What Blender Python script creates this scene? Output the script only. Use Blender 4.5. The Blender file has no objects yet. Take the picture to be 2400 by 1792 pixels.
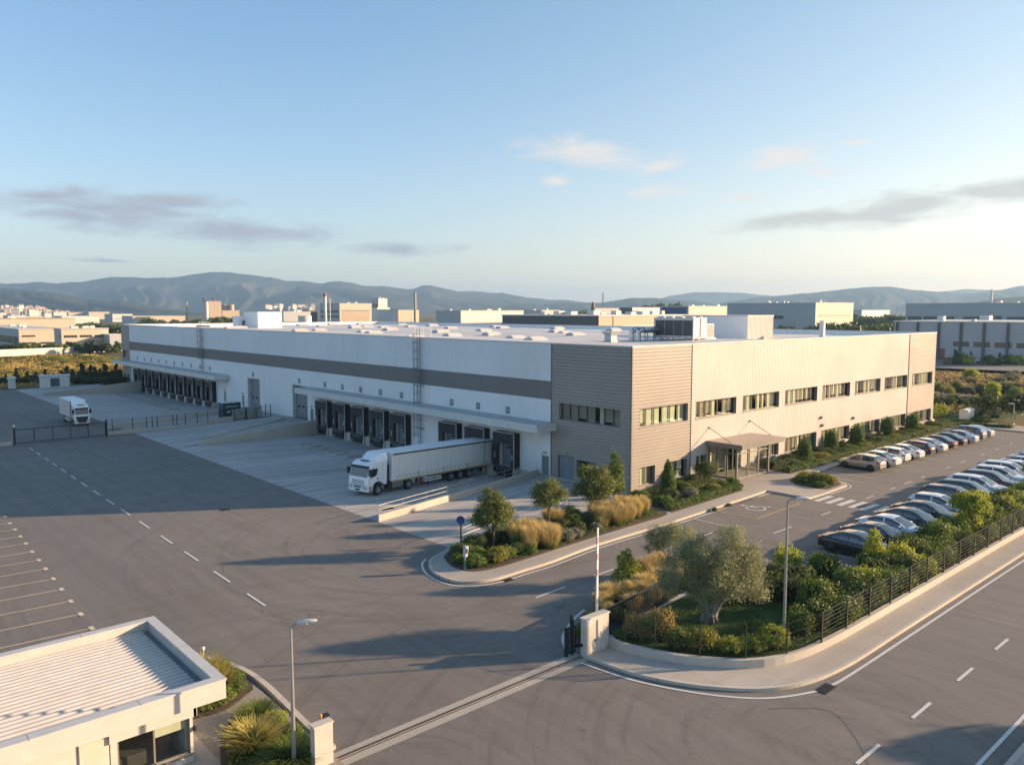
import bpy, math, random
import numpy as np
from mathutils import Vector, Matrix
SC = bpy.context.scene
COL = SC.collection
R = math.radians
random.seed(7)
# ------------------------------------------------------------------ camera model (metres, z up, building axes = world axes)
F, CX, CY = 1868.0, 1200.0, 896.0
PITCH = math.atan(169/1868.0)
YAW = R(48.2)
HC = 15.5
FH = Vector((math.cos(YAW), math.sin(YAW), 0))
RT = Vector((math.sin(YAW), -math.cos(YAW), 0))
FW = FH*math.cos(PITCH) - Vector((0, 0, 1))*math.sin(PITCH)
UP = FH*math.sin(PITCH) + Vector((0, 0, 1))*math.cos(PITCH)
def at(px, dep, py=727.0):
    "point seen in column px, row py, at horizontal distance dep"
    d = FW + RT*((px-CX)/F) + UP*((CY-py)/F)
    p = d*(dep/d.dot(FH))
    return Vector((p.x, p.y, p.z+HC))
def hz(py, dep):
    return at(1200, dep, py).z
def along_y(c, px):
    "distance along +Y from ground point c to the column px"
    k = (px-CX)/F*math.cos(PITCH)
    q = Vector((c[0], c[1], 0))
    return (k*q.dot(FH)-q.dot(RT))/(RT.y-k*FH.y)
def along_x(c, px):
    k = (px-CX)/F*math.cos(PITCH)
    q = Vector((c[0], c[1], 0))
    return (k*q.dot(FH)-q.dot(RT))/(RT.x-k*FH.x)
# ------------------------------------------------------------------ objects
def tag(o, label=None, cat=None, group=None, kind=None):
    if label: o['label'] = label
    if cat: o['category'] = cat
    if group: o['group'] = group
    if kind: o['kind'] = kind
    return o
def thing(name, label, cat, loc=(0, 0, 0), rz=0.0, group=None):
    o = bpy.data.objects.new(name, None)
    o.empty_display_size = 0.3
    COL.objects.link(o)
    o.location = loc
    o.rotation_euler = (0, 0, rz)
    return tag(o, label, cat, group)
def wloc(o):
    v = Vector((0, 0, 0))
    while o is not None:
        v += Vector(o.location)
        o = o.parent
    return v
KIDS = {}
def link(name, me, parent=None, loc=(0, 0, 0)):
    o = bpy.data.objects.new(name, me)
    COL.objects.link(o)
    o.location = loc
    if parent is not None:
        o.parent = parent
        KIDS.setdefault(parent.name, []).append(o)
    return o
def copy_tree(o, parent=None):
    c = o.copy()
    COL.objects.link(c)
    if parent is not None:
        c.parent = parent
        KIDS.setdefault(parent.name, []).append(c)
    for k in list(KIDS.get(o.name, [])):
        copy_tree(k, c)
    return c
class MB:
    def __init__(s):
        s.v = []; s.f = []; s.m = []; s.sm = []
    def add(s, vs, fs, mi=0, sm=False):
        b = len(s.v)
        s.v += [tuple(p) for p in vs]
        for f in fs:
            s.f.append([i+b for i in f]); s.m.append(mi); s.sm.append(sm)
        return s
    def quad(s, a, b, c, d, mi=0):
        return s.add([a, b, c, d], [(0, 1, 2, 3)], mi)
    def box(s, x0, x1, y0, y1, z0, z1, mi=0):
        v = [(x0, y0, z0), (x1, y0, z0), (x1, y1, z0), (x0, y1, z0), (x0, y0, z1), (x1, y0, z1), (x1, y1, z1), (x0, y1, z1)]
        return s.add(v, [(0, 3, 2, 1), (4, 5, 6, 7), (0, 1, 5, 4), (1, 2, 6, 5), (2, 3, 7, 6), (3, 0, 4, 7)], mi)
    def hexa(s, b4, t4, mi=0):
        return s.add(list(b4)+list(t4), [(0, 3, 2, 1), (4, 5, 6, 7), (0, 1, 5, 4), (1, 2, 6, 5), (2, 3, 7, 6), (3, 0, 4, 7)], mi)
    def bar(s, p, q, w, h, mi=0):
        "box beam from p to q, w wide, h high, p-q along the middle of its underside"
        p = Vector(p); q = Vector(q); d = (q-p); d.z = 0; d.normalize()
        n = Vector((-d.y, d.x, 0))*(w/2); up = Vector((0, 0, h))
        return s.hexa([p-n, q-n, q+n, p+n], [p-n+up, q-n+up, q+n+up, p+n+up], mi)
    def tube(s, p, q, r0, r1=None, n=8, mi=0, cap=True):
        r1 = r0 if r1 is None else r1
        p = Vector(p); q = Vector(q); d = (q-p).normalized()
        a = d.orthogonal().normalized(); b = d.cross(a)
        vs = []
        for c, r in ((p, r0), (q, r1)):
            for i in range(n):
                t = 2*math.pi*i/n
                vs.append(c+a*(r*math.cos(t))+b*(r*math.sin(t)))
        fs = [(i, (i+1) % n, n+(i+1) % n, n+i) for i in range(n)]
        s.add(vs, fs, mi, n > 5)
        if cap:
            s.add(vs[:n], [tuple(range(n-1, -1, -1))], mi); s.add(vs[n:], [tuple(range(n))], mi)
        return s
    def path(s, pts, r, n=6, mi=0):
        rr = r if isinstance(r, (list, tuple)) else [r]*len(pts)
        for i in range(len(pts)-1):
            s.tube(pts[i], pts[i+1], rr[i], rr[i+1], n, mi)
        return s
    def prism(s, pts, z0, z1, mi=0, top=None):
        n = len(pts)
        a = sum(pts[i][0]*pts[(i+1) % n][1]-pts[(i+1) % n][0]*pts[i][1] for i in range(n))
        if a < 0: pts = pts[::-1]
        vs = [(p[0], p[1], z0) for p in pts]+[(p[0], p[1], z1) for p in pts]
        s.add(vs, [(i, (i+1) % n, n+(i+1) % n, n+i) for i in range(n)], mi)
        s.add(vs[n:], [tuple(range(n))], mi if top is None else top)
        return s
    def lathe(s, prof, c=(0, 0, 0), n=16, mi=0, axis='z'):
        vs = []
        for r, z in prof:
            for i in range(n):
                t = 2*math.pi*i/n
                x, y = r*math.cos(t), r*math.sin(t)
                vs.append((c[0]+x, c[1]+y, c[2]+z) if axis == 'z' else (c[0]+x, c[1]+z, c[2]+y))
        fs = []
        for j in range(len(prof)-1):
            for i in range(n):
                q = (j*n+i, j*n+(i+1) % n, (j+1)*n+(i+1) % n, (j+1)*n+i)
                fs.append(q if axis == 'z' else q[::-1])
        return s.add(vs, fs, mi, True)
    def loft(s, secs, mi=0, closed=True, caps=True, sm=True):
        n = len(secs[0]); vs = [p for q in secs for p in q]; fs = []
        for j in range(len(secs)-1):
            for i in range(n if closed else n-1):
                fs.append((j*n+i, j*n+(i+1) % n, (j+1)*n+(i+1) % n, (j+1)*n+i))
        s.add(vs, fs, mi, sm)
        if caps:
            s.add(secs[0], [tuple(range(n-1, -1, -1))], mi); s.add(secs[-1], [tuple(range(n))], mi)
        return s
    def xf(s, M):
        s.v = [tuple(M @ Vector(p)) for p in s.v]
        return s
    def mesh(s, name, mats, off=(0, 0, 0)):
        me = bpy.data.meshes.new(name)
        me.from_pydata([(p[0]-off[0], p[1]-off[1], p[2]-off[2]) for p in s.v], [], s.f)
        for m in (mats if isinstance(mats, (list, tuple)) else [mats]):
            me.materials.append(m)
        me.polygons.foreach_set('material_index', s.m)
        me.polygons.foreach_set('use_smooth', s.sm)
        me.update()
        return me
    def build(s, name, mats, parent=None, origin=None, local=False):
        "parts: vertices in world metres unless local; top-level meshes: origin = the thing's base"
        if parent is not None:
            return link(name, s.mesh(name, mats, (0, 0, 0) if local else wloc(parent)), parent)
        org = origin or (0, 0, 0)
        return link(name, s.mesh(name, mats, org), None, org)
def bevel(o, w=0.02, seg=2):
    m = o.modifiers.new('bevel', 'BEVEL'); m.width = w; m.segments = seg; m.limit_method = 'ANGLE'; m.angle_limit = R(40)
    return o
# ------------------------------------------------------------------ materials
MATS = {}
class NT:
    def __init__(s, name):
        s.mat = bpy.data.materials.new(name); s.mat.use_nodes = True
        s.t = s.mat.node_tree; s.n = s.t.nodes; s.l = s.t.links
        s.bsdf = s.n['Principled BSDF']; s.out = s.n['Material Output']
    def new(s, typ, **kw):
        n = s.n.new(typ)
        for k, v in kw.items():
            setattr(n, k, v)
        return n
    def put(s, sock, v):
        if hasattr(v, 'is_linked') or hasattr(v, 'links'):
            s.l.new(v, sock)
        else:
            sock.default_value = v
    def pos(s, world=True, scale=(1, 1, 1), rz=0.0):
        o = s.new('ShaderNodeNewGeometry').outputs['Position'] if world else s.new('ShaderNodeTexCoord').outputs['Object']
        m = s.new('ShaderNodeMapping'); s.l.new(o, m.inputs['Vector'])
        m.inputs['Scale'].default_value = scale; m.inputs['Rotation'].default_value = (0, 0, rz)
        return m.outputs['Vector']
    def noise(s, vec, scale=1.0, detail=4, rough=0.55, dist=0.0):
        n = s.new('ShaderNodeTexNoise'); s.l.new(vec, n.inputs['Vector'])
        n.inputs['Scale'].default_value = scale; n.inputs['Detail'].default_value = detail
        n.inputs['Roughness'].default_value = rough; n.inputs['Distortion'].default_value = dist
        return n.outputs['Fac']
    def rng(s, v, a, b, c=0.0, d=1.0, smooth=False):
        n = s.new('ShaderNodeMapRange'); s.put(n.inputs['Value'], v)
        n.inputs['From Min'].default_value = a; n.inputs['From Max'].default_value = b
        n.inputs['To Min'].default_value = c; n.inputs['To Max'].default_value = d
        if smooth: n.interpolation_type = 'SMOOTHSTEP'
        return n.outputs['Result']
    def math(s, op, a, b=0.0):
        n = s.new('ShaderNodeMath', operation=op); s.put(n.inputs[0], a); s.put(n.inputs[1], b)
        return n.outputs[0]
    def mix(s, f, a, b, mode='MIX'):
        n = s.new('ShaderNodeMix', data_type='RGBA', blend_type=mode)
        s.put(n.inputs['Factor'], f)
        for sock, v in ((n.inputs[6], a), (n.inputs[7], b)):
            s.put(sock, (*v, 1) if isinstance(v, tuple) and len(v) == 3 else v)
        return n.outputs[2]
    def bump(s, h, strength=0.3, dist=0.02):
        n = s.new('ShaderNodeBump'); n.inputs['Strength'].default_value = strength; n.inputs['Distance'].default_value = dist
        s.put(n.inputs['Height'], h); s.l.new(n.outputs['Normal'], s.bsdf.inputs['Normal'])
    def set(s, **kw):
        for k, v in kw.items():
            k = {'col': 'Base Color', 'rough': 'Roughness', 'metal': 'Metallic', 'spec': 'Specular IOR Level', 'coat': 'Coat Weight', 'coatr': 'Coat Roughness'}[k]
            if isinstance(v, tuple) and len(v) == 3: v = (*v, 1)
            s.put(s.bsdf.inputs[k], v)
        MATS[s.mat.name] = s.mat
        return s.mat
def M(name, col, rough=0.6, metal=0.0, var=0.12, scale=2.0, stretch=(1, 1, 1), bump=0.0, coat=0.0, spec=0.5, world=True, fine=0.0):
    "plain surface: colour that drifts a little with noise"
    if name in MATS: return MATS[name]
    t = NT(name)
    v = t.pos(world, stretch)
    n1 = t.noise(v, scale, 5)
    f = t.rng(n1, 0.3, 0.7, 0, 1)
    c = t.mix(f, tuple(x*(1-var) for x in col), tuple(min(1, x*(1+var)) for x in col))
    if fine:
        n2 = t.noise(v, scale*18, 2)
        c = t.mix(t.rng(n2, 0.35, 0.65, 0, fine), c, tuple(x*0.55 for x in col))
    t.set(col=c, rough=t.rng(n1, 0.3, 0.7, max(0.02, rough-0.06), min(1, rough+0.06)), metal=metal, coat=coat, spec=spec)
    if bump: t.bump(n1, bump)
    return t.mat
def leafmat(name, dark, light, trans=0.3, rough=0.55):
    if name in MATS: return MATS[name]
    t = NT(name)
    a = t.new('ShaderNodeAttribute', attribute_name='rnd').outputs['Fac']
    oi = t.new('ShaderNodeObjectInfo').outputs['Random']
    n = t.noise(t.pos(True), 1.6, 3)
    f = t.math('ADD', t.math('MULTIPLY', a, 0.75), t.math('MULTIPLY', t.rng(n, 0.3, 0.7), 0.25))
    c = t.mix(f, dark, light)
    c = t.mix(t.rng(oi, 0, 1, 0, 0.22), c, tuple(x*0.6 for x in dark))
    t.set(col=c, rough=rough, spec=0.35)
    tr = t.new('ShaderNodeBsdfTranslucent'); t.l.new(c, tr.inputs['Color'])
    ms = t.new('ShaderNodeMixShader'); ms.inputs[0].default_value = trans
    t.l.new(t.bsdf.outputs[0], ms.inputs[1]); t.l.new(tr.outputs[0], ms.inputs[2]); t.l.new(ms.outputs[0], t.out.inputs['Surface'])
    return t.mat
def glassmat(name, tint=(0.75, 0.82, 0.78), refl=1.0):
    if name in MATS: return MATS[name]
    t = NT(name)
    tr = t.new('ShaderNodeBsdfTransparent'); tr.inputs['Color'].default_value = (*tint, 1)
    gl = t.new('ShaderNodeBsdfGlossy'); gl.inputs['Roughness'].default_value = 0.03
    lw = t.new('ShaderNodeLayerWeight'); lw.inputs['Blend'].default_value = 0.5
    fr = t.math('ADD', t.math('MULTIPLY', t.math('POWER', lw.outputs['Facing'], 4.0), 0.9), 0.05)
    ms = t.new('ShaderNodeMixShader')
    t.l.new(t.math('MULTIPLY', fr, refl), ms.inputs[0]); t.l.new(tr.outputs[0], ms.inputs[1]); t.l.new(gl.outputs[0], ms.inputs[2])
    t.l.new(ms.outputs[0], t.out.inputs['Surface'])
    MATS[name] = t.mat
    return t.mat
# ================================================================== camera, sun, sky, air
SUN_EL, SUN_AZ = R(14.2), R(-33.0)            # azimuth of the sun, counter-clockwise from +X
SUN_DIR = Vector((math.cos(SUN_AZ)*math.cos(SUN_EL), math.sin(SUN_AZ)*math.cos(SUN_EL), math.sin(SUN_EL)))
cam = bpy.data.cameras.new('camera'); camo = bpy.data.objects.new('camera', cam); COL.objects.link(camo)
cam.sensor_fit = 'HORIZONTAL'; cam.sensor_width = 36.0; cam.lens = 36.0*F/2400.0
cam.clip_start = 0.5; cam.clip_end = 40000
camo.matrix_world = Matrix(((RT.x, UP.x, -FW.x, 0), (RT.y, UP.y, -FW.y, 0), (RT.z, UP.z, -FW.z, HC), (0, 0, 0, 1)))
SC.camera = camo
sl = bpy.data.lights.new('sun', 'SUN'); slo = bpy.data.objects.new('sun', sl); COL.objects.link(slo)
sl.energy = 4.7; sl.angle = R(0.7); sl.color = (1.0, 0.695, 0.43)
slo.rotation_euler = (-SUN_DIR).to_track_quat('-Z', 'Y').to_euler()
SC.view_settings.view_transform = 'Standard'; SC.view_settings.look = 'None'; SC.view_settings.gamma = 1.0
SC.view_settings.exposure = 1.42
SC.view_settings.use_curve_mapping = False
SC.cycles.max_bounces = 6; SC.cycles.diffuse_bounces = 3; SC.cycles.glossy_bounces = 3; SC.cycles.transmission_bounces = 3
SC.cycles.transparent_max_bounces = 12; SC.cycles.volume_bounces = 0
SC.cycles.sample_clamp_indirect = 4.0; SC.cycles.caustics_reflective = False; SC.cycles.caustics_refractive = False
SC.cycles.use_denoising = True
SKY_STR = 0.10
def make_world():
    w = bpy.data.worlds.new('World'); SC.world = w; w.use_nodes = True
    t = w.node_tree; N = t.nodes; L = t.links
    bg = N['Background']; bg.inputs['Strength'].default_value = SKY_STR
    sky = N.new('ShaderNodeTexSky'); sky.sky_type = 'NISHITA'; sky.sun_disc = False
    sky.sun_elevation = SUN_EL; sky.sun_rotation = math.pi/2-SUN_AZ
    sky.air_density = 1.0; sky.dust_density = 0.35; sky.ozone_density = 1.6; sky.altitude = 100
    def math_(op, a, b=0.0, c=None):
        n = N.new('ShaderNodeMath'); n.operation = op
        for i, v in enumerate((a, b) if c is None else (a, b, c)):
            if hasattr(v, 'links'): L.new(v, n.inputs[i])
            else: n.inputs[i].default_value = v
        return n.outputs[0]
    tc = N.new('ShaderNodeTexCoord').outputs['Generated']
    sp = N.new('ShaderNodeSeparateXYZ'); L.new(tc, sp.inputs[0])
    az = math_('SUBTRACT', YAW, math_('ARCTAN2', sp.outputs[1], sp.outputs[0]))      # to the right of the view axis
    el = math_('ARCSINE', sp.outputs[2])
    cb = N.new('ShaderNodeCombineXYZ'); L.new(az, cb.inputs[0]); L.new(el, cb.inputs[1])
    ae = cb.outputs[0]
    nz = N.new('ShaderNodeTexNoise'); mp = N.new('ShaderNodeMapping'); mp.inputs['Scale'].default_value = (13, 52, 1)
    L.new(ae, mp.inputs['Vector']); L.new(mp.outputs[0], nz.inputs['Vector'])
    nz.inputs['Scale'].default_value = 1.0; nz.inputs['Detail'].default_value = 7; nz.inputs['Roughness'].default_value = 0.62; nz.inputs['Distortion'].default_value = 0.6
    def cloud(x, y, hw, hh, tilt, k):
        a = math.atan((x-CX)/F*math.cos(PITCH)); e = (727-y)/F*math.cos(a)
        m = N.new('ShaderNodeMapping'); m.vector_type = 'TEXTURE'
        m.inputs['Location'].default_value = (a, e, 0); m.inputs['Rotation'].default_value = (0, 0, tilt)
        m.inputs['Scale'].default_value = (hw/F*math.cos(a)**2, hh/F*math.cos(a), 1)
        L.new(ae, m.inputs['Vector'])
        ln = N.new('ShaderNodeVectorMath'); ln.operation = 'LENGTH'; L.new(m.outputs[0], ln.inputs[0])
        return math_('MULTIPLY', math_('MAXIMUM', math_('SUBTRACT', 1.35, ln.outputs['Value']), 0.0), k)
    def group(lst):
        d = None
        for c in lst:
            v = cloud(*c); d = v if d is None else math_('MAXIMUM', d, v)
        s = math_('ADD', d, math_('MULTIPLY', math_('SUBTRACT', nz.outputs['Fac'], 0.5), 2.6))
        s = math_('MULTIPLY', s, math_('MINIMUM', math_('MULTIPLY', d, 4.0), 1.0))
        r = N.new('ShaderNodeMapRange'); r.interpolation_type = 'SMOOTHSTEP'
        r.inputs['From Min'].default_value = 0.15; r.inputs['From Max'].default_value = 1.45; r.inputs['To Max'].default_value = 1.0
        L.new(s, r.inputs['Value'])
        return r.outputs[0]
    dim = group([(270, 500, 330, 50, -0.06, 1.15), (560, 545, 290, 40, -0.03, 1.1), (130, 468, 150, 24, 0, 1.0), (420, 480, 160, 26, 0, 1.0), (930, 585, 160, 18, 0.02, 1.0), (250, 612, 90, 8, 0, 0.8)])
    lit = group([(1370, 370, 165, 38, -0.08, 1.1), (1545, 396, 66, 24, 0.25, 1.0), (1305, 434, 40, 14, 0, 0.9), (1530, 456, 110, 18, 0, 0.95), (1735, 470, 80, 11, 0, 0.9), (1830, 384, 125, 38, 0.1, 1.15), (1920, 412, 80, 14, -0.1, 0.9), (1990, 348, 60, 8, 0, 0.9)])
    gry = group([(1880, 520, 210, 26, 0.05, 1.1), (2130, 490, 300, 42, 0.12, 1.15), (2400, 452, 280, 46, 0.05, 1.15)])
    # paler, milkier air low down
    c = sky.outputs[0]
    tr = N.new('ShaderNodeValToRGB'); tr.color_ramp.elements[0].position = 0.0; tr.color_ramp.elements[0].color = (0.90, 0.74, 0.77, 1)
    tr.color_ramp.elements[1].position = 1.0; tr.color_ramp.elements[1].color = (0.85, 0.94, 0.99, 1)
    e2 = tr.color_ramp.elements.new(0.35); e2.color = (0.95, 0.85, 0.87, 1)
    L.new(math_('DIVIDE', el, 0.42), tr.inputs[0])
    mm = N.new('ShaderNodeMix'); mm.data_type = 'RGBA'; mm.blend_type = 'MULTIPLY'; mm.inputs['Factor'].default_value = 1.0
    L.new(c, mm.inputs[6]); L.new(tr.outputs[0], mm.inputs[7]); c = mm.outputs[2]
    # warmer, milkier air towards the sun
    sd = math_('ADD', math_('MULTIPLY', sp.outputs[0], math.cos(SUN_AZ)), math_('MULTIPLY', sp.outputs[1], math.sin(SUN_AZ)))
    r2 = N.new('ShaderNodeValToRGB'); r2.color_ramp.elements[0].position = 0.30; r2.color_ramp.elements[0].color = (0.88, 0.96, 0.98, 1)
    r2.color_ramp.elements[1].position = 0.85; r2.color_ramp.elements[1].color = (1.16, 0.98, 0.80, 1)
    L.new(math_('MULTIPLY', math_('ADD', sd, 0.45), 0.75), r2.inputs[0])
    m3 = N.new('ShaderNodeMix'); m3.data_type = 'RGBA'; m3.blend_type = 'MULTIPLY'; m3.inputs['Factor'].default_value = 1.0
    L.new(c, m3.inputs[6]); L.new(r2.outputs[0], m3.inputs[7]); c = m3.outputs[2]
    def mix(f, a, b):
        n = N.new('ShaderNodeMix'); n.data_type = 'RGBA'
        if hasattr(f, 'links'): L.new(f, n.inputs['Factor'])
        else: n.inputs['Factor'].default_value = f
        for s_, v in ((n.inputs[6], a), (n.inputs[7], b)):
            if hasattr(v, 'links'): L.new(v, s_)
            else: s_.default_value = (*v, 1)
        return n.outputs[2]
    k = 1.0/SKY_STR
    c = mix(math_('MULTIPLY', dim, 0.95), c, tuple(x*k for x in CLOUD_DIM))
    c = mix(math_('MULTIPLY', lit, 0.8), c, tuple(x*k for x in CLOUD_LIT))
    c = mix(math_('MULTIPLY', gry, 0.9), c, tuple(x*k for x in CLOUD_GRY))
    L.new(c, bg.inputs['Color'])
HAZE_D = 0.5/3400
CLOUD_DIM, CLOUD_LIT, CLOUD_GRY = (0.175, 0.183, 0.215), (0.36, 0.325, 0.30), (0.24, 0.228, 0.215)
make_world()
# ================================================================== ground, roads, markings, hills, air
def mat_asphalt(name, base, rz=0.0, streak=1.0):
    t = NT(name)
    p = t.pos(True)
    big = t.noise(p, 0.06, 4); mid = t.noise(p, 0.5, 5); fine = t.noise(p, 22, 2)
    st = t.noise(t.pos(True, (1.1, 0.05, 1), rz), 1.0, 5, 0.6, 0.8)
    spots = t.noise(p, 0.9, 3, 0.5, 0.4)
    vo = t.new('ShaderNodeTexVoronoi', feature='DISTANCE_TO_EDGE'); vo.inputs['Scale'].default_value = 0.11
    wv = t.new('ShaderNodeVectorMath', operation='ADD'); t.l.new(p, wv.inputs[0])
    nn = t.new('ShaderNodeTexNoise'); t.l.new(p, nn.inputs['Vector']); nn.inputs['Scale'].default_value = 0.5; nn.inputs['Detail'].default_value = 6
    sc = t.new('ShaderNodeVectorMath', operation='SCALE'); t.l.new(nn.outputs['Color'], sc.inputs[0]); sc.inputs['Scale'].default_value = 2.2
    t.l.new(sc.outputs[0], wv.inputs[1]); t.l.new(wv.outputs[0], vo.inputs['Vector'])
    crack = t.math('MULTIPLY', t.rng(vo.outputs['Distance'], 0.0, 0.006, 1, 0), t.rng(big, 0.45, 0.58))
    c = t.mix(t.rng(big, 0.3, 0.7), tuple(x*0.86 for x in base), tuple(x*1.14 for x in base))
    c = t.mix(t.rng(mid, 0.3, 0.75, 0, 0.4), c, tuple(x*0.8 for x in base))
    c = t.mix(t.rng(st, 0.50, 0.70, 0, 0.55*streak), c, tuple(x*0.62 for x in base))
    c = t.mix(t.rng(st, 0.30, 0.42, 0.25*streak, 0), c, tuple(x*1.25 for x in base))
    c = t.mix(t.rng(spots, 0.70, 0.76, 0, 0.55), c, tuple(x*0.45 for x in base))
    c = t.mix(t.rng(fine, 0.3, 0.7, 0, 0.22), c, tuple(x*0.55 for x in base))
    c = t.mix(t.math('MULTIPLY', crack, 0.6), c, tuple(x*0.35 for x in base))
    # tyre arcs swung round the entrance
    for (ax, ay, s_, w_) in ((27.0, 12.0, 1.8, 0.5), (31.0, 44.0, 1.6, 0.45), (12.0, 20.0, 1.4, 0.4)):
        dv = t.new('ShaderNodeVectorMath', operation='SUBTRACT'); t.l.new(p, dv.inputs[0]); dv.inputs[1].default_value = (ax, ay, 0)
        sx = t.new('ShaderNodeSeparateXYZ'); t.l.new(dv.outputs[0], sx.inputs[0])
        ln = t.math('SQRT', t.math('ADD', t.math('MULTIPLY', sx.outputs[0], sx.outputs[0]), t.math('MULTIPLY', sx.outputs[1], sx.outputs[1])))
        an = t.math('ARCTAN2', sx.outputs[1], sx.outputs[0])
        cb = t.new('ShaderNodeCombineXYZ'); t.put(cb.inputs[0], t.math('MULTIPLY', ln, s_)); t.put(cb.inputs[1], t.math('MULTIPLY', an, 1.1)); cb.inputs[2].default_value = ax
        na = t.noise(cb.outputs[0], 1.0, 6, 0.62, 0.35)
        fade = t.math('MULTIPLY', t.rng(ln, 34, 18), w_)
        c = t.mix(t.math('MULTIPLY', t.rng(na, 0.54, 0.70), fade), c, tuple(x*0.5 for x in base))
        c = t.mix(t.math('MULTIPLY', t.rng(na, 0.42, 0.30), t.math('MULTIPLY', fade, 0.5)), c, tuple(x*1.3 for x in base))
    t.set(col=c, rough=t.rng(mid, 0.3, 0.7, 0.72, 0.9), spec=0.35)
    t.bump(fine, 0.25, 0.01)
    return t.mat
def mat_concrete(name, base, rz=0.0, streak=1.0, joint=(0, 0), dark=0.5):
    t = NT(name)
    p = t.pos(True)
    big = t.noise(p, 0.08, 4); mid = t.noise(p, 0.7, 5); fine = t.noise(p, 20, 2)
    st = t.noise(t.pos(True, (0.07, 1.3, 1), rz), 1.0, 6, 0.62, 0.5)
    c = t.mix(t.rng(big, 0.3, 0.7), tuple(x*0.85 for x in base), tuple(x*1.15 for x in base))
    c = t.mix(t.rng(st, 0.46, 0.70, 0, 0.75*streak), c, tuple(x*dark for x in base))
    c = t.mix(t.rng(st, 0.28, 0.44, 0.4*streak, 0), c, tuple(min(1, x*1.3) for x in base))
    c = t.mix(t.rng(mid, 0.4, 0.75, 0, 0.4), c, tuple(x*0.75 for x in base))
    c = t.mix(t.rng(fine, 0.3, 0.7, 0, 0.15), c, tuple(x*0.6 for x in base))
    sx = t.new('ShaderNodeSeparateXYZ'); t.l.new(t.pos(True, (1, 1, 1), rz), sx.inputs[0])
    for k, d in ((0, joint[0]), (1, joint[1])):
        if d:
            fr = t.math('PINGPONG', sx.outputs[k], d/2)
            c = t.mix(t.rng(fr, 0.008, 0.02, 0.55, 0), c, tuple(x*0.45 for x in base))
    t.set(col=c, rough=0.8, spec=0.35)
    t.bump(t.math('ADD', fine, mid), 0.2, 0.01)
    return t.mat
A_YARD = mat_asphalt('yard_asphalt', (0.198, 0.180, 0.162))
A_ROAD = mat_asphalt('road_asphalt', (0.205, 0.187, 0.168), R(90), 0.8)
C_APRON = mat_concrete('apron_concrete', (0.44, 0.42, 0.395), R(-12.6), 1.15, (0, 0), 0.46)
C_PAVE = mat_concrete('pavement_concrete', (0.42, 0.38, 0.33), 0, 0.45, (2.5, 0), 0.7)
C_KERB = mat_concrete('kerb_concrete', (0.52, 0.47, 0.40), 0, 0.3, (1.0, 0), 0.75)
C_WALL = mat_concrete('wall_concrete', (0.50, 0.46, 0.40), R(90), 0.4, (0, 0), 0.8)
PAINT = M('road_paint', (0.62, 0.61, 0.58), 0.6, var=0.12, scale=6, fine=0.25)
PAINT_Y = M('yellow_paint', (0.55, 0.37, 0.13), 0.6, var=0.12, scale=6, fine=0.25)
PAINT_C = M('cream_paint', (0.66, 0.56, 0.38), 0.6, var=0.12, scale=6, fine=0.2)
def mat_land():
    t = NT('dry_land')
    p = t.pos(True)
    a = t.noise(p, 0.006, 6, 0.6); b = t.noise(p, 0.05, 6, 0.65); c_ = t.noise(p, 0.6, 4)
    c = t.mix(t.rng(a, 0.35, 0.65), (0.10, 0.11, 0.045), (0.24, 0.18, 0.085))
    c = t.mix(t.rng(b, 0.4, 0.65), c, (0.06, 0.075, 0.03))
    c = t.mix(t.rng(c_, 0.35, 0.7, 0, 0.5), c, (0.22, 0.17, 0.08))
    t.set(col=c, rough=0.95, spec=0.1)
    return t.mat
LAND = mat_land()
mb = MB(); S_ = 9000
mb.quad((-S_, -S_, -1.25), (S_, -S_, -1.25), (S_, S_, -1.25), (-S_, S_, -1.25))
tag(mb.build('ground', LAND), kind='structure')
# one raised table of earth under the site (the dock yards are cut into it), as a few sheets
GZ = -0.06
mb = MB()
for x0, x1, y0, y1 in ((-60, 26, -60, 300), (26, 52, -60, 48.5), (26, 52, 98.5, 106.0), (26, 52, 180, 300), (52, 220, -60, 300)):
    mb.box(x0, x1, y0, y1, -1.3, GZ)
tag(mb.build('terrain', LAND), kind='structure')
# asphalt
YARD_X = 30.95
mb = MB()
mb.add([(-45, 20, 0), (YARD_X, 20, 0), (YARD_X, 181, 0), (-45, 181, 0)], [(0, 1, 2, 3)])
tag(mb.build('yard_asphalt', A_YARD), kind='structure')
mb = MB()
mb.add([(YARD_X, 17.0, 0), (118, 17.0, 0), (118, 40.5, 0), (YARD_X, 40.5, 0)], [(0, 1, 2, 3)])
tag(mb.build('car_park_asphalt', A_ROAD), kind='structure')
mb = MB()
mb.add([(-45, 8.0, 0), (240, 8.0, 0), (240, 17.0, 0), (YARD_X, 17.0, 0), (YARD_X, 20.0, 0), (-45, 20.0, 0)], [(0, 1, 2, 3, 4, 5)])
tag(mb.build('road', A_ROAD), kind='structure')
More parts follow.
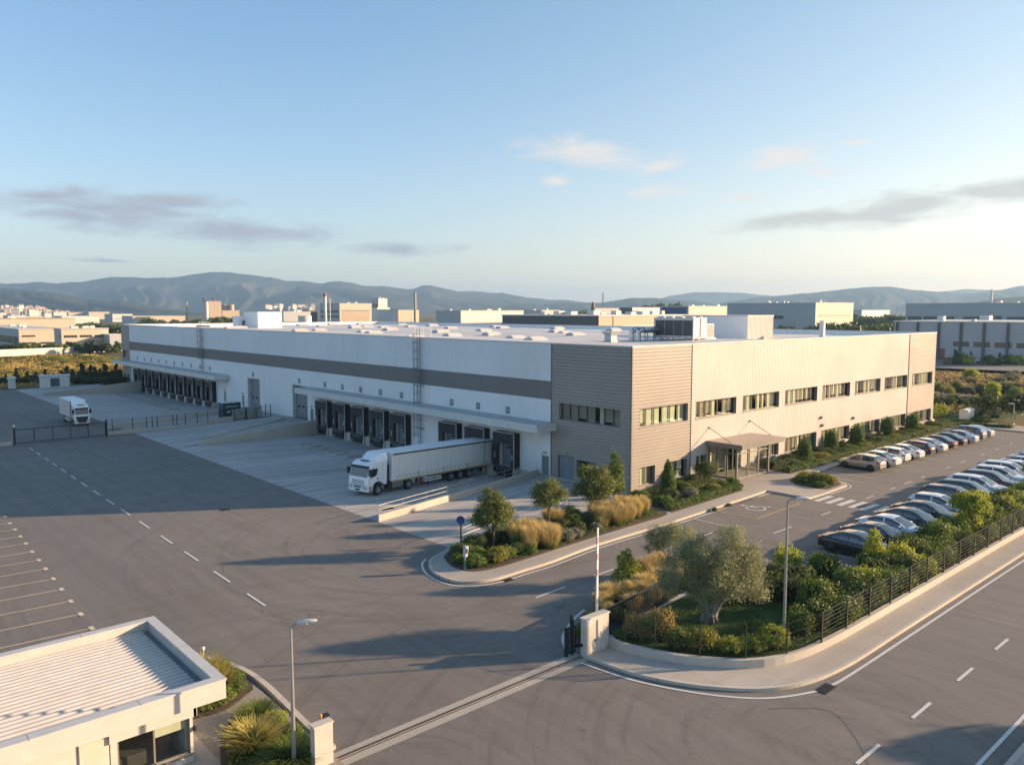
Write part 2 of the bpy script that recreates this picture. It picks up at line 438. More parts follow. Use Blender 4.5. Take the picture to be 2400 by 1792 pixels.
# concrete apron: flat strips and two yards that fall 0.8 m to the docks
SK = math.tan(R(12.2))
def w1(x): return 49.5+(x-31.0)*0.21          # retaining wall beside the lorry
def w2(x): return 92.1+(x-33.7)*0.21          # loading ramp wall
def w3(x): return 112.2+(x-27.5)*0.21         # near wall of the far yard
def w4(x): return 164.4+(x-31.9)*0.21         # far wall of the far yard
def dz(x): return -0.8*min(1.0, max(0.0, (x-33.5)/16.5))
def sheet(mb, fa, fb, zf, xs, z0=0.008):
    for a, b in zip(xs[:-1], xs[1:]):
        mb.quad((a, fa(a), zf(a)+z0), (b, fa(b), zf(b)+z0), (b, fb(b), zf(b)+z0), (a, fb(a), zf(a)+z0))
XS = [YARD_X, 33.5]+[33.5+1.65*k for k in range(1, 11)]+[51.7]
mb = MB()
mb.add([(YARD_X, 36.5, 0.008), (51.7, 36.5, 0.008), (51.7, w1(51.7), 0.008), (YARD_X, w1(YARD_X), 0.008)], [(0, 1, 2, 3)])
sheet(mb, w1, w2, dz, XS)
sheet(mb, w2, lambda x: 106.2, lambda x: 0.45*max(0, (x-YARD_X)/20.7), XS)
sheet(mb, lambda x: 106.2, w3, lambda x: 0.35*max(0, (x-YARD_X)/20.7), XS)
sheet(mb, w3, w4, dz, XS)
sheet(mb, w4, lambda x: 180.8, lambda x: 0.3*max(0, (x-YARD_X)/20.7), XS)
tag(mb.build('dock_apron', C_APRON), kind='structure')
# ---- painted markings (sheets 15 mm above the asphalt)
ZM = 0.016
def stripe(mb, p, q, w, z=ZM):
    p = Vector((p[0], p[1], 0)); q = Vector((q[0], q[1], 0)); d = (q-p).normalized(); n = Vector((-d.y, d.x, 0))*(w/2)
    mb.quad((*(p-n)[:2], z), (*(q-n)[:2], z), (*(q+n)[:2], z), (*(p+n)[:2], z))
def polystripe(mb, pts, w, z=ZM):
    for a, b in zip(pts[:-1], pts[1:]): stripe(mb, a, b, w, z)
def smooth_line(pts, n=6):
    out = []
    for i in range(len(pts)-1):
        p0 = pts[max(0, i-1)]; p1 = pts[i]; p2 = pts[i+1]; p3 = pts[min(len(pts)-1, i+2)]
        for k in range(n):
            t = k/n
            out.append(tuple(0.5*((2*b)+(-a+c)*t+(2*a-5*b+4*c-d)*t*t+(-a+3*b-3*c+d)*t**3) for a, b, c, d in zip(p0, p1, p2, p3)))
    out.append(tuple(pts[-1]))
    return out
def band(pts, w):
    "offset polyline to the left by w"
    out = []
    for i, p in enumerate(pts):
        a = Vector(pts[max(0, i-1)]); b = Vector(pts[min(len(pts)-1, i+1)]); d = (b-a).normalized()
        out.append((p[0]-d.y*w, p[1]+d.x*w))
    return out
mb = MB()
ds = [104.83, 102.96, 100.69, 98.96, 96.6, 94.84, 92.72, 90.92, 88.87, 87.21, 84.83, 82.95, 80.78, 78.9, 76.68, 74.69, 72.37, 70.37, 68.2, 66.0, 63.9, 61.33, 58.83, 56.35, 53.91, 51.57, 48.99, 46.43, 43.89, 41.44, 39.06]
def dx(y): return 17.48+(y-39)*0.0197
k = 1
ends = [(102.96, 100.9), (98.96, 96.8), (94.84, 92.8), (90.92, 88.9), (87.21, 84.9), (82.95, 80.8), (78.9, 76.7), (74.69, 72.4), (70.37, 68.0), (66.0, 63.6), (61.33, 58.85), (56.35, 53.9), (51.57, 49.0), (46.43, 43.9), (41.44, 39.06)]
for a, b in ends: stripe(mb, (dx(a), a), (dx(b), b), 0.13)
for k in range(8): stripe(mb, (15.6, 112+k*4.0), (15.6, 114+k*4.0), 0.13)
tag(mb.build('yard_centre_line', PAINT), kind='structure')
mb = MB()
for i, y in enumerate([69.41, 67.03, 64.84, 62.56, 60.4, 58.06, 55.79, 53.6, 51.27, 48.99, 46.61, 44.26, 41.9, 39.5, 37.1]):
    x = 9.93+(y-44.26)*0.0342
    stripe(mb, (x, y), (x-6.5, y+0.45), 0.085); stripe(mb, (x, y-0.27), (x, y+0.27), 0.22, ZM+0.004)
tag(mb.build('yard_bay_lines', PAINT_C), kind='structure')
# internal drive: edge line round the island, centre dashes, bays
KERB_I = smooth_line([(34.6, 49.0), (33.0, 42.5), (30.6, 40.5), (28.4, 39.4), (27.39, 38.0), (27.0, 36.6), (27.1, 35.2), (27.9, 34.35), (29.2, 33.95), (31.4, 34.0), (33.7, 34.05), (38.7, 34.6), (46.3, 34.75), (52.3, 35.05), (61.2, 35.55)])
i0 = next(i for i, p in enumerate(KERB_I) if p[1] < 39.6)
EDGE_I = band(KERB_I[i0:], -0.38)
mb = MB(); polystripe(mb, EDGE_I, 0.13)
tag(mb.build('island_edge_line', PAINT), kind='structure')
mb = MB()
for a, b in ((28.9, 31.3), (33.9, 36.2), (39.6, 42.0), (45.0, 47.0), (49.9, 52.46), (57.07, 58.59), (65, 66.5), (70, 71.0), (73.06, 74.69), (77, 78), (83.4, 84.7), (87.5, 89.2), (94, 95.2), (99, 100.2), (104, 105.2)):
    ya = (lambda x: 30.42+(x-29)*0.055) if a < 48 else (lambda x: 28.42+(x-50)*0.024)
    stripe(mb, (a, ya(a)), (b, ya(b)), 0.12)
stripe(mb, (49.03, 34.6), (49.0, 31.5), 0.12)
L_PITCH = [70.85, 73.4, 75.9]+[78.9+3.02*k for k in range(11)]
for x in L_PITCH: stripe(mb, (x, 31.7), (x, 36.2), 0.1)
R_PITCH = [45.77, 48.4]+[51.25+2.98*k for k in range(17)]
for x in R_PITCH: stripe(mb, (x, 24.2+(x-48)*0.022), (x-0.05, 20.0), 0.11)
for k in range(7): pass
tag(mb.build('car_park_lines', PAINT), kind='structure')
mb = MB()
for k in range(6):
    y = 31.1-0.955*k
    mb.quad((61.05, y-0.24, ZM), (63.72, y-0.24, ZM), (63.72, y+0.26, ZM), (61.05, y+0.26, ZM))
tag(mb.build('zebra_crossing', PAINT), kind='structure')
mb = MB()
for a, b in (((52.3, 34.75), (52.35, 31.3)), ((52.35, 31.3), (59.35, 31.6)), ((59.35, 31.6), (59.35, 35.0)), ((52.3, 34.75), (58.9, 35.0))): stripe(mb, a, b, 0.11)
tag(mb.build('disabled_bay_lines', PAINT_Y), kind='structure')
mb = MB()                                        # wheelchair mark, worn
cx, cy = 55.3, 33.1
arc = [(cx+0.72*math.cos(t), cy+0.72*math.sin(t)) for t in [R(-250+12*i) for i in range(20)]]
polystripe(mb, arc, 0.16)
polystripe(mb, [(cx+0.1, cy+0.95), (cx+0.05, cy+0.2), (cx+0.7, cy+0.1), (cx+1.0, cy-0.55), (cx+1.3, cy-0.5)], 0.15, ZM+0.004)
polystripe(mb, [(cx+0.08, cy+0.55), (cx+0.6, cy+0.52)], 0.14, ZM+0.008)
mb.prism([(cx+0.1+0.17*math.cos(R(30*i)), cy+1.2+0.17*math.sin(R(30*i))) for i in range(12)], ZM-0.002, ZM)
tag(mb.build('wheelchair_symbol', PAINT), kind='structure')
# public road
WL = smooth_line([(24.9, 23.3), (25.26, 20.92), (25.96, 19.04), (26.87, 17.44), (28.09, 16.09), (29.89, 15.15), (31.4, 14.85), (34, 14.8)])
mb = MB(); polystripe(mb, WL+[(50, 14.85), (240, 14.9)], 0.14)
stripe(mb, (-45, 8.75), (240, 8.75), 0.14)
for k in range(-10, 34): stripe(mb, (26.2+4.62*k, 11.55), (28.0+4.62*k, 11.56), 0.14)
mb2 = smooth_line([(25.1, 24.25), (25.6, 24.95), (26.4, 25.85), (28.3, 26.95), (29.6, 27.45)])
polystripe(mb, mb2, 0.16)
tag(mb.build('road_lines', PAINT), kind='structure')
mb = MB(); polystripe(mb, smooth_line([(27.4, 15.6), (29.0, 14.0), (28.0, 12.5), (26.4, 11.2), (24, 9.6)]), 0.028, 0.012)
tag(mb.build('road_seam', M('seam_tar', (0.15, 0.135, 0.12), 0.8)), kind='structure')
mb = MB()
stripe(mb, (44.5, 57.0), (37.5, 55.5), 0.1, dz(41)+0.03) if False else None
for o in ():
    pass
# ---- kerbs, pavements, islands
def island(name, kerb, inner, label, cat, h=0.14, matk=C_KERB, matt=C_PAVE):
    pass
def kerbed(name, outline, h=0.14, kw=0.16, top=C_PAVE):
    "raised pavement with its own kerb stones round the open edge"
    mb = MB(); mb.prism(outline, -0.05, h); tag(mb.build(name, top), kind='structure')
def kerbline(name, pts, h=0.15, w=0.16):
    mb = MB(); ins = band(pts, w)
    for (a, b, c, d) in zip(pts[:-1], pts[1:], ins[1:], ins[:-1]):
        mb.hexa([(*a, -0.03), (*b, -0.03), (*c, -0.03), (*d, -0.03)], [(*a, h), (*b, h), (*c, h), (*d, h)])
    tag(mb.build(name, C_KERB), kind='structure')
KI = KERB_I[i0-8:]
kerbed('island_pavement', band(KI, 0.15)+[(61.3, 36.2), (61.3, 43.0), (51.65, 43.0), (51.4, 42.4), (46.6, 41.9), (36, 41.2)])
kerbline('island_kerb', KI)
# forecourt in front of the entrance and planting strip along the offices
FC = [(61.2, 35.55), (61.3, 31.75), (64.0, 31.75), (68.3, 31.95), (68.9, 32.4), (69.6, 33.4), (70.0, 35.6), (72.2, 36.6), (75.5, 36.9), (112, 37.5), (114.5, 37.0)]
kerbed('forecourt_pavement', [(61.3, 35.6), (61.45, 31.9), (64.0, 31.9), (68.3, 32.1), (68.8, 32.5), (69.5, 33.4), (69.9, 35.7), (72.2, 36.75), (112, 37.65), (119, 37.6), (119, 43.3), (61.3, 43.3)])
kerbline('forecourt_kerb', FC)
ISL = smooth_line([(68.3, 31.95), (68.95, 32.4), (69.6, 33.4), (70.0, 34.4), (70.1, 35.6)])
mb = MB(); polystripe(mb, [(64.1, 31.45), (68.2, 31.55)]+band(ISL, -0.3), 0.12); tag(mb.build('forecourt_edge_line', PAINT), kind='structure')
# end of the car park, street pavement, verges
kerbed('end_pavement', [(115.3, 17.3), (121, 17.3), (121, 37.6), (115.6, 37.6)])
SW = smooth_line([(25.35, 23.5), (25.6, 21.2), (26.29, 19.29), (27.29, 17.72), (28.62, 16.4), (30.5, 15.55), (33.42, 15.2), (38, 15.2)])+[(60, 15.25), (240, 15.3)]
WALLO = smooth_line([(26.9, 23.4), (26.95, 22.5), (27.5, 20.9), (28.2, 19.6), (29.48, 18.05), (30.9, 17.2), (32.9, 16.75), (36, 16.6), (40, 16.6)])+[(60, 16.65), (240, 16.7)]
mb = MB()
inn = band(SW, 0.16)
# walk both lines together by arc parameter
def resample(pts, n):
    L_ = [0]
    for a, b in zip(pts[:-1], pts[1:]): L_.append(L_[-1]+math.dist(a, b))
    out = []; j = 0
    for k in range(n):
        s = L_[-1]*k/(n-1)
        while j < len(pts)-2 and L_[j+1] < s: j += 1
        t = (s-L_[j])/max(1e-6, L_[j+1]-L_[j])
        out.append((pts[j][0]*(1-t)+pts[j+1][0]*t, pts[j][1]*(1-t)+pts[j+1][1]*t))
    return out
def upto(pts, x): return [p for p in pts if p[0] <= x]
A_ = resample(upto(inn, 40), 40)+[(60, 15.41), (240, 15.46)]; B_ = resample(upto(WALLO, 40), 40)+[(60, 16.65), (240, 16.7)]
for (a, b, c, d) in zip(A_[:-1], A_[1:], B_[1:], B_[:-1]):
    mb.quad((*a, 0.13), (*b, 0.13), (*c, 0.13), (*d, 0.13))
tag(mb.build('street_pavement', C_PAVE), kind='structure')
kerbline('street_kerb', SW, 0.14)
mb = MB(); mb.box(-45, 240, 7.9, 8.1, -0.05, 0.14); tag(mb.build('far_kerb', C_KERB), kind='structure')
mb = MB(); mb.box(-45, 240, 5.5, 7.9, -0.05, 0.12); tag(mb.build('far_pavement', C_PAVE), kind='structure')
# gate track set across the entrance
mb = MB()
mb.quad((12.9, 23.15, 0.012), (25.4, 23.2, 0.012), (25.4, 24.2, 0.012), (12.9, 24.1, 0.012))
tag(mb.build('gate_track_slab', C_PAVE), kind='structure')
mb = MB(); mb.box(12.9, 25.4, 23.68, 23.74, 0.0, 0.045); mb.box(12.9, 25.4, 23.56, 23.6, 0.0, 0.02)
tag(mb.build('gate_rail', M('rusty_rail', (0.10, 0.07, 0.05), 0.5, 0.6)), kind='structure')
# soil in the beds, lawn
SOIL = M('bed_soil', (0.085, 0.065, 0.045), 0.95, var=0.35, scale=3, fine=0.4)
def mat_lawn():
    t = NT('lawn'); p = t.pos(True)
    n = t.noise(p, 0.9, 5); f = t.noise(p, 30, 2)
    c = t.mix(t.rng(n, 0.3, 0.7), (0.035, 0.075, 0.018), (0.075, 0.12, 0.03)); c = t.mix(t.rng(f, 0.3, 0.7, 0, 0.5), c, (0.02, 0.045, 0.012))
    t.set(col=c, rough=0.9, spec=0.2); t.bump(f, 0.6, 0.03); return t.mat
LAWN = mat_lawn()
def bed(name, pts, z=0.17, m=SOIL):
    mb = MB(); mb.prism(pts, 0.0, z, ); tag(mb.build(name, m), kind='structure')
bed('island_bed', smooth_line([(29.3, 39.2), (28.55, 37.4), (28.8, 35.9), (30.2, 35.35), (33.5, 35.45), (38, 35.75), (44, 36.0), (48.2, 36.3), (48.8, 38.3), (47.5, 40.9), (42, 40.6), (35, 40.3), (31, 40.1), (29.3, 39.2)]))
bed('office_bed', [(49.0, 36.35), (59.6, 36.95), (61.6, 38.6), (61.6, 42.6), (52.0, 42.6), (49.3, 42.3)])
bed('office_bed_long', [(69.0, 37.75), (75.5, 37.75), (112, 38.3), (117.5, 38.3), (117.5, 42.6), (69.5, 42.6)])
bed('forecourt_bed', smooth_line([(65.0, 35.0), (65.2, 32.5), (66.6, 32.3), (68.3, 32.5), (69.2, 33.6), (69.5, 35.0), (68.9, 36.2), (66.7, 36.5), (65.0, 35.0)]))
bed('garden_lawn', [(27.9, 24.2), (27.4, 22.3), (28.0, 20.6), (29.6, 18.5), (31.1, 17.55), (33.0, 17.05), (36.1, 16.95), (43.5, 16.95), (43.5, 20.6), (41.2, 23.2), (38, 25.0), (34.5, 24.7)], 0.3, LAWN)
bed('gate_bed', smooth_line([(25.75, 24.6), (26.9, 25.6), (28.6, 26.5), (30.8, 27.3), (32.4, 28.5), (35, 29.2), (38.3, 28.0), (41.5, 25.2), (43.5, 22.0), (43.0, 20.0), (38, 24.6), (34, 24.8), (28, 24.35), (25.75, 24.6)]), 0.16)
bed('hedge_bed', [(43.4, 17.0), (115, 17.2), (115, 19.8), (43.4, 19.8)], 0.25)
bed('guardhouse_bed', smooth_line([(10.3, 29.55), (10.9, 31), (10.6, 33.5), (11.2, 34.4), (12.3, 34.1), (13.0, 32.6), (13.05, 30.6), (12.4, 29.9), (11.4, 29.4), (10.3, 29.55)]), 0.16)
bed('gate_pier_bed', smooth_line([(9.6, 25.2), (10.4, 27.3), (11.2, 28.4), (12.2, 28.6), (12.8, 27.2), (12.9, 25.2), (12.6, 24.2), (11.4, 23.0), (10.2, 22.4), (9.4, 23.4), (9.6, 25.2)]), 0.16)
GRAVEL = M('cobble_paving', (0.30, 0.27, 0.23), 0.85, var=0.25, scale=9, bump=0.6, fine=0.35)
mb = MB(); mb.prism([(10.35, 35.6), (9.9, 29.0), (9.9, 22.2), (12.95, 22.2), (13.05, 26.2), (13.15, 30.0), (13.05, 32.4), (12.4, 34.4), (11.4, 35.6)], -0.05, 0.12)
tag(mb.build('cobbled_verge', GRAVEL), kind='structure')
mb = MB(); mb.box(0, 9.89, 22.2, 35.5, -0.05, 0.125); tag(mb.build('guardhouse_pavement', C_PAVE), kind='structure')
kerbline('guardhouse_kerb', smooth_line([(11.4, 35.8), (12.5, 34.6), (13.25, 32.5), (13.4, 30.6), (13.3, 28.5), (13.15, 26.2), (13.1, 24.3)])[::1], 0.16, 0.24)
# ---- iron covers and grates
IRON = M('cast_iron', (0.06, 0.055, 0.05), 0.6, 0.6, var=0.3, scale=8)
for i, (x, y, w, h, nm) in enumerate(((29.7, 33.55, 0.32, 0.22, 'drain_grate'), (33.6, 52.3, 0.55, 0.3, 'manhole_cover'), (24.0, 60.5, 0.35, 0.35, 'manhole_cover'), (30.65, 14.9, 0.5, 0.24, 'drain_grate'))):
    mb = MB(); mb.box(x-w, x+w, y-h, y+h, 0.0, 0.02)
    for k in range(7): mb.box(x-w+0.04+k*(2*w-0.1)/7, x-w+0.08+k*(2*w-0.1)/7, y-h+0.04, y+h-0.04, 0.02, 0.028)
    o = mb.build(nm, IRON, None, (x, y, 0))
    tag(o, ['rusty drain grate in the asphalt beside the planted island kerb', 'dark oval cover in the concrete in front of the white lorry', 'round iron manhole cover in the open shaded yard asphalt', 'broken drain grate at the street kerb on the bend'][i], 'drain cover')
# ---- hills
def mat_hill():
    t = NT('hill_scrub'); p = t.pos(True)
    a = t.noise(p, 0.0016, 7, 0.62); b = t.noise(p, 0.008, 6, 0.65)
    c = t.mix(t.rng(a, 0.35, 0.65), (0.035, 0.045, 0.035), (0.075, 0.078, 0.06))
    c = t.mix(t.rng(a, 0.60, 0.70, 0, 0.7), c, (0.24, 0.17, 0.11))
    c = t.mix(t.rng(b, 0.42, 0.62, 0, 0.6), c, (0.03, 0.045, 0.028))
    t.set(col=c, rough=0.95, spec=0.05); return t.mat
HILL = mat_hill()
rng = np.random.default_rng(3)
def fbm1(x, seed):
    s = 0; r = np.random.default_rng(seed)
    for k in range(6):
        ph = r.uniform(0, 6.28, 3); f = 0.008*2**k
        s = s+np.sin(x*f+ph[0]+1.7*np.sin(x*f*0.53+ph[1]))*0.5**k
    return s
def hill(name, sil, dep, front, rough, seed):
    "a ridge whose crest runs through the given points (column, row) at distance dep, with slopes of real depth"
    xs = np.arange(sil[0][0], sil[-1][0]+1, 6.0)
    ys = np.interp(xs, [p[0] for p in sil], [p[1] for p in sil])
    ys = ys+0.7*(np.sin(xs*.11+seed)+.6*np.sin(xs*.27+2*seed)+.4*np.sin(xs*.61+seed))*(np.arange(len(xs)) > 0)*min(1.0, rough*30)*.5
    prof = np.concatenate([np.linspace(0, 1, 34), 1+np.linspace(0.08, 1, 7)])
    V = []; n = len(xs)
    C_ = [at(xs[i], dep, ys[i]) for i in range(n)]
    for u in prof:
        for i in range(n):
            cst = C_[i]
            g = (u-1)*front if u <= 1 else (u-1)*front*0.9
            b = at(xs[i], dep+g)
            x = xs[i]+60*math.sin(u*3+seed)+25*math.sin(u*9+seed*2)
            spur = abs(math.sin(x*0.017+seed*1.7+1.1*math.sin(x*0.0061+seed)))
            sp2 = abs(math.sin(x*0.045+seed*2.3+1.7*math.sin(x*0.019)+u*2)); sp3 = abs(math.sin(x*0.105+seed+u*5))
            k = 1-(0.55*spur+0.3*sp2+0.15*sp3)
            h = u**(0.75+1.5*k) if u <= 1 else max(0, 2-u)**1.3
            V.append((b.x, b.y, -1.3+(cst.z+1.3)*h))
    Fc = [(j*n+i, j*n+i+1, (j+1)*n+i+1, (j+1)*n+i) for j in range(len(prof)-1) for i in range(n-1)]
    mb = MB(); mb.add(V, Fc, 0, True)
    tag(mb.build(name, HILL), kind='structure')
def zz(ox, oy, pts, s=5.5075): return [(ox+x/s, oy+y/s) for x, y in pts]
H1 = [(-600, 690), (-350, 660), (-150, 668)]+zz(0, 640, [(0, 128), (120, 138), (300, 130), (500, 115), (640, 122), (760, 135), (920, 115), (1080, 115), (1300, 72), (1480, 50), (1640, 50), (1900, 62), (2190, 58)])+zz(400, 640, [(150, 45), (300, 15), (440, 0), (560, -14), (740, -14), (850, 3), (1000, 15), (1200, 45), (1320, 55), (1480, 100), (1700, 100), (1960, 135)])+zz(700, 640, [(400, 115), (530, 102), (700, 125), (830, 160), (1000, 170), (1120, 168), (1400, 208), (1470, 205), (1600, 160), (1700, 158), (1830, 185), (2060, 235)])+zz(1050, 640, [(280, 228), (650, 260), (700, 252), (800, 275), (960, 300), (1020, 318), (1180, 325), (1320, 348), (1500, 342), (1700, 370), (2200, 400), (3000, 440), (5000, 470)])
hill('mountain_ridge', H1, 5600, 1500, 0.03, 1.0)
hill('far_hill', [(1300, 730)]+zz(1400, 640, [(300, 440), (800, 330), (950, 290), (1150, 260), (1260, 245), (1500, 245), (1880, 255), (2100, 280), (2400, 310), (2900, 380)])+[(2100, 722)], 6800, 900, 0.02, 2.0)
hill('mid_ridge', [(560, 725)]+zz(700, 640, [(-500, 400), (-200, 300), (0, 170), (300, 172), (560, 195), (800, 215), (1000, 245), (1300, 285), (1500, 310), (1700, 320), (2000, 340), (2203, 350)])+[(1200, 712), (1320, 726)], 4700, 1000, 0.03, 3.0)
hill('left_foothill', [(-900, 650), (-400, 660)]+zz(0, 640, [(0, 190), (300, 212), (560, 240), (830, 275), (1100, 330), (1250, 345), (1500, 355), (1700, 375), (1900, 410), (2100, 455), (2500, 500)])+[(560, 735)], 3300, 900, 0.03, 4.0)
hill('centre_hill', [(1000, 728)]+zz(1050, 640, [(500, 470), (700, 430), (850, 400), (1000, 388), (1200, 405), (1500, 385), (1800, 390), (2000, 380), (2203, 345)])+zz(1400, 640, [(420, 322), (700, 318), (850, 335), (1000, 350), (1150, 350), (1300, 365), (1500, 400), (2200, 470)]), 4300, 800, 0.03, 5.0)
hill('right_hill', [(1560, 724)]+zz(1700, 640, [(-200, 420), (0, 375), (200, 345), (400, 315), (700, 290), (900, 270), (1200, 245), (1500, 210), (1750, 185), (1900, 178)])+zz(2000, 640, [(450, 172), (600, 195), (800, 220), (1000, 235), (1100, 238), (1300, 265), (1500, 265), (1700, 235), (1900, 215), (2100, 170), (2203, 163)])+[(2600, 655), (3000, 690), (3400, 705)], 4500, 1100, 0.03, 6.0)
hill('hazy_hill', zz(2000, 640, [(600, 400), (1100, 240), (1300, 220), (1450, 205), (1700, 215), (1900, 225), (2600, 300)])+[(2700, 715)], 6000, 700, 0.02, 7.0)
hill('dark_knoll', zz(2000, 640, [(1400, 470), (1600, 372), (1900, 322), (2203, 300)])+[(2600, 690), (3000, 712)], 2300, 450, 0.04, 8.0)
# ---- the air
mb = MB(); mb.box(-6000, 9000, -6000, 9000, -2.3, 330)
t = NT('haze_air')
t.n.remove(t.bsdf)
pv = t.new('ShaderNodeVolumePrincipled'); pv.inputs['Color'].default_value = (0.42, 0.68, 1.0, 1); pv.inputs['Density'].default_value = HAZE_D
pv.inputs['Anisotropy'].default_value = 0.25
t.l.new(pv.outputs[0], t.out.inputs['Volume'])
hz_o = mb.build('haze', t.mat)
tag(hz_o, 'thin pale haze lying over the whole industrial plain', 'haze', None, 'stuff')
# ================================================================== the warehouse
XW, YW, XE, YE = 51.6, 42.7, 116.1, 183.4
ROOF, PAR = 11.75, 12.45
def mat_panel(name, col, rough=0.45, warm=0.03):
    t = NT(name); p = t.pos(True)
    a = t.noise(p, 0.13, 4); b = t.noise(t.pos(True, (1.2, 1.2, 0.12)), 1.2, 5); f = t.noise(p, 6, 3)
    c = t.mix(t.rng(a, 0.3, 0.7), tuple(x*0.93 for x in col), tuple(min(1, x*1.05) for x in col))
    c = t.mix(t.rng(b, 0.55, 0.8, 0, 0.28), c, (col[0]*0.72, col[1]*0.68, col[2]*0.62))
    c = t.mix(t.rng(f, 0.4, 0.8, 0, 0.08), c, (col[0]*0.6, col[1]*0.6, col[2]*0.6))
    t.set(col=c, rough=t.rng(a, 0.3, 0.7, rough-0.05, rough+0.1), spec=0.4)
    return t.mat
WHITE = mat_panel('white_cladding', (0.83, 0.825, 0.81))  # tone lightened to lift the shaded dock side; shade correction sits in the colour
WHITE_LIT = mat_panel('white_cladding_lit', (0.535, 0.50, 0.46))  # same white cladding, darker and warmer for sunlit faces: lighting put into the colour
GREY = mat_panel('grey_cladding', (0.335, 0.30, 0.265))
BAND = mat_panel('band_cladding', (0.215, 0.205, 0.195))
TRIM_L = M('pale_trim', (0.62, 0.61, 0.58), 0.5, var=0.06)
TRIM_D = M('dark_trim', (0.17, 0.165, 0.155), 0.45, var=0.08)
FRAME = M('window_frame', (0.20, 0.19, 0.165), 0.4, var=0.06)
REVEAL = M('window_reveal', (0.30, 0.275, 0.245), 0.5, var=0.06)
GLASS = glassmat('window_glass', (0.92, 0.95, 0.92))
BLIND = M('pale_blind', (0.50, 0.52, 0.37), 0.8, var=0.08, scale=3, stretch=(1, 1, 0.05))
BLIND_D = M('brown_blind', (0.27, 0.24, 0.18), 0.8, var=0.15, scale=3, stretch=(1, 1, 0.05))
ROOMD = M('dark_room', (0.045, 0.045, 0.042), 0.9, var=0.3)
STEEL = M('galvanised_steel', (0.42, 0.43, 0.44), 0.4, 0.7, var=0.12, scale=5)
STEELD = M('dark_steel', (0.14, 0.15, 0.16), 0.45, 0.5, var=0.12)
BLACK = M('black_rubber', (0.018, 0.02, 0.022), 0.7, var=0.3, scale=3)
DOORG = M('grey_door', (0.20, 0.225, 0.24), 0.45, var=0.06)
WH = thing('warehouse_building', 'long white and grey ribbed warehouse with dock doors and sunlit office front', 'warehouse', (XW, YW, 0))
def wallpt(axis, const, out, a, z, off):
    return (const+out*off, a, z) if axis == 'X' else (a, const+out*off, z)
def ribwall(name, mat, axis, const, out, a0, a1, z0, z1, ops=(), rib='v', pitch=0.3, d=0.035, parent=None, prof=None):
    prof = prof or ((0, 0), (0.30, 0), (0.40, 1), (0.90, 1), (1.0, 0))
    lo, hi = (a0, a1) if rib == 'v' else (z0, z1)
    bs = {lo, hi}
    k = math.floor(lo/pitch)
    while k*pitch < hi:
        for u, h in prof[:-1]:
            s = (k+u)*pitch
            if lo < s < hi: bs.add(round(s, 5))
        k += 1
    for o in ops:
        for e in ((o[0], o[1]) if rib == 'v' else (o[2], o[3])):
            if lo < e < hi: bs.add(round(e, 5))
    bs = sorted(bs)
    def h(s, side):
        u = ((s+side*1e-5)/pitch) % 1.0
        for (u0, h0), (u1, h1) in zip(prof[:-1], prof[1:]):
            if u0 <= u <= u1+1e-9: return d*(h0+(h1-h0)*(u-u0)/max(1e-9, u1-u0))
        return 0
    mb = MB()
    flip = (axis == 'X') == (out < 0)
    for s0, s1 in zip(bs[:-1], bs[1:]):
        if s1-s0 < 1e-4: continue
        m = (s0+s1)/2
        t0, t1 = (z0, z1) if rib == 'v' else (a0, a1)
        cuts = sorted(((o[2], o[3]) if rib == 'v' else (o[0], o[1])) for o in ops if (o[0] < m < o[1] if rib == 'v' else o[2] < m < o[3]))
        segs = []; c = t0
        for b0, b1 in cuts:
            if b0 > c: segs.append((c, min(b0, t1)))
            c = max(c, b1)
        if c < t1: segs.append((c, t1))
        h0, h1 = h(s0, 1), h(s1, -1)
        for b0, b1 in segs:
            if rib == 'v': q = [wallpt(axis, const, out, s0, b0, h0), wallpt(axis, const, out, s1, b0, h1), wallpt(axis, const, out, s1, b1, h1), wallpt(axis, const, out, s0, b1, h0)]
            else: q = [wallpt(axis, const, out, b0, s0, h0), wallpt(axis, const, out, b1, s0, h0), wallpt(axis, const, out, b1, s1, h1), wallpt(axis, const, out, b0, s1, h1)]
            mb.quad(*(q[::-1] if flip else q))
    return mb.build(name, mat, parent)
def abox(mb, axis, const, out, a0, a1, z0, z1, d0, d1, mi=0):
    "box on a facade: d0..d1 measured outward"
    p, q = sorted((const+out*d0, const+out*d1))
    if axis == 'X': mb.box(p, q, a0, a1, z0, z1, mi)
    else: mb.box(a0, a1, p, q, z0, z1, mi)
def aquad(mb, axis, const, out, a0, a1, z0, z1, d, mi=0):
    q = [wallpt(axis, const, out, a, z, d) for a, z in ((a0, z0), (a1, z0), (a1, z1), (a0, z1))]
    mb.quad(*(q[::-1] if (axis == 'X') == (out < 0) else q), mi)
wr = random.Random(11)
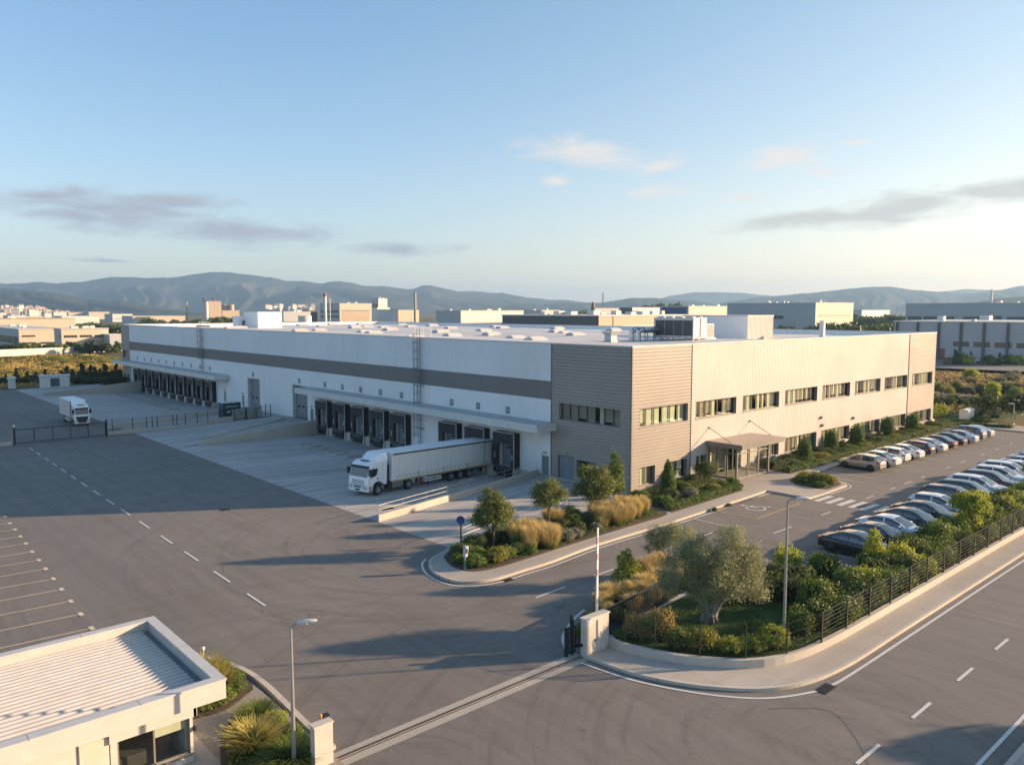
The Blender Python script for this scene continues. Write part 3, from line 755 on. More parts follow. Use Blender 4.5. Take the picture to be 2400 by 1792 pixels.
def window(axis, const, out, a0, a1, z0, z1, n, pattern=None, depth=0.32, parent=None, name='window'):
    parent = parent or WH
    f = MB()
    abox(f, axis, const, out, a0-0.05, a1+0.05, z0-0.07, z0, -depth, 0.07)            # sill
    for s0, s1, b0, b1 in ((a0, a0+0.02, z0, z1), (a1-0.02, a1, z0, z1), (a0+0.02, a1-0.02, z1-0.02, z1)):
        abox(f, axis, const, out, s0, s1, b0, b1, -depth, 0.045)
    fr = f.build(name, REVEAL, parent)
    m = MB()
    A0, A1, Z1 = a0+0.02, a1-0.02, z1-0.02
    for b0, b1 in ((z0, z0+0.06), (Z1-0.06, Z1)): abox(m, axis, const, out, A0, A1, b0, b1, -depth+0.02, -depth+0.09)
    w = (A1-A0)/n
    for k in range(n+1):
        c = min(max(A0+k*w, A0+0.03), A1-0.03)
        abox(m, axis, const, out, c-0.03, c+0.03, z0+0.06, Z1-0.06, -depth+0.022, -depth+0.088)
    m.build('frame', FRAME, fr)
    g = MB(); aquad(g, axis, const, out, A0, A1, z0, Z1, -depth+0.05); g.build('pane', GLASS, fr)
    for k in range(n):
        c0, c1 = A0+k*w+0.04, A0+(k+1)*w-0.04
        kind = pattern[k % len(pattern)] if pattern else wr.choice('ppppddx')
        if kind == 'x': continue
        frac = wr.choice((0.55, 0.75, 1.0, 1.0)) if kind == 'p' else 1.0
        lo = Z1-(Z1-z0)*(1.0 if wr.random() < 0.7 else 0.82)
        e = c0+(c1-c0)*frac
        bl = MB(); aquad(bl, axis, const, out, c0, e, lo, Z1, -depth-0.06); bl.build('blind', BLIND if kind == 'p' else BLIND_D, fr)
    b = MB(); abox(b, axis, const, out, A0, A1, z0, Z1, -depth-1.5, -depth-1.45)
    for e0, e1 in ((A0-0.04, A0), (A1, A1+0.04)): abox(b, axis, const, out, e0, e1, z0, Z1, -depth-1.5, -depth)
    abox(b, axis, const, out, A0, A1, z0-0.04, z0, -depth-1.5, -depth); abox(b, axis, const, out, A0, A1, Z1, Z1+0.04, -depth-1.5, -depth)
    b.build('room_back', ROOMD, fr)
    return fr
# ---- openings
UPW = [(52.67, 59.45), (60.72, 67.27), (68.51, 75.2), (76.52, 83.23), (84.51, 91.01), (92.4, 99.1), (100.4, 107.0), (108.6, 115.2)]
LOW = [(52.74, 54.85), (57.1, 59.45), (60.9, 62.45), (72.0, 75.4), (76.75, 83.35), (84.55, 91.2), (92.5, 99.3), (101.2, 107.0), (109.3, 115.3)]
UZ, LZ = (5.6, 7.2), (0.5, 2.15)
VEST = (63.1, 68.2)
opsR = [(a, b, *UZ) for a, b in UPW]+[(a, b, *LZ) for a, b in LOW]
def cut(ops, a0, a1): return [o for o in ops if o[1] > a0 and o[0] < a1]
GA, GB = 52.2, 59.95
HPROF = ((0, 0.0), (0.10, 0.0), (0.20, 1), (0.92, 0.85), (1.0, 0))
# right (office) facade
ribwall('grey_corner_wall', GREY, 'Y', YW, -1, XW, GA+7.75, 0.12, PAR, cut(opsR, XW, GB), 'h', 0.29, 0.045, WH, HPROF)
ribwall('white_office_wall', WHITE_LIT, 'Y', YW, -1, GB, 107.35, 0.12, PAR, cut(opsR, GB, 107.35)+[(VEST[0], VEST[1], 0, 2.85)], 'v', 0.27, 0.013, WH)
ribwall('grey_end_wall', GREY, 'Y', YW, -1, 107.35, XE, 0.12, PAR, cut(opsR, 107.35, XE), 'h', 0.29, 0.045, WH, HPROF)
mb = MB(); mb.box(XW+0.03, XE-0.03, YW-0.06, YW+0.3, -0.1, 0.12); mb.box(XW-0.06, XW+0.3, YW-0.06, YE, -1.2, 0.12); mb.build('plinth', C_WALL, WH)
for i, (a, b) in enumerate(UPW): window('Y', YW, -1, a, b, *UZ, 7 if i else 6, 'pppppp' if i == 0 else None)
for i, (a, b) in enumerate(LOW): window('Y', YW, -1, a, b, *LZ, 2 if b-a < 2.6 else 7, None)
# left (dock) facade
TW = (43.87, 51.2, 5.55, 7.1)
FTW = (178.9, 182.8, 5.5, 7.1)
NEARD = [94.65+0.0, 90.07, 85.6, 81.05, 76.6, 67.15, 62.62, 58.1]
FARD = [171.9-4.27*k for k in range(10)]
BIG = [(99.85, 104.15, 0.45, 5.05), (115.0, 119.2, 0.5, 5.05)]
PDR = [(52.5, 53.45, -0.05, 1.9), (98.1, 99.0, 0.25, 2.1), (120.8, 121.5, 0.4, 2.2), (127.9, 128.6, 0.5, 2.15)]
opsT = [TW, (49.42, 51.25, 0, 2.2), (46.6, 48.93, 0.6, 2.15), (43.6, 45.6, 0.6, 2.15)]
opsD = [(y-1.05, y+1.05, 0.2, 2.75) for y in NEARD+FARD]+BIG+PDR
ribwall('grey_corner_side_wall', GREY, 'X', XW, -1, YW, GA, 0.12, PAR, opsT, 'h', 0.29, 0.045, WH, HPROF)
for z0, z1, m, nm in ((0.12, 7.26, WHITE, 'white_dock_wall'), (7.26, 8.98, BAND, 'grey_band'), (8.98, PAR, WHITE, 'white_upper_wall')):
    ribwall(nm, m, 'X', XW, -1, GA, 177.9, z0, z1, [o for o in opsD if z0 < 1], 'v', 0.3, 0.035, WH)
ribwall('grey_far_wall', GREY, 'X', XW, -1, 177.9, YE, 0.12, PAR, [FTW, (178.9, 180.2, 0.5, 2.1), (181.2, 182.4, 0.9, 2.1)], 'h', 0.29, 0.045, WH, HPROF)
for y in (GA, 177.9): mb = MB(); mb.box(XW-0.075, XW, y-0.05, y+0.05, 0.12, PAR); mb.build('corner_trim', TRIM_D, WH)
for x in (GB, 107.35): mb = MB(); mb.box(x-0.05, x+0.05, YW-0.075, YW, 0.12, PAR); mb.build('corner_trim', TRIM_D, WH)
mb = MB(); mb.box(XW-0.08, XW+0.06, YW-0.08, YW+0.06, 0.12, PAR); mb.build('corner_trim', TRIM_D, WH)
window('X', XW, -1, *TW, 7, 'ddpdddd'); window('X', XW, -1, *FTW, 5, 'p')
window('X', XW, -1, 46.6, 48.93, 0.6, 2.15, 2, 'dx'); window('X', XW, -1, 43.6, 45.6, 0.6, 2.15, 2, 'xd')
window('X', XW, -1, 178.9, 180.2, 0.5, 2.1, 2, 'xx'); window('X', XW, -1, 181.2, 182.4, 0.9, 2.1, 2, 'xx')
# back walls, roof, parapet
mb = MB()
mb.quad((XE, YW, -1.2), (XE, YE, -1.2), (XE, YE, PAR), (XE, YW, PAR)); mb.quad((XE, YE, -1.2), (XW, YE, -1.2), (XW, YE, PAR), (XE, YE, PAR))
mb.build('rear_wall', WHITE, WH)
def mat_roof():
    t = NT('roof_membrane'); p = t.pos(True)
    a = t.noise(p, 0.09, 5); b = t.noise(p, 1.2, 4)
    c = t.mix(t.rng(a, 0.3, 0.7), (0.50, 0.49, 0.47), (0.66, 0.65, 0.63)); c = t.mix(t.rng(b, 0.55, 0.8, 0, 0.3), c, (0.36, 0.34, 0.32))
    t.set(col=c, rough=0.6, spec=0.3); return t.mat
ROOFM = mat_roof()
nx, ny = 34, 60
V = []; 
for j in range(ny+1):
    for i in range(nx+1):
        x = XW+0.3+(XE-XW-0.6)*i/nx; y = YW+0.3+(YE-YW-0.6)*j/ny
        w = 0.5-0.5*math.cos(2*math.pi*(x-XW)/21.6)
        edge = min(1, min(x-XW, XE-x, y-YW, YE-y)/5)
        V.append((x, y, ROOF-0.05+edge*(0.30*w+0.07*math.sin(y*0.31+x*0.2))))
mb = MB(); mb.add(V, [(j*(nx+1)+i, j*(nx+1)+i+1, (j+1)*(nx+1)+i+1, (j+1)*(nx+1)+i) for j in range(ny) for i in range(nx)], 0, True)
mb.build('roof', ROOFM, WH)
mb = MB(); T_ = 0.32
mb.box(XW+0.005, XW+T_, YW+0.005, YE, ROOF-0.3, PAR-0.02); mb.box(XE-T_, XE-0.01, YW, YE, ROOF-0.3, PAR-0.02)
mb.box(XW+T_, XE-T_, YW+0.005, YW+T_, ROOF-0.3, PAR-0.02); mb.box(XW+T_, XE-T_, YE-T_, YE-0.01, ROOF-0.3, PAR-0.02)
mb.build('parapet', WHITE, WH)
mb = MB(); c = 0.07
mb.box(XW-c, XW+T_+0.03, YW-c, YE+c, PAR-0.015, PAR+0.08); mb.box(XE-T_-0.03, XE+c, YW-c, YE+c, PAR-0.015, PAR+0.08)
mb.box(XW+T_+0.03, XE-T_-0.03, YW-c, YW+T_+0.03, PAR-0.015, PAR+0.08); mb.box(XW+T_+0.03, XE-T_-0.03, YE-T_-0.03, YE+c, PAR-0.015, PAR+0.08)
mb.build('parapet_cap', TRIM_L, WH)
# skylights (each a curb with a pale ridge cover)
SKYL = M('skylight_cover', (0.70, 0.69, 0.66), 0.35, var=0.08)
SKYS = M('skylight_kerb', (0.40, 0.40, 0.40), 0.5, var=0.1)
sk = MB(); L2, W2 = 1.25, 0.75
sk.box(-L2, L2, -W2, W2, -0.3, 0.16); sk0 = sk.build('skylight', SKYS, WH, local=True)
sc_ = MB(); sc_.add([(-L2-.05, -W2-.05, 0.163), (L2+.05, -W2-.05, 0.163), (L2+.05, W2+.05, 0.163), (-L2-.05, W2+.05, 0.163), (-L2+.25, 0, 0.42), (L2-.25, 0, 0.42)], [(0, 1, 5, 4), (2, 3, 4, 5), (3, 0, 4), (1, 2, 5)]); sc_.build('cover', SKYL, sk0, local=True)
SKP = [(66.2, 106), (72, 134), (82, 138), (80.4, 123), (112, 166.5), (106.8, 146.5), (79.8, 107), (98.5, 128.7), (72, 93.7), (88.3, 106), (77.7, 91.5), (103.7, 118.7), (72.2, 79.9), (65.5, 69), (107.2, 107), (92, 90), (82, 78.2), (87.5, 171), (99.7, 178.8), (62, 150), (68, 160), (92, 150), (96, 162), (66, 175), (76, 168), (104, 172), (84, 155), (58.5, 84), (98, 98), (110, 128), (90, 140), (106, 92), (72, 118), (62, 122), (112, 80), (100, 145)]
for i, (x, y) in enumerate(SKP):
    o = sk0 if i == 0 else copy_tree(sk0, WH)
    w = 0.5-0.5*math.cos(2*math.pi*(x-XW)/21.6)
    o.location = (x-XW, y-YW, ROOF+0.30*w)
# plant room box on the roof
px0 = at(1700+285/5.5075, 1).xy
PX0, PX1, PY0, PY1 = 91.2, 97.4, 56.5, 66.5
ph = MB(); mbx = MB()
p_ = thing  # (keeps the plant room a part of the building)
mb = MB(); mb.box(PX0+0.02, PX1-0.02, PY0+0.02, PY1-0.02, ROOF-0.2, 14.75); ph = mb.build('plant_room', WHITE, WH)
ribwall('plant_room_front', WHITE_LIT, 'Y', PY0, -1, PX0, PX1, ROOF-0.2, 14.7, (), 'v', 0.3, 0.04, ph)
ribwall('plant_room_side', WHITE, 'X', PX0, -1, PY0, PY1, ROOF-0.2, 14.7, (), 'v', 0.6, 0.04, ph)
mb = MB(); mb.box(PX0-0.08, PX1+0.08, PY0-0.08, PY1+0.08, 14.7, 14.85); mb.build('plant_room_cap', TRIM_L, ph)
# boxy roof houses far off on the roof, and small stack
a = at(1604/2.0-197, 150)
for (pa, pb, yt, dep, hh, ln, nm) in ((604, 660, 731, 168, 3.6, 7.0, 'stair_house'), (558, 582, 741, 172, 2.4, 3.0, 'hatch_house')):
    c = at(pa, dep); wx = along_x((c.x, c.y), pb); top = hz(yt, dep)
    mb = MB(); mb.box(c.x, c.x+wx, c.y, c.y+ln, ROOF-0.1, top); o = mb.build(nm, WHITE, WH)
    if nm == 'hatch_house':
        mb = MB(); mb.box(c.x+wx*0.35, c.x+wx*0.65, c.y-0.05, c.y, ROOF+0.3, ROOF+1.6); mb.build('hatch_door', TRIM_D, o)
c = at(1932, 106); mb = MB(); mb.box(c.x, c.x+0.45, c.y, c.y+0.6, ROOF-0.1, 14.05); mb.box(c.x-0.03, c.x+0.48, c.y-0.03, c.y+0.63, 14.05, 14.12); mb.build('flue', TRIM_L, WH)
# ---- dock canopies
def canopy(y0, y1, zt=5.15, zb=4.5, dep=2.5):
    mb = MB(); x0 = XW-dep
    mb.hexa([(x0, y0, zb), (XW-0.04, y0, zb), (XW-0.04, y1, zb), (x0, y1, zb)], [(x0, y0, zt), (XW-0.04, y0, zt-0.06), (XW-0.04, y1, zt-0.06), (x0, y1, zt)])
    o = mb.build('dock_canopy', WHITE, WH)
    f = MB(); f.box(x0-0.04, x0-0.004, y0-0.02, y1+0.02, zb-0.03, zt+0.04); f.box(x0-0.004, XW-0.05, y0-0.04, y0-0.004, zb-0.03, zt+0.04); f.build('fascia', TRIM_L, o)
    f = MB(); f.box(x0+0.02, XW-0.05, y0+0.02, y1-0.02, zt+0.004, zt+0.03)
    f.build('canopy_top', M('canopy_sheet', (0.40, 0.42, 0.42), 0.5, var=0.15, scale=0.8), o)
    f = MB(); f.box(x0+0.02, XW-0.05, y0+0.02, y1-0.02, zb-0.02, zb-0.004); f.build('soffit', M('soffit_panel', (0.42, 0.38, 0.33), 0.6), o)
canopy(51.55, 98.6); canopy(126.3, 182.0, 5.05, 4.4)
mb = MB(); mb.tube((XW-0.25, 177.6, 0.1), (XW-0.25, 177.6, 4.4), 0.1, None, 8); mb.build('downpipe', TRIM_L, WH)
# ---- dock shelters
def make_dock(y):
    r = bpy.data.objects.new('dock_shelter', None); COL.objects.link(r); r.parent = WH; KIDS.setdefault(WH.name, []).append(r)
    r.location = (0, y-YW, 0); r.empty_display_size = 0.3
    D, hw, zt, zb = 0.82, 1.58, 3.62, 0.22
    m = MB()
    m.box(-D, -0.05, -hw, -hw+0.06, zb, zt); m.box(-D, -0.05, hw-0.06, hw, zb, zt); m.box(-D, -0.05, -hw+0.06, hw-0.06, zt-0.06, zt)
    m.build('hood', BLACK, r, local=True)
    m = MB()
    m.quad((-D+.02, -hw+.06, zb), (-D+.02, -hw+.06, zt-.06), (-D+.12, -hw+.62, zt-.06), (-D+.12, -hw+.62, zb))
    m.quad((-D+.12, hw-.62, zb), (-D+.12, hw-.62, zt-.06), (-D+.02, hw-.06, zt-.06), (-D+.02, hw-.06, zb))
    m.quad((-D+.02, -hw+.06, zt-.06), (-D+.02, hw-.06, zt-.06), (-D+.14, hw-.6, zt-1.12), (-D+.14, -hw+.6, zt-1.12))
    m.build('curtain', M('black_curtain', (0.028, 0.033, 0.037), 0.5, var=0.25, scale=2), r, local=True)
    m = MB(); m.box(-D-0.02, -D, -hw-0.02, hw+0.02, zt-0.03, zt+0.03); m.box(-D-0.02, -D, -hw-0.02, -hw+0.04, zb, zt-0.03)
    m.build('edge_trim', M('white_edge', (0.75, 0.75, 0.74), 0.5), r, local=True)
    for s in (-1, 1): m = MB(); m.box(-D-0.005, -D+0.012, s*(hw-0.3)-0.035, s*(hw-0.3)+0.035, 0.95, 1.55); m.build('guide_mark', M('white_mark', (0.8, 0.8, 0.78), 0.5), r, local=True)
    m = MB(); m.box(-0.02, 0.02, -1.05, 1.05, 0.2, 2.75)
    for k in range(4): m.box(-0.035, -0.02, -1.05, 1.05, 0.25+0.62*k, 0.28+0.62*k)
    dl = m.build('door_leaf', DOORG, r, local=True)
    m = MB(); m.box(-0.035, -0.022, -0.28, 0.28, 1.95, 2.2); m.build('vision_pane', BLACK, dl, local=True)
    m = MB(); m.box(-D-0.05, -0.06, -1.0, 1.0, 0.02, 0.16); m.box(-D-0.3, -D-0.06, -0.95, 0.95, -0.02, 0.05); m.build('dock_leveller', STEELD, r, local=True)
    for s in (-1, 1): m = MB(); m.box(-D-0.14, -D, s*1.25-0.14, s*1.25+0.14, -0.35, 0.15); m.build('bumper', BLACK, r, local=True)
    m = MB(); m.box(-D+0.05, -0.06, -0.95, 0.95, -0.85, 0.0); m.build('pit', M('dock_pit', (0.03, 0.03, 0.032), 0.8), r, local=True)
    m = MB(); m.box(-D, -0.06, hw-0.32, hw+0.98, -0.95, 0.18); m.box(-D-0.18, -D, hw-0.22, hw+0.55, -0.95, -0.1); m.build('concrete_plinth', C_WALL, r, local=True)
    m = MB(); m.box(-D, -0.06, -hw-0.1, -hw+0.3, -0.95, 0.12); m.build('concrete_plinth', C_WALL, r, local=True)
    return r
for i, y in enumerate(NEARD+FARD):
    if i == 0: D0 = make_dock(y)
    else:
        o = copy_tree(D0, WH); o.location = (0, y-YW, 0)
# number plates over the doors
SIGNB = M('plate_grey', (0.16, 0.17, 0.18), 0.5); SIGNW = M('plate_white', (0.45, 0.47, 0.48), 0.5)
m = MB(); m.box(-0.07, -0.04, -0.3, 0.3, -0.33, 0.33); s0 = m.build('number_plate', SIGNB, WH, local=True)
m = MB()
for y0, y1, z0, z1 in ((-0.2, -0.12, -0.2, 0.2), (0.12, 0.2, -0.2, 0.2), (-0.12, 0.12, -0.04, 0.04), (-0.12, 0.12, 0.14, 0.2)): m.box(-0.078, -0.07, y0, y1, z0, z1)
m.build('numeral', SIGNW, s0, local=True)
for i, y in enumerate([94.86, 90.25, 85.85, 81.34, 76.85, 67.33, 62.87, 58.3, 102.1, 117.2]+[172.9-4.27*k for k in range(10)]):
    o = s0 if i == 0 else copy_tree(s0, WH); o.location = (0, y-YW, 5.73)
# sectional doors and person doors
for a0, a1, z0, z1 in BIG:
    m = MB(); m.box(XW+0.45, XW+0.5, a0, a1, z0, z1)
    for k in range(8): m.box(XW+0.435, XW+0.45, a0, a1, z0+0.02+k*0.58, z0+0.05+k*0.58)
    d = m.build('sectional_door', DOORG, WH)
    m = MB()
    for k in range(3): m.box(XW+0.44, XW+0.451, a0+0.55+k*1.25, a0+1.2+k*1.25, z0+1.45, z0+1.8)
    m.build('vision_pane', BLACK, d)
    m = MB(); m.box(XW-0.05, XW+0.5, a0-0.12, a0, z0, z1); m.box(XW-0.05, XW+0.5, a1, a1+0.12, z0, z1); m.box(XW-0.05, XW+0.5, a0-0.12, a1+0.12, z1, z1+0.12); m.build('door_frame', TRIM_L, d)
for a0, a1, z0, z1 in PDR+[(49.42, 51.25, 0.0, 2.2)]:
    m = MB(); m.box(XW+0.1, XW+0.15, a0, a1, z0, z1); d = m.build('side_door', DOORG, WH)
    m = MB(); m.box(XW-0.05, XW+0.15, a0-0.07, a0, z0, z1); m.box(XW-0.05, XW+0.15, a1, a1+0.07, z0, z1); m.box(XW-0.05, XW+0.15, a0-0.07, a1+0.07, z1, z1+0.07); m.build('door_frame', TRIM_L if a0 > 52 else TRIM_D, d)
    m = MB(); m.box(XW+0.05, XW+0.1, a0+0.1, a0+0.18, z0+0.95, z0+1.1)
    if a1-a0 > 1.5: m.box(XW+0.09, XW+0.1, (a0+a1)/2-0.02, (a0+a1)/2+0.02, z0, z1)
    m.build('handle', STEEL, d)
    m = MB(); m.box(XW-0.2, XW-0.04, (a0+a1)/2-0.2, (a0+a1)/2+0.2, z1+0.25, z1+0.42); m.build('door_lamp', M('lamp_box', (0.42, 0.38, 0.3), 0.4), d)
# two caged ladders
LADM = M('ladder_steel', (0.20, 0.22, 0.235), 0.5, 0.4, var=0.12)
def ladder(y, zb):
    m = MB(); x = XW-0.28
    for s in (-0.24, 0.24): m.tube((x, y+s, zb), (x, y+s, PAR+1.15), 0.035, None, 6)
    z = zb+0.3
    while z < PAR: m.tube((x, y-0.24, z), (x, y+0.24, z), 0.02, None, 5); z += 0.3
    o = m.build('caged_ladder', LADM, WH)
    c = MB(); z = zb+2.2
    zs = []
    while z < PAR+1.1: zs.append(z); z += 0.95
    pr = [(x, y-0.3)]+[(x-0.08-0.62*math.sin(R(t)), y-0.4*math.cos(R(t))) for t in (0, 36, 72, 108, 144, 180)]+[(x, y+0.3)]
    for z in zs: c.path([(a, b, z) for a, b in pr], 0.026, 4)
    for k in range(1, 7): c.tube((*pr[k], zs[0]), (*pr[k], zs[-1]), 0.02, None, 4)
    c.build('cage', LADM, o)
    c = MB()
    for z in (zb+0.6, zb+3, zb+5.4, zb+7.8): c.box(x, XW-0.03, y-0.62, y-0.55, z, z+0.07); c.box(x-0.04, x+0.03, y-0.62, y+0.3, z, z+0.06)
    c.build('wall_bracket', STEELD, o)
    c = MB()
    for xx in (XW-0.25, XW+0.9): 
        for s in (-0.75, 0.75): c.tube((xx, y+s, PAR), (xx, y+s, PAR+1.1), 0.025, None, 5)
    for s in (-0.75, 0.75):
        for z in (0.55, 1.08): c.tube((XW-0.25, y+s, PAR+z), (XW+0.9, y+s, PAR+z), 0.02, None, 5)
    c.build('guard_rail', M('white_rail', (0.65, 0.65, 0.63), 0.4), o)
ladder(73.0, -0.7); ladder(137.2, 5.1)
for x, z in ((84.2, 3.5), (84.5, 2.6), (92.0, 2.75)): m = MB(); m.box(x-0.09, x+0.09, YW-0.25, YW-0.03, z, z+0.28); m.build('wall_lamp', TRIM_D, WH)
for x in (75.0, 90.2, 99.8, 115.6): m = MB(); m.box(x-0.75, x+0.1, YW-0.42, YW-0.08, 0.15, 0.62); m.build('air_conditioner', M('ac_box', (0.6, 0.6, 0.58), 0.5), WH)
# ---- entrance: glass lobby, canopy, stays
CANY = M('canopy_metal', (0.20, 0.185, 0.165), 0.4, var=0.06)
CX0, CX1, CYF, ZT, ZBt = 62.4, 69.95, 38.85, 3.42, 3.0
mb = MB(); mb.hexa([(CX0, CYF, ZBt), (CX1, CYF, ZBt), (CX1, YW-0.05, ZBt), (CX0, YW-0.05, ZBt)], [(CX0, CYF, ZT), (CX1, CYF, ZT), (CX1, YW-0.05, ZT), (CX0, YW-0.05, ZT)])
en = mb.build('entrance_canopy', CANY, WH)
mb = MB(); mb.hexa([(CX0+.15, CYF+.15, ZT+.003), (CX1-.15, CYF+.15, ZT+.003), (CX1-.15, YW-0.1, ZT+.003), (CX0+.15, YW-0.1, ZT+.003)], [(CX0+.15, CYF+.15, ZT+.012), (CX1-.15, CYF+.15, ZT+.012), (CX1-.15, YW-0.1, ZT+.012), (CX0+.15, YW-0.1, ZT+.012)])
for k in range(1, 6): mb.bar((CX0+.15+k*1.2, CYF+.15, ZT+.012), (CX0+.15+k*1.2, YW-0.1, ZT+.012), 0.03, 0.008)
mb.build('canopy_roof_sheet', M('canopy_roof', (0.36, 0.30, 0.25), 0.5, var=0.08), en)
for x in (62.84, 69.77): mb = MB(); mb.tube((x, YW-0.05, 4.6), (x, YW-2.4, ZT+0.02), 0.03, None, 6); mb.box(x-0.07, x+0.07, YW-0.12, YW-0.03, 4.52, 4.68); mb.build('stay_rod', TRIM_D, en)
VX0, VX1, VYF = 62.75, 68.1, 39.6
mb = MB()
def post(x, y, w=0.09, z1=ZBt-0.004): mb.box(x-w, x+w, y-w, y+w, 0.14, z1)
for x in (VX0, 64.55, 66.3, VX1): post(x, VYF, 0.09 if x not in (64.55, 66.3) else 0.05)
for y in (40.6, 41.6, 42.55): post(VX0, y, 0.05); post(VX1, y, 0.05)
for z in (2.45, 0.16):
    mb.box(VX0, VX1, VYF-0.04, VYF+0.04, z, z+0.09 if z > 1 else z+0.1); mb.box(VX0-0.04, VX0+0.04, VYF, YW, z, z+0.1); mb.box(VX1-0.04, VX1+0.04, VYF, YW, z, z+0.1)
lob = mb.build('glass_lobby', FRAME, WH)
mb = MB(); mb.quad((VX0, VYF, 0.2), (VX1, VYF, 0.2), (VX1, VYF, ZBt), (VX0, VYF, ZBt)); mb.quad((VX0, YW, 0.2), (VX0, VYF, 0.2), (VX0, VYF, ZBt), (VX0, YW, ZBt)); mb.quad((VX1, VYF, 0.2), (VX1, YW, 0.2), (VX1, YW, ZBt), (VX1, VYF, ZBt))
mb.build('pane', GLASS, lob)
mb = MB(); mb.box(62.6, 68.6, YW+1.6, YW+1.7, 0.1, 3.0); mb.box(62.6, 68.6, YW-0.02, YW+1.6, 2.86, 2.9); mb.box(62.6, 68.6, YW, YW+1.6, 0.05, 0.14)
mb.build('hall_wall', M('hall_wall', (0.62, 0.60, 0.48), 0.8, var=0.3, scale=1.5), lob)
mb = MB()
for x in (64.2, 65.6, 66.9): mb.box(x, x+0.1, YW-0.02, YW+0.08, 0.14, 2.86)
mb.box(62.9, 68.2, YW-0.02, YW+0.06, 2.2, 2.3); mb.build('inner_door_frame', TRIM_D, lob)
# ---- things standing on the roof
UNITW = M('unit_casing', (0.60, 0.57, 0.52), 0.45, var=0.1)
LOUV = M('dark_coil', (0.035, 0.037, 0.04), 0.5, 0.3, var=0.3, scale=6)
c = at(1626, 95.0); ux, uy = c.x, c.y
UL, UW_, Z0, Z1 = 5.9, 2.75, 12.05, 14.6
hv = thing('chiller_unit', 'big beige rooftop chiller with dark louvred side above the corner parapet', 'chiller', (ux, uy, ROOF))
m = MB(); m.box(ux, ux+1.25, uy, uy+UL, Z0+0.2, Z1); m.box(ux+1.5, ux+UW_, uy, uy+UL, Z0+0.2, Z1); m.box(ux+0.05, ux+UW_-0.05, uy+0.05, uy+UL-0.05, Z1-0.16, Z1-0.03); bevel(m.build('casing', UNITW, hv), 0.03)
m = MB(); m.box(ux-0.02, ux, uy+0.12, uy+UL-0.35, Z0+0.4, Z1-0.3); lo = m.build('louvre', LOUV, hv)
m = MB()
for k in range(5): m.box(ux-0.06, ux-0.02, uy+0.1+k*1.36, uy+0.17+k*1.36, Z0+0.35, Z1-0.25)
for k in range(9): m.box(ux-0.045, ux-0.021, uy+0.12, uy+UL-0.35, Z0+0.6+k*0.2, Z0+0.625+k*0.2)
m.build('guard_bar', M('guard_bar', (0.30, 0.30, 0.30), 0.4, 0.4), lo)
for yy in (0.9, 2.4, 3.9, 5.2):
    m = MB(); m.lathe([(0.55, 0), (0.55, 0.16), (0.5, 0.16), (0.1, 0.08), (0, 0.08)], (ux+0.66, uy+yy, Z1+0.002), 14); m.build('fan', UNITW, hv)
    m = MB(); m.lathe([(0.55, 0), (0.55, 0.16), (0.5, 0.16), (0.1, 0.08), (0, 0.08)], (ux+2.12, uy+yy, Z1+0.002), 14); m.build('fan', UNITW, hv)
m = MB(); m.box(ux-0.05, ux+UW_, uy-0.05, uy+UL+0.05, Z0+0.08, Z0+0.2)
for k in range(7):
    for xx in (0.1, 1.3, 2.5): m.box(ux+xx, ux+xx+0.12, uy+0.1+k*0.93, uy+0.22+k*0.93, ROOF-0.2, Z0+0.08)
m.build('base_frame', STEEL, hv)
cu = thing('condenser_unit', 'small ribbed condenser beside the big rooftop chiller and the plant room', 'condenser', (ux+3.3, uy+0.3, ROOF))
m = MB(); m.box(ux+3.3, ux+5.0, uy+0.5, uy+2.4, Z0+0.1, Z1-0.75); m.build('casing', UNITW, cu)
m = MB()
for k in range(13): m.box(ux+3.32+k*0.13, ux+3.36+k*0.13, uy+0.46, uy+0.5, Z0+0.2, Z1-0.85)
m.build('fin', STEEL, cu)
m = MB(); m.box(ux+3.2, ux+5.1, uy+0.3, uy+2.5, ROOF-0.2, Z0+0.1); m.build('base_frame', STEEL, cu)
DUCT = M('silver_duct', (0.55, 0.57, 0.60), 0.28, 0.85, var=0.1, scale=3)
dp = at(1496, 98.0); dq = at(1553, 96.0)
du = thing('air_duct', 'fat silver insulated duct on legs running into the rooftop chiller', 'duct', (dp.x, dp.y, ROOF))
zc_ = 13.15
m = MB(); m.path([(dp.x, dp.y, ROOF), (dp.x, dp.y, zc_-0.45), (dp.x+0.1, dp.y-0.1, zc_-0.1), (dp.x+0.5, dp.y-0.4, zc_), (ux+0.1, uy+UL-0.5, zc_)], 0.36, 12)
m.path([(dp.x-0.3, dp.y+0.8, ROOF), (dp.x-0.3, dp.y+0.8, zc_-0.45), (dp.x-0.2, dp.y+0.7, zc_-0.1), (dp.x+0.3, dp.y+0.5, zc_), (ux+0.4, uy+UL+0.4, zc_)], 0.36, 12); m.build('pipe', DUCT, du)
m = MB(); d_ = Vector((ux-dp.x, uy+UL-0.5-dp.y, 0))
for t_ in (0.3, 0.75):
    q = Vector((dp.x, dp.y, 0))+d_*t_
    for s in (-0.3, 0.9): m.box(q.x+s*0.3, q.x+s*0.3+0.08, q.y+s, q.y+s+0.08, ROOF-0.2, zc_-0.3)
    m.box(q.x-0.1, q.x+0.4, q.y-0.35, q.y+1.0, zc_-0.42, zc_-0.34)
m.build('support', STEELD, du)
hp = at(1432, 92); m = MB(); m.hexa([(hp.x-.5, hp.y-.5, ROOF-.2), (hp.x+.5, hp.y-.5, ROOF-.2), (hp.x+.5, hp.y+.5, ROOF-.2), (hp.x-.5, hp.y+.5, ROOF-.2)], [(hp.x-.5, hp.y-.5, 12.6), (hp.x+.5, hp.y-.5, 12.6), (hp.x+.5, hp.y+.5, 12.6), (hp.x-.5, hp.y+.5, 12.6)])
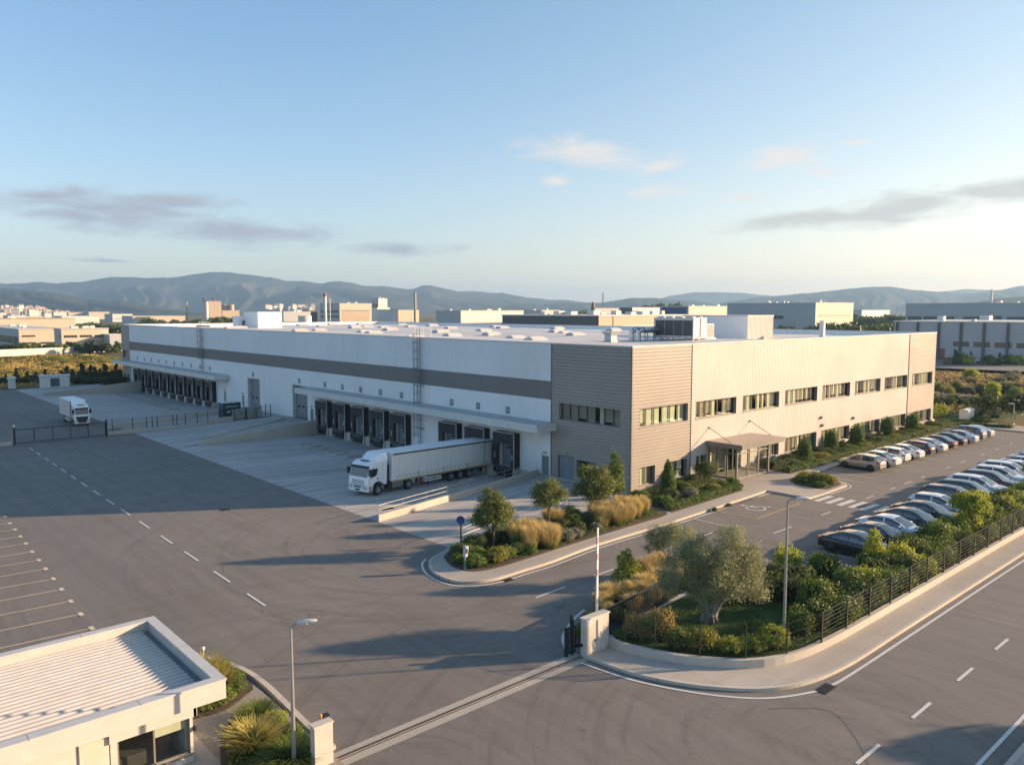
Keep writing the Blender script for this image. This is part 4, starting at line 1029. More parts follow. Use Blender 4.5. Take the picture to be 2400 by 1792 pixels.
m.hexa([(hp.x-.45, hp.y-.45, 12.6), (hp.x+.45, hp.y-.45, 12.6), (hp.x+.45, hp.y+.45, 12.6), (hp.x-.45, hp.y+.45, 12.6)], [(hp.x-.8, hp.y-.8, 13.05), (hp.x+.8, hp.y-.8, 13.05), (hp.x+.8, hp.y+.8, 13.05), (hp.x-.8, hp.y+.8, 13.05)])
rh = thing('roof_vent', 'pale flared vent hood on the white roof left of the silver duct', 'roof vent', (hp.x, hp.y, ROOF)); m.build('hood', M('vent_grey', (0.40, 0.45, 0.47), 0.5), rh)
m = MB(); m.box(hp.x-.6, hp.x+.6, hp.y-.6, hp.y+.6, ROOF-0.2, ROOF+0.25); m.build('upstand', SKYS, rh)
# low roofline clutter near the far corner
m = MB(); rr_ = random.Random(5)
# ================================================================== vehicles
def paint(name, col, metal=0.25, rough=0.35):
    return M(name, col, rough, metal, var=0.03, scale=1, coat=0.7, world=False)
P = dict(black=paint('black_paint', (0.012, 0.012, 0.016)), navy=paint('navy_paint', (0.018, 0.022, 0.04)), brown=paint('dark_brown_paint', (0.035, 0.03, 0.03)),
         maroon=paint('maroon_paint', (0.05, 0.018, 0.022)), white=paint('white_paint', (0.72, 0.72, 0.71), 0.0, 0.3), silver=paint('silver_paint', (0.46, 0.50, 0.54), 0.5), pale=paint('pale_blue_paint', (0.52, 0.58, 0.64), 0.3),
         gold=paint('beige_paint', (0.40, 0.35, 0.29), 0.5), grey=paint('grey_paint', (0.15, 0.155, 0.165), 0.5), blue=paint('blue_paint', (0.05, 0.12, 0.30), 0.3))
TYRE = M('tyre_rubber', (0.016, 0.016, 0.017), 0.85, var=0.3, world=False, scale=5)
RIM = M('alloy_rim', (0.45, 0.45, 0.46), 0.35, 0.7, var=0.1, world=False)
RIMT = M('truck_rim', (0.30, 0.30, 0.30), 0.5, 0.4, var=0.2, world=False)
CGL = M('tinted_glass', (0.012, 0.016, 0.02), 0.04, 0.0, var=0.1, spec=0.8, coat=0.6, world=False)
RED = M('red_lens', (0.35, 0.015, 0.012), 0.2, coat=0.5, world=False); LENS = M('clear_lens', (0.55, 0.56, 0.58), 0.12, 0.2, coat=0.6, world=False)
PLAS = M('black_plastic', (0.02, 0.02, 0.021), 0.5, var=0.15, world=False); PLATE = M('plate', (0.7, 0.7, 0.68), 0.4, var=0.05, world=False)
CHR = M('chrome_strip', (0.6, 0.6, 0.6), 0.15, 1.0, var=0.03, world=False)
def wheel(parent, x, y, r, w, side, rimm=RIM, spokes=7):
    "side +1: outer face towards +y"
    e = link('wheel', None, parent, (x, y, r)); e.empty_display_size = 0.2
    prof = [(r*0.62, -w/2), (r*0.9, -w/2), (r, -w/2+0.04), (r, w/2-0.04), (r*0.9, w/2), (r*0.62, w/2)]
    m = MB(); m.lathe([(a, b*side) for a, b in prof], (0, 0, 0), 20, 0, 'y'); m.build('tyre', TYRE, e, local=True)
    m = MB(); m.lathe([(r*0.64, side*(w/2-0.02)), (r*0.58, side*(w/2-0.07)), (0.03, side*(w/2-0.09)), (0, side*(w/2-0.09))], (0, 0, 0), 20, 0, 'y')
    m.lathe([(r*0.2, side*(w/2-0.09)), (r*0.17, side*(w/2-0.02)), (0, side*(w/2-0.02))], (0, 0, 0), 10, 0, 'y')
    for k in range(spokes):
        t = 2*math.pi*k/spokes; c, s = math.cos(t), math.sin(t); n = (-s*r*0.07, c*r*0.07)
        y0, y1 = side*(w/2-0.085), side*(w/2-0.03)
        m.add([(c*r*.15-n[0], y1, s*r*.15-n[1]), (c*r*.15+n[0], y1, s*r*.15+n[1]), (c*r*.6+n[0], y1, s*r*.6+n[1]), (c*r*.6-n[0], y1, s*r*.6-n[1])], [(0, 1, 2, 3)])
    m.build('rim', rimm, e, local=True)
    return e
def wheel_rows(root, xs, y, r, w, rimm=RIM, spokes=7):
    first = {}
    for x in xs:
        for s in (1, -1):
            if s not in first: first[s] = wheel(root, x, s*y, r, w, s, rimm, spokes)
            else:
                c = copy_tree(first[s], root); c.location = (x, s*y, r)
def interp(pts, x):
    for (a, b), (c, d) in zip(pts[:-1], pts[1:]):
        if a <= x <= c:
            t = (x-a)/(c-a) if c > a else 0; return b+(d-b)*(t*t*(3-2*t)*0.5+t*0.5)
    return pts[0][1] if x < pts[0][0] else pts[-1][1]
SPEC = dict(
    sedan=dict(L=4.65, W=1.82, H=1.43, r=0.325, ax=(-1.38, 1.42), zs=[(-2.33, 0.78), (-2.2, 0.93), (-1.6, 0.98), (0.0, 0.93), (1.1, 0.92), (2.0, 0.80), (2.33, 0.62)], top=[(-1.86, 0.97), (-1.45, 1.18), (-0.85, 1.39), (-0.2, 1.43), (0.25, 1.40), (0.75, 1.20), (1.22, 0.93)], cp=(-1.35, -0.28, 0.78), rr=(-1.86, -0.95), wr=(0.3, 1.22)),
    hatch=dict(L=4.2, W=1.78, H=1.50, r=0.32, ax=(-1.22, 1.32), zs=[(-2.1, 0.80), (-2.02, 1.0), (-1.5, 1.0), (0.0, 0.95), (1.05, 0.95), (1.8, 0.82), (2.1, 0.62)], top=[(-2.02, 1.0), (-1.78, 1.28), (-1.4, 1.43), (-0.4, 1.5), (0.25, 1.46), (0.75, 1.25), (1.25, 0.95)], cp=(-1.5, -0.3, 0.8), rr=(-2.02, -1.5), wr=(0.3, 1.25)),
    suv=dict(L=4.7, W=1.9, H=1.68, r=0.37, ax=(-1.4, 1.42), zs=[(-2.35, 0.9), (-2.28, 1.08), (-1.6, 1.1), (0.0, 1.06), (1.15, 1.06), (2.05, 0.95), (2.35, 0.7)], top=[(-2.28, 1.09), (-2.05, 1.42), (-1.7, 1.6), (-0.5, 1.68), (0.3, 1.64), (0.8, 1.40), (1.3, 1.06)], cp=(-1.65, -0.35, 0.85), rr=(-2.28, -1.85), wr=(0.35, 1.3)))
def make_car(kind):
    S = SPEC[kind]; L, W, r = S['L'], S['W'], S['r']; hw = W/2
    root = thing('parked_car', 'x', 'car')
    xs = sorted(set([-L/2, -L/2+0.06, -L/2+0.18, -L/2+0.4, -1.5, -1.1, -0.6, 0, 0.6, 1.1, 1.5, L/2-0.55, L/2-0.3, L/2-0.12, L/2-0.03, L/2]))
    secs = []
    for x in xs:
        e = max(0, (abs(x)-(L/2-0.75))/0.75)
        w = hw*(1-0.20*e**2.6); zs = interp(S['zs'], x); zl = 0.22+0.10*e**2
        if abs(x) >= L/2-1e-6: zl += 0.08
        h = [(w*.80, zl), (w*.95, zl+0.06), (w, zl+.26), (w*.995, zs-.25), (w*.965, zs-.10), (w*.90, zs-.02), (w*.72, zs+.012), (w*.35, zs+.03)]
        secs.append([(x, y, z) for y, z in h]+[(x, -y, z) for y, z in h[::-1]])
    m = MB(); m.loft(secs); m.build('body', P['white'], root, local=True)
    tops = S['top']; xs = sorted(set([a for a, _ in tops]+[S['cp'][0], S['cp'][1]-0.05, S['cp'][1]+0.05, S['cp'][2], S['rr'][1], S['wr'][0], S['cp'][0]+0.4, 0.0]))
    def row(x):
        zt = interp(tops, x); zs = interp(S['zs'], x)-0.03; k = max(0.0, min(1.0, (zt-zs)/0.4))
        yb, yt = hw*0.90, hw*(0.90-0.18*k)
        h = [(yb, zs), (yb+(yt-yb)*.55+.015*k, zs+(zt-zs)*.55), (yt+.01*k, zs+(zt-zs)*.88), (yt*.86, zs+(zt-zs)*.975), (yt*.5, zt+.008*k), (0, zt+.016*k)]
        return [(x, y, z) for y, z in h]+[(x, -y, z) for y, z in h[:-1][::-1]]
    rows = [row(x) for x in xs]
    part = dict(cabin=MB(), windscreen=MB(), rear_window=MB(), Lf=MB(), Lr=MB(), Rf=MB(), Rr=MB())
    n = 11
    for j in range(len(xs)-1):
        xm = (xs[j]+xs[j+1])/2
        for i in range(n-1):
            q = [rows[j][i], rows[j][i+1], rows[j+1][i+1], rows[j+1][i]]
            side = i in (0, 1, 8, 9); topm = i in (3, 4, 5, 6)
            k = 'cabin'
            if side and S['cp'][0] < xm < S['cp'][2] and abs(xm-S['cp'][1]) > 0.05: k = ('L' if i < 2 else 'R')+('f' if xm > S['cp'][1] else 'r')
            elif topm and xm > S['wr'][0]: k = 'windscreen'
            elif topm and xm < S['rr'][1]: k = 'rear_window'
            part[k].add(q, [(0, 3, 2, 1)], 0, True)
    for k, b in part.items(): b.build('side_window' if len(k) == 2 else k, P['white'] if k == 'cabin' else CGL, root, local=True)
    m = MB()
    for x in S['ax']:
        for s in (1, -1):
            m.lathe([(r*1.17, s*0.0), (r*1.17, s*0.16), (0, s*0.16)], (x, s*(hw-0.155), r), 18, 0, 'y')
    m.box(-L/2+0.5, L/2-0.5, -hw*.97, hw*.97, 0.17, 0.26)
    m.build('wheel_arch', PLAS, root, local=True)
    wheel_rows(root, S['ax'], hw-0.085, r, 0.2)
    zh = interp(S['zs'], L/2-0.2); zt = interp(S['zs'], -L/2+0.12)
    for s in (1, -1):
        m = MB(); m.hexa([(L/2-.42, s*hw*.72, zh-.13), (L/2-.05, s*hw*.50, zh-.17), (L/2-.09, s*hw*.74, zh-.15), (L/2-.42, s*hw*.92, zh-.10)], [(L/2-.46, s*hw*.74, zh+.03), (L/2-.10, s*hw*.48, zh-.05), (L/2-.14, s*hw*.72, zh-.04), (L/2-.46, s*hw*.90, zh+.03)])
        m.build('headlight', LENS, root, local=True)
        m = MB(); m.hexa([(-L/2-.01, s*hw*.48, zt-.20), (-L/2+.02, s*hw*.86, zt-.20), (-L/2+.30, s*hw*.965, zt-.17), (-L/2+.2, s*hw*.5, zt-.2)], [(-L/2+.0, s*hw*.48, zt-.05), (-L/2+.05, s*hw*.84, zt-.05), (-L/2+.30, s*hw*.955, zt-.04), (-L/2+.2, s*hw*.5, zt-.05)])
        m.build('tail_light', RED, root, local=True)
        zm = interp(S['zs'], 0.8)
        m = MB(); m.box(0.72, 0.9, s*hw*.93 if s > 0 else -hw*1.13, s*hw*1.13 if s > 0 else -hw*.93, zm-.01, zm+.13); bevel(m.build('wing_mirror', P['white'], root, local=True), 0.03)
    m = MB(); m.box(L/2-0.05, L/2+0.012, -0.5, 0.5, 0.36, 0.5); m.box(L/2-0.09, L/2-0.005, -0.42, 0.42, 0.53, 0.62); m.build('grille', PLAS, root, local=True)
    m = MB(); m.box(-L/2-0.015, -L/2+0.02, -0.26, 0.26, zt-0.28, zt-0.16); m.build('number_plate', PLATE, root, local=True)
    m = MB(); m.box(-L/2-0.012, -L/2+0.06, -0.72, 0.72, 0.26, 0.36); m.build('rear_bumper_trim', PLAS, root, local=True)
    return root
CARS = {}
def place_car(kind, col, x, y, rz, label, group):
    if kind not in CARS:
        CARS[kind] = o = make_car(kind)
    else:
        o = copy_tree(CARS[kind])
    o.location = (x, y, 0.0); o.rotation_euler = (0, 0, rz); o['label'] = label; o['group'] = group
    for c in KIDS[o.name]:
        if c.name.split('.')[0] in ('body', 'cabin', 'wing_mirror'):
            c.material_slots[0].link = 'OBJECT'; c.material_slots[0].material = P[col]
    return o
vr = random.Random(3)
LROW = [('hatch', 'gold', 'beige metallic hatchback, nearest the entrance in the row by the offices'), ('sedan', 'white', 'white saloon directly behind the beige hatchback by the offices'),
        ('hatch', 'white', 'white hatchback between two white saloons in the row by the offices'), ('sedan', 'white', 'white saloon just before the dark blue hatchback by the offices'),
        ('hatch', 'navy', 'dark blue hatchback between white cars in the row by the offices'), ('sedan', 'white', 'white saloon between the dark blue hatchback and the maroon saloon'),
        ('sedan', 'maroon', 'maroon saloon, the only dark red car in the office row'), ('sedan', 'black', 'black saloon between the maroon and the silver-blue cars'),
        ('sedan', 'pale', 'pale silver-blue saloon near the far end of the office row'), ('suv', 'grey', 'dark grey estate car last but one in the office row'), ('sedan', 'silver', 'silver saloon at the far end of the office row')]
for i, (k, c, l) in enumerate(LROW):
    place_car(k, c, 77.35+3.02*i+vr.uniform(-.08, .08), 34.75+vr.uniform(-.12, .15), R(90)+vr.uniform(-.02, .02), l, 'cars parked nose-in along the offices')
RROW = [('sedan', 'black', 'black saloon with bright rims, nearest car of the hedge-side row'), ('sedan', 'brown', 'dark brown saloon beside the nearest black saloon'),
        ('sedan', 'pale', 'pale silver saloon, third along the hedge-side row'), ('sedan', 'navy', 'navy saloon just past the pale silver one on the hedge side'),
        ('sedan', 'black', 'second black saloon of the hedge-side row, before the white hatchback'), ('hatch', 'white', 'white hatchback half hidden by the round yellow-green tree'),
        ('suv', 'maroon', 'dark maroon estate just before the tall black estate'), ('suv', 'black', 'tall black estate in the middle of the hedge-side row'),
        ('suv', 'white', 'white estate right after the tall black estate'), ('suv', 'maroon', 'maroon estate squeezed between white estates on the hedge side'),
        ('suv', 'white', 'white estate right after the second maroon estate'), ('suv', 'white', 'white estate, third from the right picture edge'),
        ('sedan', 'white', 'white saloon, first after the run of estates'), ('sedan', 'silver', 'silver saloon near the right picture edge'), ('sedan', 'white', 'white saloon cut by the right picture edge'), ('hatch', 'white', 'white hatchback farthest along the hedge-side row')]
for i, (k, c, l) in enumerate(RROW):
    x = 49.55+2.95*i
    place_car(k, c, x+vr.uniform(-.08, .08), 22.35+0.03*(x-49.5)+vr.uniform(-.1, .12), R(-90)+vr.uniform(-.025, .025), l, 'cars parked tail-out along the hedge')
# ---- lorries
LW = paint('lorry_white', (0.82, 0.85, 0.87), 0.0, 0.35); CURT = M('curtain_side', (0.80, 0.79, 0.75), 0.6, var=0.07, scale=0.9, stretch=(3, 1, 0.4), world=False, fine=0.1)
TOPM = M('trailer_top', (0.78, 0.79, 0.80), 0.5, var=0.08, world=False); CHAS = M('chassis_dark', (0.03, 0.03, 0.032), 0.6, var=0.3, world=False); ALU = M('dull_aluminium', (0.38, 0.38, 0.37), 0.4, 0.6, var=0.2, world=False)
YEL = M('yellow_rail', (0.50, 0.40, 0.17), 0.6, var=0.2, world=False); REDM = M('red_box', (0.25, 0.03, 0.03), 0.5, world=False)
def cab(root, grille_dark=False, spoil=True, w=1.15, kind=0):
    def prof(i): return [(1.27-i, .38), (1.30-i, .75), (1.27-i, 1.05), (1.20-i, 1.58), (1.02-i, 2.35), (0.86-i, 2.66-i), (0.5, 2.86-i), (-0.1, 2.92-i), (-1.05+i, 2.92-i), (-1.05+i, 0.85), (-0.62, 0.85), (-0.52, 1.02), (-0.28, 1.16), (0.0, 1.2), (0.28, 1.16), (0.52, 1.02), (0.62, 0.80), (0.66, .38)]
    secs = [[(x, y, z) for x, z in prof(i)] for y, i in ((-w, 0.07), (-w+0.04, 0.015), (-w+0.14, 0.0), (w-0.14, 0.0), (w-0.04, 0.015), (w, 0.07))]
    m = MB(); m.loft([s[::-1] for s in secs], 0, True, True, False); c = m.build('cab', LW, root, local=True); bevel(c, 0.025)
    m = MB(); m.add([(1.212, -w+.12, 1.60), (1.212, w-.12, 1.60), (1.028, w-.16, 2.38), (1.028, -w+.16, 2.38)], [(0, 1, 2, 3)]); m.build('windscreen', CGL, root, local=True)
    m = MB(); m.hexa([(1.03, -w+.1, 2.36), (1.20, -w+.16, 2.34), (1.20, w-.16, 2.34), (1.03, w-.1, 2.36)], [(0.97, -w+.1, 2.52), (1.08, -w+.16, 2.48), (1.08, w-.16, 2.48), (0.97, w-.1, 2.52)]); m.build('sun_visor', PLAS, root, local=True)
    for s in (1, -1):
        m = MB(); y = s*(w+0.006)
        q = [(0.95, y, 1.52), (0.20, y, 1.72), (0.10, y, 2.30), (0.78, y, 2.30)]
        m.add(q if s < 0 else q[::-1], [(0, 1, 2, 3)] if s < 0 else [(0, 1, 2, 3)]); m.build('side_window', CGL, root, local=True)
        m = MB(); m.box(0.98, 1.2, s*w if s > 0 else s*(w+0.3), s*(w+0.3) if s > 0 else s*w, 1.75, 2.3); bevel(m.build('wing_mirror', PLAS, root, local=True), 0.03)
        m = MB()
        for x0, x1, z0, z1 in ((0.02, 0.035, 0.86, 2.4), (-0.5, -0.485, 1.2, 2.85), (1.02, 1.035, 0.95, 1.55)): m.box(x0, x1, min(y, s*w), max(y, s*w), z0, z1)
        m.box(0.06, 0.16, min(y*1.005, s*w), max(y*1.005, s*w), 1.35, 1.5)
        m.build('door_seam', PLAS, root, local=True)
        m = MB(); m.box(1.14, 1.315, s*0.62 if s > 0 else -w+.03, w-.03 if s > 0 else -0.62, 0.62, 0.84); m.build('headlight', LENS, root, local=True)
        m = MB()
        for z in (0.42, 0.58, 0.72): m.box(0.68, 1.1, min(y, s*w), max(y, s*w), z, z+0.09)
        m.build('step', PLAS, root, local=True)
    m = MB()
    if grille_dark:
        m.hexa([(1.312, -.55, .5), (1.33, -.55, .5), (1.33, .55, .5), (1.312, .55, .5)], [(1.24, -.95, 1.35), (1.28, -.95, 1.35), (1.28, .95, 1.35), (1.24, .95, 1.35)])
    else:
        for k in range(4): m.box(1.22, 1.285-0.01*k, -0.72, 0.72, 1.02+k*0.09, 1.07+k*0.09)
    m.build('grille', PLAS if grille_dark else ALU, root, local=True)
    m = MB(); m.box(1.25, 1.318, -0.42, 0.42, 0.72, 0.83); m.box(1.25, 1.318, -0.9, 0.9, 0.90, 0.93); m.build('air_intake', PLAS, root, local=True)
    m = MB(); m.box(1.27, 1.322, -0.27, 0.27, 0.48, 0.6); m.build('number_plate', PLATE if grille_dark else PLAS, root, local=True)
    if spoil:
        m = MB(); t = 3.5
        m.loft([[(0.45, -.55, 2.88), (0.45, .55, 2.88), (0.40, .5, 2.92), (0.40, -.5, 2.92)][::-1], [(0.0, -.85, 2.9), (0.0, .85, 2.9), (-.02, .66, 3.24), (-.02, -.66, 3.24)][::-1], [(-.5, -1.02, 2.9), (-.5, 1.02, 2.9), (-.5, .84, 3.44), (-.5, -.84, 3.44)][::-1], [(-1.12, -1.1, 2.9), (-1.12, 1.1, 2.9), (-1.12, .95, t), (-1.12, -.95, t)][::-1]], 0, True, True, False)
        bevel(m.build('roof_spoiler', LW, root, local=True), 0.05)
        m = MB(); m.box(0.30, 0.62, -0.45, 0.45, 2.88, 2.93); m.build('roof_vent', PLAS, root, local=True)
lt = thing('articulated_lorry', 'white articulated lorry with a pale curtain-sided trailer backed onto a dock', 'lorry')
cab(lt)
m = MB(); m.box(-1.0, -4.6, -.45, .45, .55, .95) if False else m.box(-4.6, 0.6, -.45, .45, .6, .95); m.box(-15.6, -4.0, -.5, .5, .72, .98); m.box(-13.3, -9.0, -.9, .9, .45, .75); m.box(-3.0, -1.25, -1.08, -0.55, .38, .92) if False else None
m.box(-6.9, -6.7, -.8, -.65, .05, .9); m.box(-6.9, -6.7, .65, .8, .05, .9); m.build('chassis', CHAS, lt, local=True)
for s in (1, -1):
    a, b = (0.55, 1.12) if s > 0 else (-1.12, -0.55)
    m = MB(); m.box(-1.72, -1.22, a, b, .35, .95); m.build('battery_box', CHAS, lt, local=True)
    m = MB(); m.box(-2.95, -1.8, a, b, .36, .96)
    fo = m.build('fuel_tank', ALU, lt, local=True); bevel(fo, 0.08, 3)
    m = MB()
    for x in (-2.05, -2.4, -2.75): m.box(x, x+0.05, a-0.01, b+0.01, .35, .97)
    m.build('tank_strap', CHAS, fo, local=True)
    m = MB(); c = s*1.13
    for z in (.42, .66): m.box(-8.2, -5.9, min(c, c*.97), max(c, c*.97), z, z+.13)
    m.build('side_guard', PLATE, lt, local=True)
    m = MB(); m.box(-5.55, -5.2, s*1.05 if s > 0 else -1.15, 1.15 if s > 0 else -1.05, .35, .95); m.build('extinguisher_box', REDM, lt, local=True)
    m = MB()
    for x0, x1 in ((-4.35, -3.15),): m.hexa([(x0, a, .98), (x1, a, .98), (x1, b, .98), (x0, b, .98)], [(x0+.15, a, 1.06), (x1-.15, a, 1.06), (x1-.15, b, 1.06), (x0+.15, b, 1.06)])
    m.build('mudguard', CHAS, lt, local=True)
wheel_rows(lt, [0.0, -3.75, -9.6, -10.95, -12.3], 1.0, 0.47, 0.32, RIMT, 10)
m = MB(); TX0, TX1 = -1.55, -15.75
m.box(TX1, TX0, -1.2, 1.2, 1.0, 3.36); tb = m.build('trailer_body', CURT, lt, local=True)
m = MB(); m.box(TX1-0.01, TX0+0.03, -1.24, 1.24, 3.36, 3.42); m.build('trailer_roof', TOPM, lt, local=True)
for s in (-1, 1): m = MB(); m.box(TX1+.05, TX0-0.1, min(s*1.205, s*1.235), max(s*1.205, s*1.235), 3.24, 3.36); m.build('top_rail', PLAS, lt, local=True)
for s in (-1, 1): m = MB(); m.box(TX1, TX0, min(s*1.2, s*1.23), max(s*1.2, s*1.23), .92, 1.06); m.build('side_rail', YEL, lt, local=True)
m = MB()
for s in (-1, 1):
    for k in range(24): m.box(TX1+.6+k*.56, TX1+.63+k*.56, min(s*1.2, s*1.215), max(s*1.2, s*1.215), 1.14+0.03*(k % 2), 1.38); 
    for k in range(23): m.box(TX1+.66+k*.56, TX1+1.1+k*.56, min(s*1.2, s*1.207), max(s*1.2, s*1.207), 1.37, 1.385)
    for x in (-4.9, -8.4, -12.0, -14.6): m.box(x, x+.05, min(s*1.2, s*1.225), max(s*1.2, s*1.225), 1.0, 1.5 if x > -14 else 3.3)
m.build('buckle', M('buckle_grey', (0.16, 0.155, 0.15), 0.5, world=False), lt, local=True)
for y in (-1.22, 1.1): m = MB(); m.box(TX0-0.12, TX0+0.05, y, y+.12, 1.0, 3.36); m.build('corner_post', TOPM, lt, local=True)
m = MB()
m.box(TX1-.03, TX1+.9, -1.215, 1.215, 1.0, 3.36) if False else m.box(TX1-.03, TX1, -1.2, 1.2, 1.0, 3.36)
m.build('rear_door', TOPM, lt, local=True)
m = MB(); m.box(-1.5, -1.2, -0.9, 0.9, 1.0, 2.4); m.build('air_lines', CHAS, lt, local=True)
RZL = R(180+12.6)
lt.location = (35.55, 58.15, dz(35.5)-0.0); lt.rotation_euler = (0, 0, RZL)
lt.rotation_mode = 'XYZ'
Mx = Matrix.Translation((35.5, 58.1, dz(35.2)+0.02)) @ Matrix.Rotation(RZL, 4, 'Z') @ Matrix.Rotation(-math.atan(0.8/16.5), 4, 'Y')
lt.matrix_world = Mx

bt = thing('box_lorry', 'short white-cabbed box lorry standing in the shaded yard behind the rolling gate', 'lorry', (27.8, 118.75, 0.0), R(-90-1.5))
bt.scale = (.80, .86, .97)
cab(bt, True, True, 1.08)
m = MB(); m.box(-9.2, 0.5, -.45, .45, .55, .95); m.build('chassis', CHAS, bt, local=True)
m = MB(); m.box(-10.2, -1.35, -1.12, 1.12, .98, 3.3); bevel(m.build('cargo_box', M('pinkish_box', (0.62, 0.55, 0.51), 0.6, var=0.06, world=False), bt, local=True), 0.03)
m = MB(); m.box(-10.22, -1.33, -1.14, 1.14, 3.3, 3.34); m.build('box_roof', TOPM, bt, local=True)
m = MB(); m.box(-1.36, -1.32, -1.14, 1.14, 0.98, 3.3); m.build('box_edge', PLAS, bt, local=True)
for s in (1, -1):
    m = MB()
    for z in (.42, .66): m.box(-6.6, -2.2, min(s*1.04, s*1.07), max(s*1.04, s*1.07), z, z+.12)
    m.build('side_guard', PLATE, bt, local=True)
wheel_rows(bt, [0.0, -6.9], 0.95, 0.45, 0.3, RIMT, 10)
# ================================================================== walls, fences, gates, small buildings, street furniture
def wall_line(name, label, pts, zb, zt, w, mat=C_WALL, cat='wall', group=None, cap=None):
    "wall along a polyline; zb, zt numbers or functions of x"
    fb = zb if callable(zb) else (lambda x: zb); ft = zt if callable(zt) else (lambda x: zt)
    lft = band(pts, w/2); rgt = band(pts, -w/2)
    secs = [[(*r, fb(p[0])), (*l, fb(p[0])), (*l, ft(p[0])), (*r, ft(p[0]))] for p, l, r in zip(pts, lft, rgt)]
    m = MB(); m.loft(secs[::-1], 0, True, True, False)
    return tag(m.build(name, mat, None, (pts[0][0], pts[0][1], 0)), label, cat, group)
def line_pts(fy, x0, x1, n=12): return [(x0+(x1-x0)*k/n, fy(x0+(x1-x0)*k/n)) for k in range(n+1)]
wall_line('retaining_wall', 'low concrete wall under the handrail right of the white lorry, its near end sunlit', line_pts(w1, 31.0, 51.4), lambda x: dz(x)-0.1, 0.52, 0.24)
wall_line('ramp_wall', 'stained concrete ramp wall rising towards the dock doors behind the wheel stops', line_pts(w2, 33.7, 50.7), lambda x: dz(x)-0.1, lambda x: 0.45+0.03*(x-33.7), 0.3)
wall_line('ramp_back_wall', 'low concrete kerb wall on the far side of the loading ramp', line_pts(lambda x: 95.3+(x-34.8)*0.5, 36.0, 49.5), -0.1, lambda x: 0.15+0.035*(x-34), 0.25)
wall_line('far_yard_wall', 'low pale wall along the near side of the far dock yard', line_pts(w3, 29.5, 51.2), lambda x: dz(x)-0.1, lambda x: 0.4+0.02*(x-27), 0.3)
wall_line('far_ramp_wall', 'pale concrete ramp wall at the far end of the far dock yard', line_pts(w4, 32.5, 50.7), lambda x: dz(x)-0.1, lambda x: 0.5+0.05*(x-32), 0.3)
wall_line('fence_plinth', 'beige concrete plinth under the dark yard fence', [(27.9, 107.1), (34, 107.0), (41.0, 106.9)], -0.1, 0.42, 0.4)
wall_line('gate_plinth', 'short beige concrete plinth at the left end of the rolling gate', [(8, 106.3), (17.6, 106.3)], -0.1, 0.42, 0.4)
wall_line('grey_ramp_block', 'grey concrete block at the foot of the caged enclosure by the fence', [(40.6, 107.3), (44.2, 107.7)], -0.1, 0.85, 0.6)
RAIL = M('painted_rail', (0.40, 0.40, 0.39), 0.4, 0.3, var=0.1)
def railing(name, label, pts, zf, h, sp, mid=(0.5,), r=0.019, mat=RAIL, group=None):
    root = thing(name, label, 'handrail', (pts[0][0], pts[0][1], 0), 0, group)
    m = MB(); z = [(*p, zf(p[0])+h) for p in pts]; m.path(z, r, 6)
    for q in mid: m.path([(*p, zf(p[0])+h*q) for p in pts], r*0.75, 5)
    m.build('rail', mat, root)
    P_ = resample(pts, max(2, int(sum(math.dist(a, b) for a, b in zip(pts[:-1], pts[1:]))/sp)+1))
    for p in P_:
        m = MB(); m.tube((*p, zf(p[0])), (*p, zf(p[0])+h), r, None, 6); m.build('post', mat, root)
    return root
railing('handrail', 'white tubular handrail on the low wall right of the white lorry', line_pts(w1, 31.1, 51.2), lambda x: 0.5, 0.72, 2.55)
railing('handrail', 'thin grey handrail above the stained ramp wall', line_pts(w2, 34.2, 49.5), lambda x: 0.44+0.03*(x-33.7), 0.75, 2.0, (0.35, 0.7))
railing('handrail', 'thin grey handrail on the low wall of the far dock yard', line_pts(w3, 30.0, 51.0), lambda x: 0.38+0.02*(x-27), 0.8, 2.2, (0.5,))
railing('handrail', 'short grey handrail half hidden behind the planted island', [(32.2, 40.95), (33.9, 41.4), (38.5, 42.4)], lambda x: 0.1, 1.0, 1.8)
railing('handrail', 'small white handrail behind the trees by the grey corner', [(43.2, 42.9), (46.2, 43.6)], lambda x: 0.1, 0.9, 1.5)
# wheel stops (concrete kerb bars on the dock yards)
WS = M('wheel_stop_concrete', (0.40, 0.39, 0.37), 0.8, var=0.2, scale=3)
def make_stop(lab, grp):
    m = MB(); sec = [(-0.16, 0), (0.16, 0), (0.12, 0.2), (0.0, 0.24), (-0.12, 0.2)]
    m.loft([[(-1.0, y, z) for y, z in sec], [(1.0, y, z) for y, z in sec]], 0, True, True, False)
    m.box(-0.6, -0.45, -0.2, 0.2, 0.0, 0.1); m.box(0.45, 0.6, -0.2, 0.2, 0.0, 0.1)
    return tag(bevel(m.build('wheel_stop', WS), 0.03), lab, 'wheel stop', grp)
ws0 = None
for k in range(8):
    y = 87.0-2.15*k; x = 44.6+0.1*(k % 2)
    if ws0 is None: o = ws0 = make_stop('concrete wheel stop bar in the rank on the near dock yard', 'wheel stops on the near dock yard')
    else: o = copy_tree(ws0)
    o.location = (x, y, dz(x)+0.008); o.rotation_euler = (0, 0.045, R(12.2))
o = copy_tree(ws0); x = 46.1; o.location = (x, 58.05, dz(x)+0.008); o.rotation_euler = (0, 0.045, R(12.2)); o['label'] = 'lone concrete wheel stop between the lorry wheels and the handrail'
for k in range(11):
    y = 168.5-3.6*k; x = 44.8
    o = copy_tree(ws0); o.location = (x, y, dz(x)+0.008); o.rotation_euler = (0, 0.045, R(12.2)); o['label'] = 'concrete wheel stop bar in the rank on the far dock yard'; o['group'] = 'wheel stops on the far dock yard'
m = MB()
stripe(m, (37.4, 55.1), (46.5, 56.9), 0.1, 0); m.v = [(x, y, dz(x)+0.03) for x, y, z in m.v]
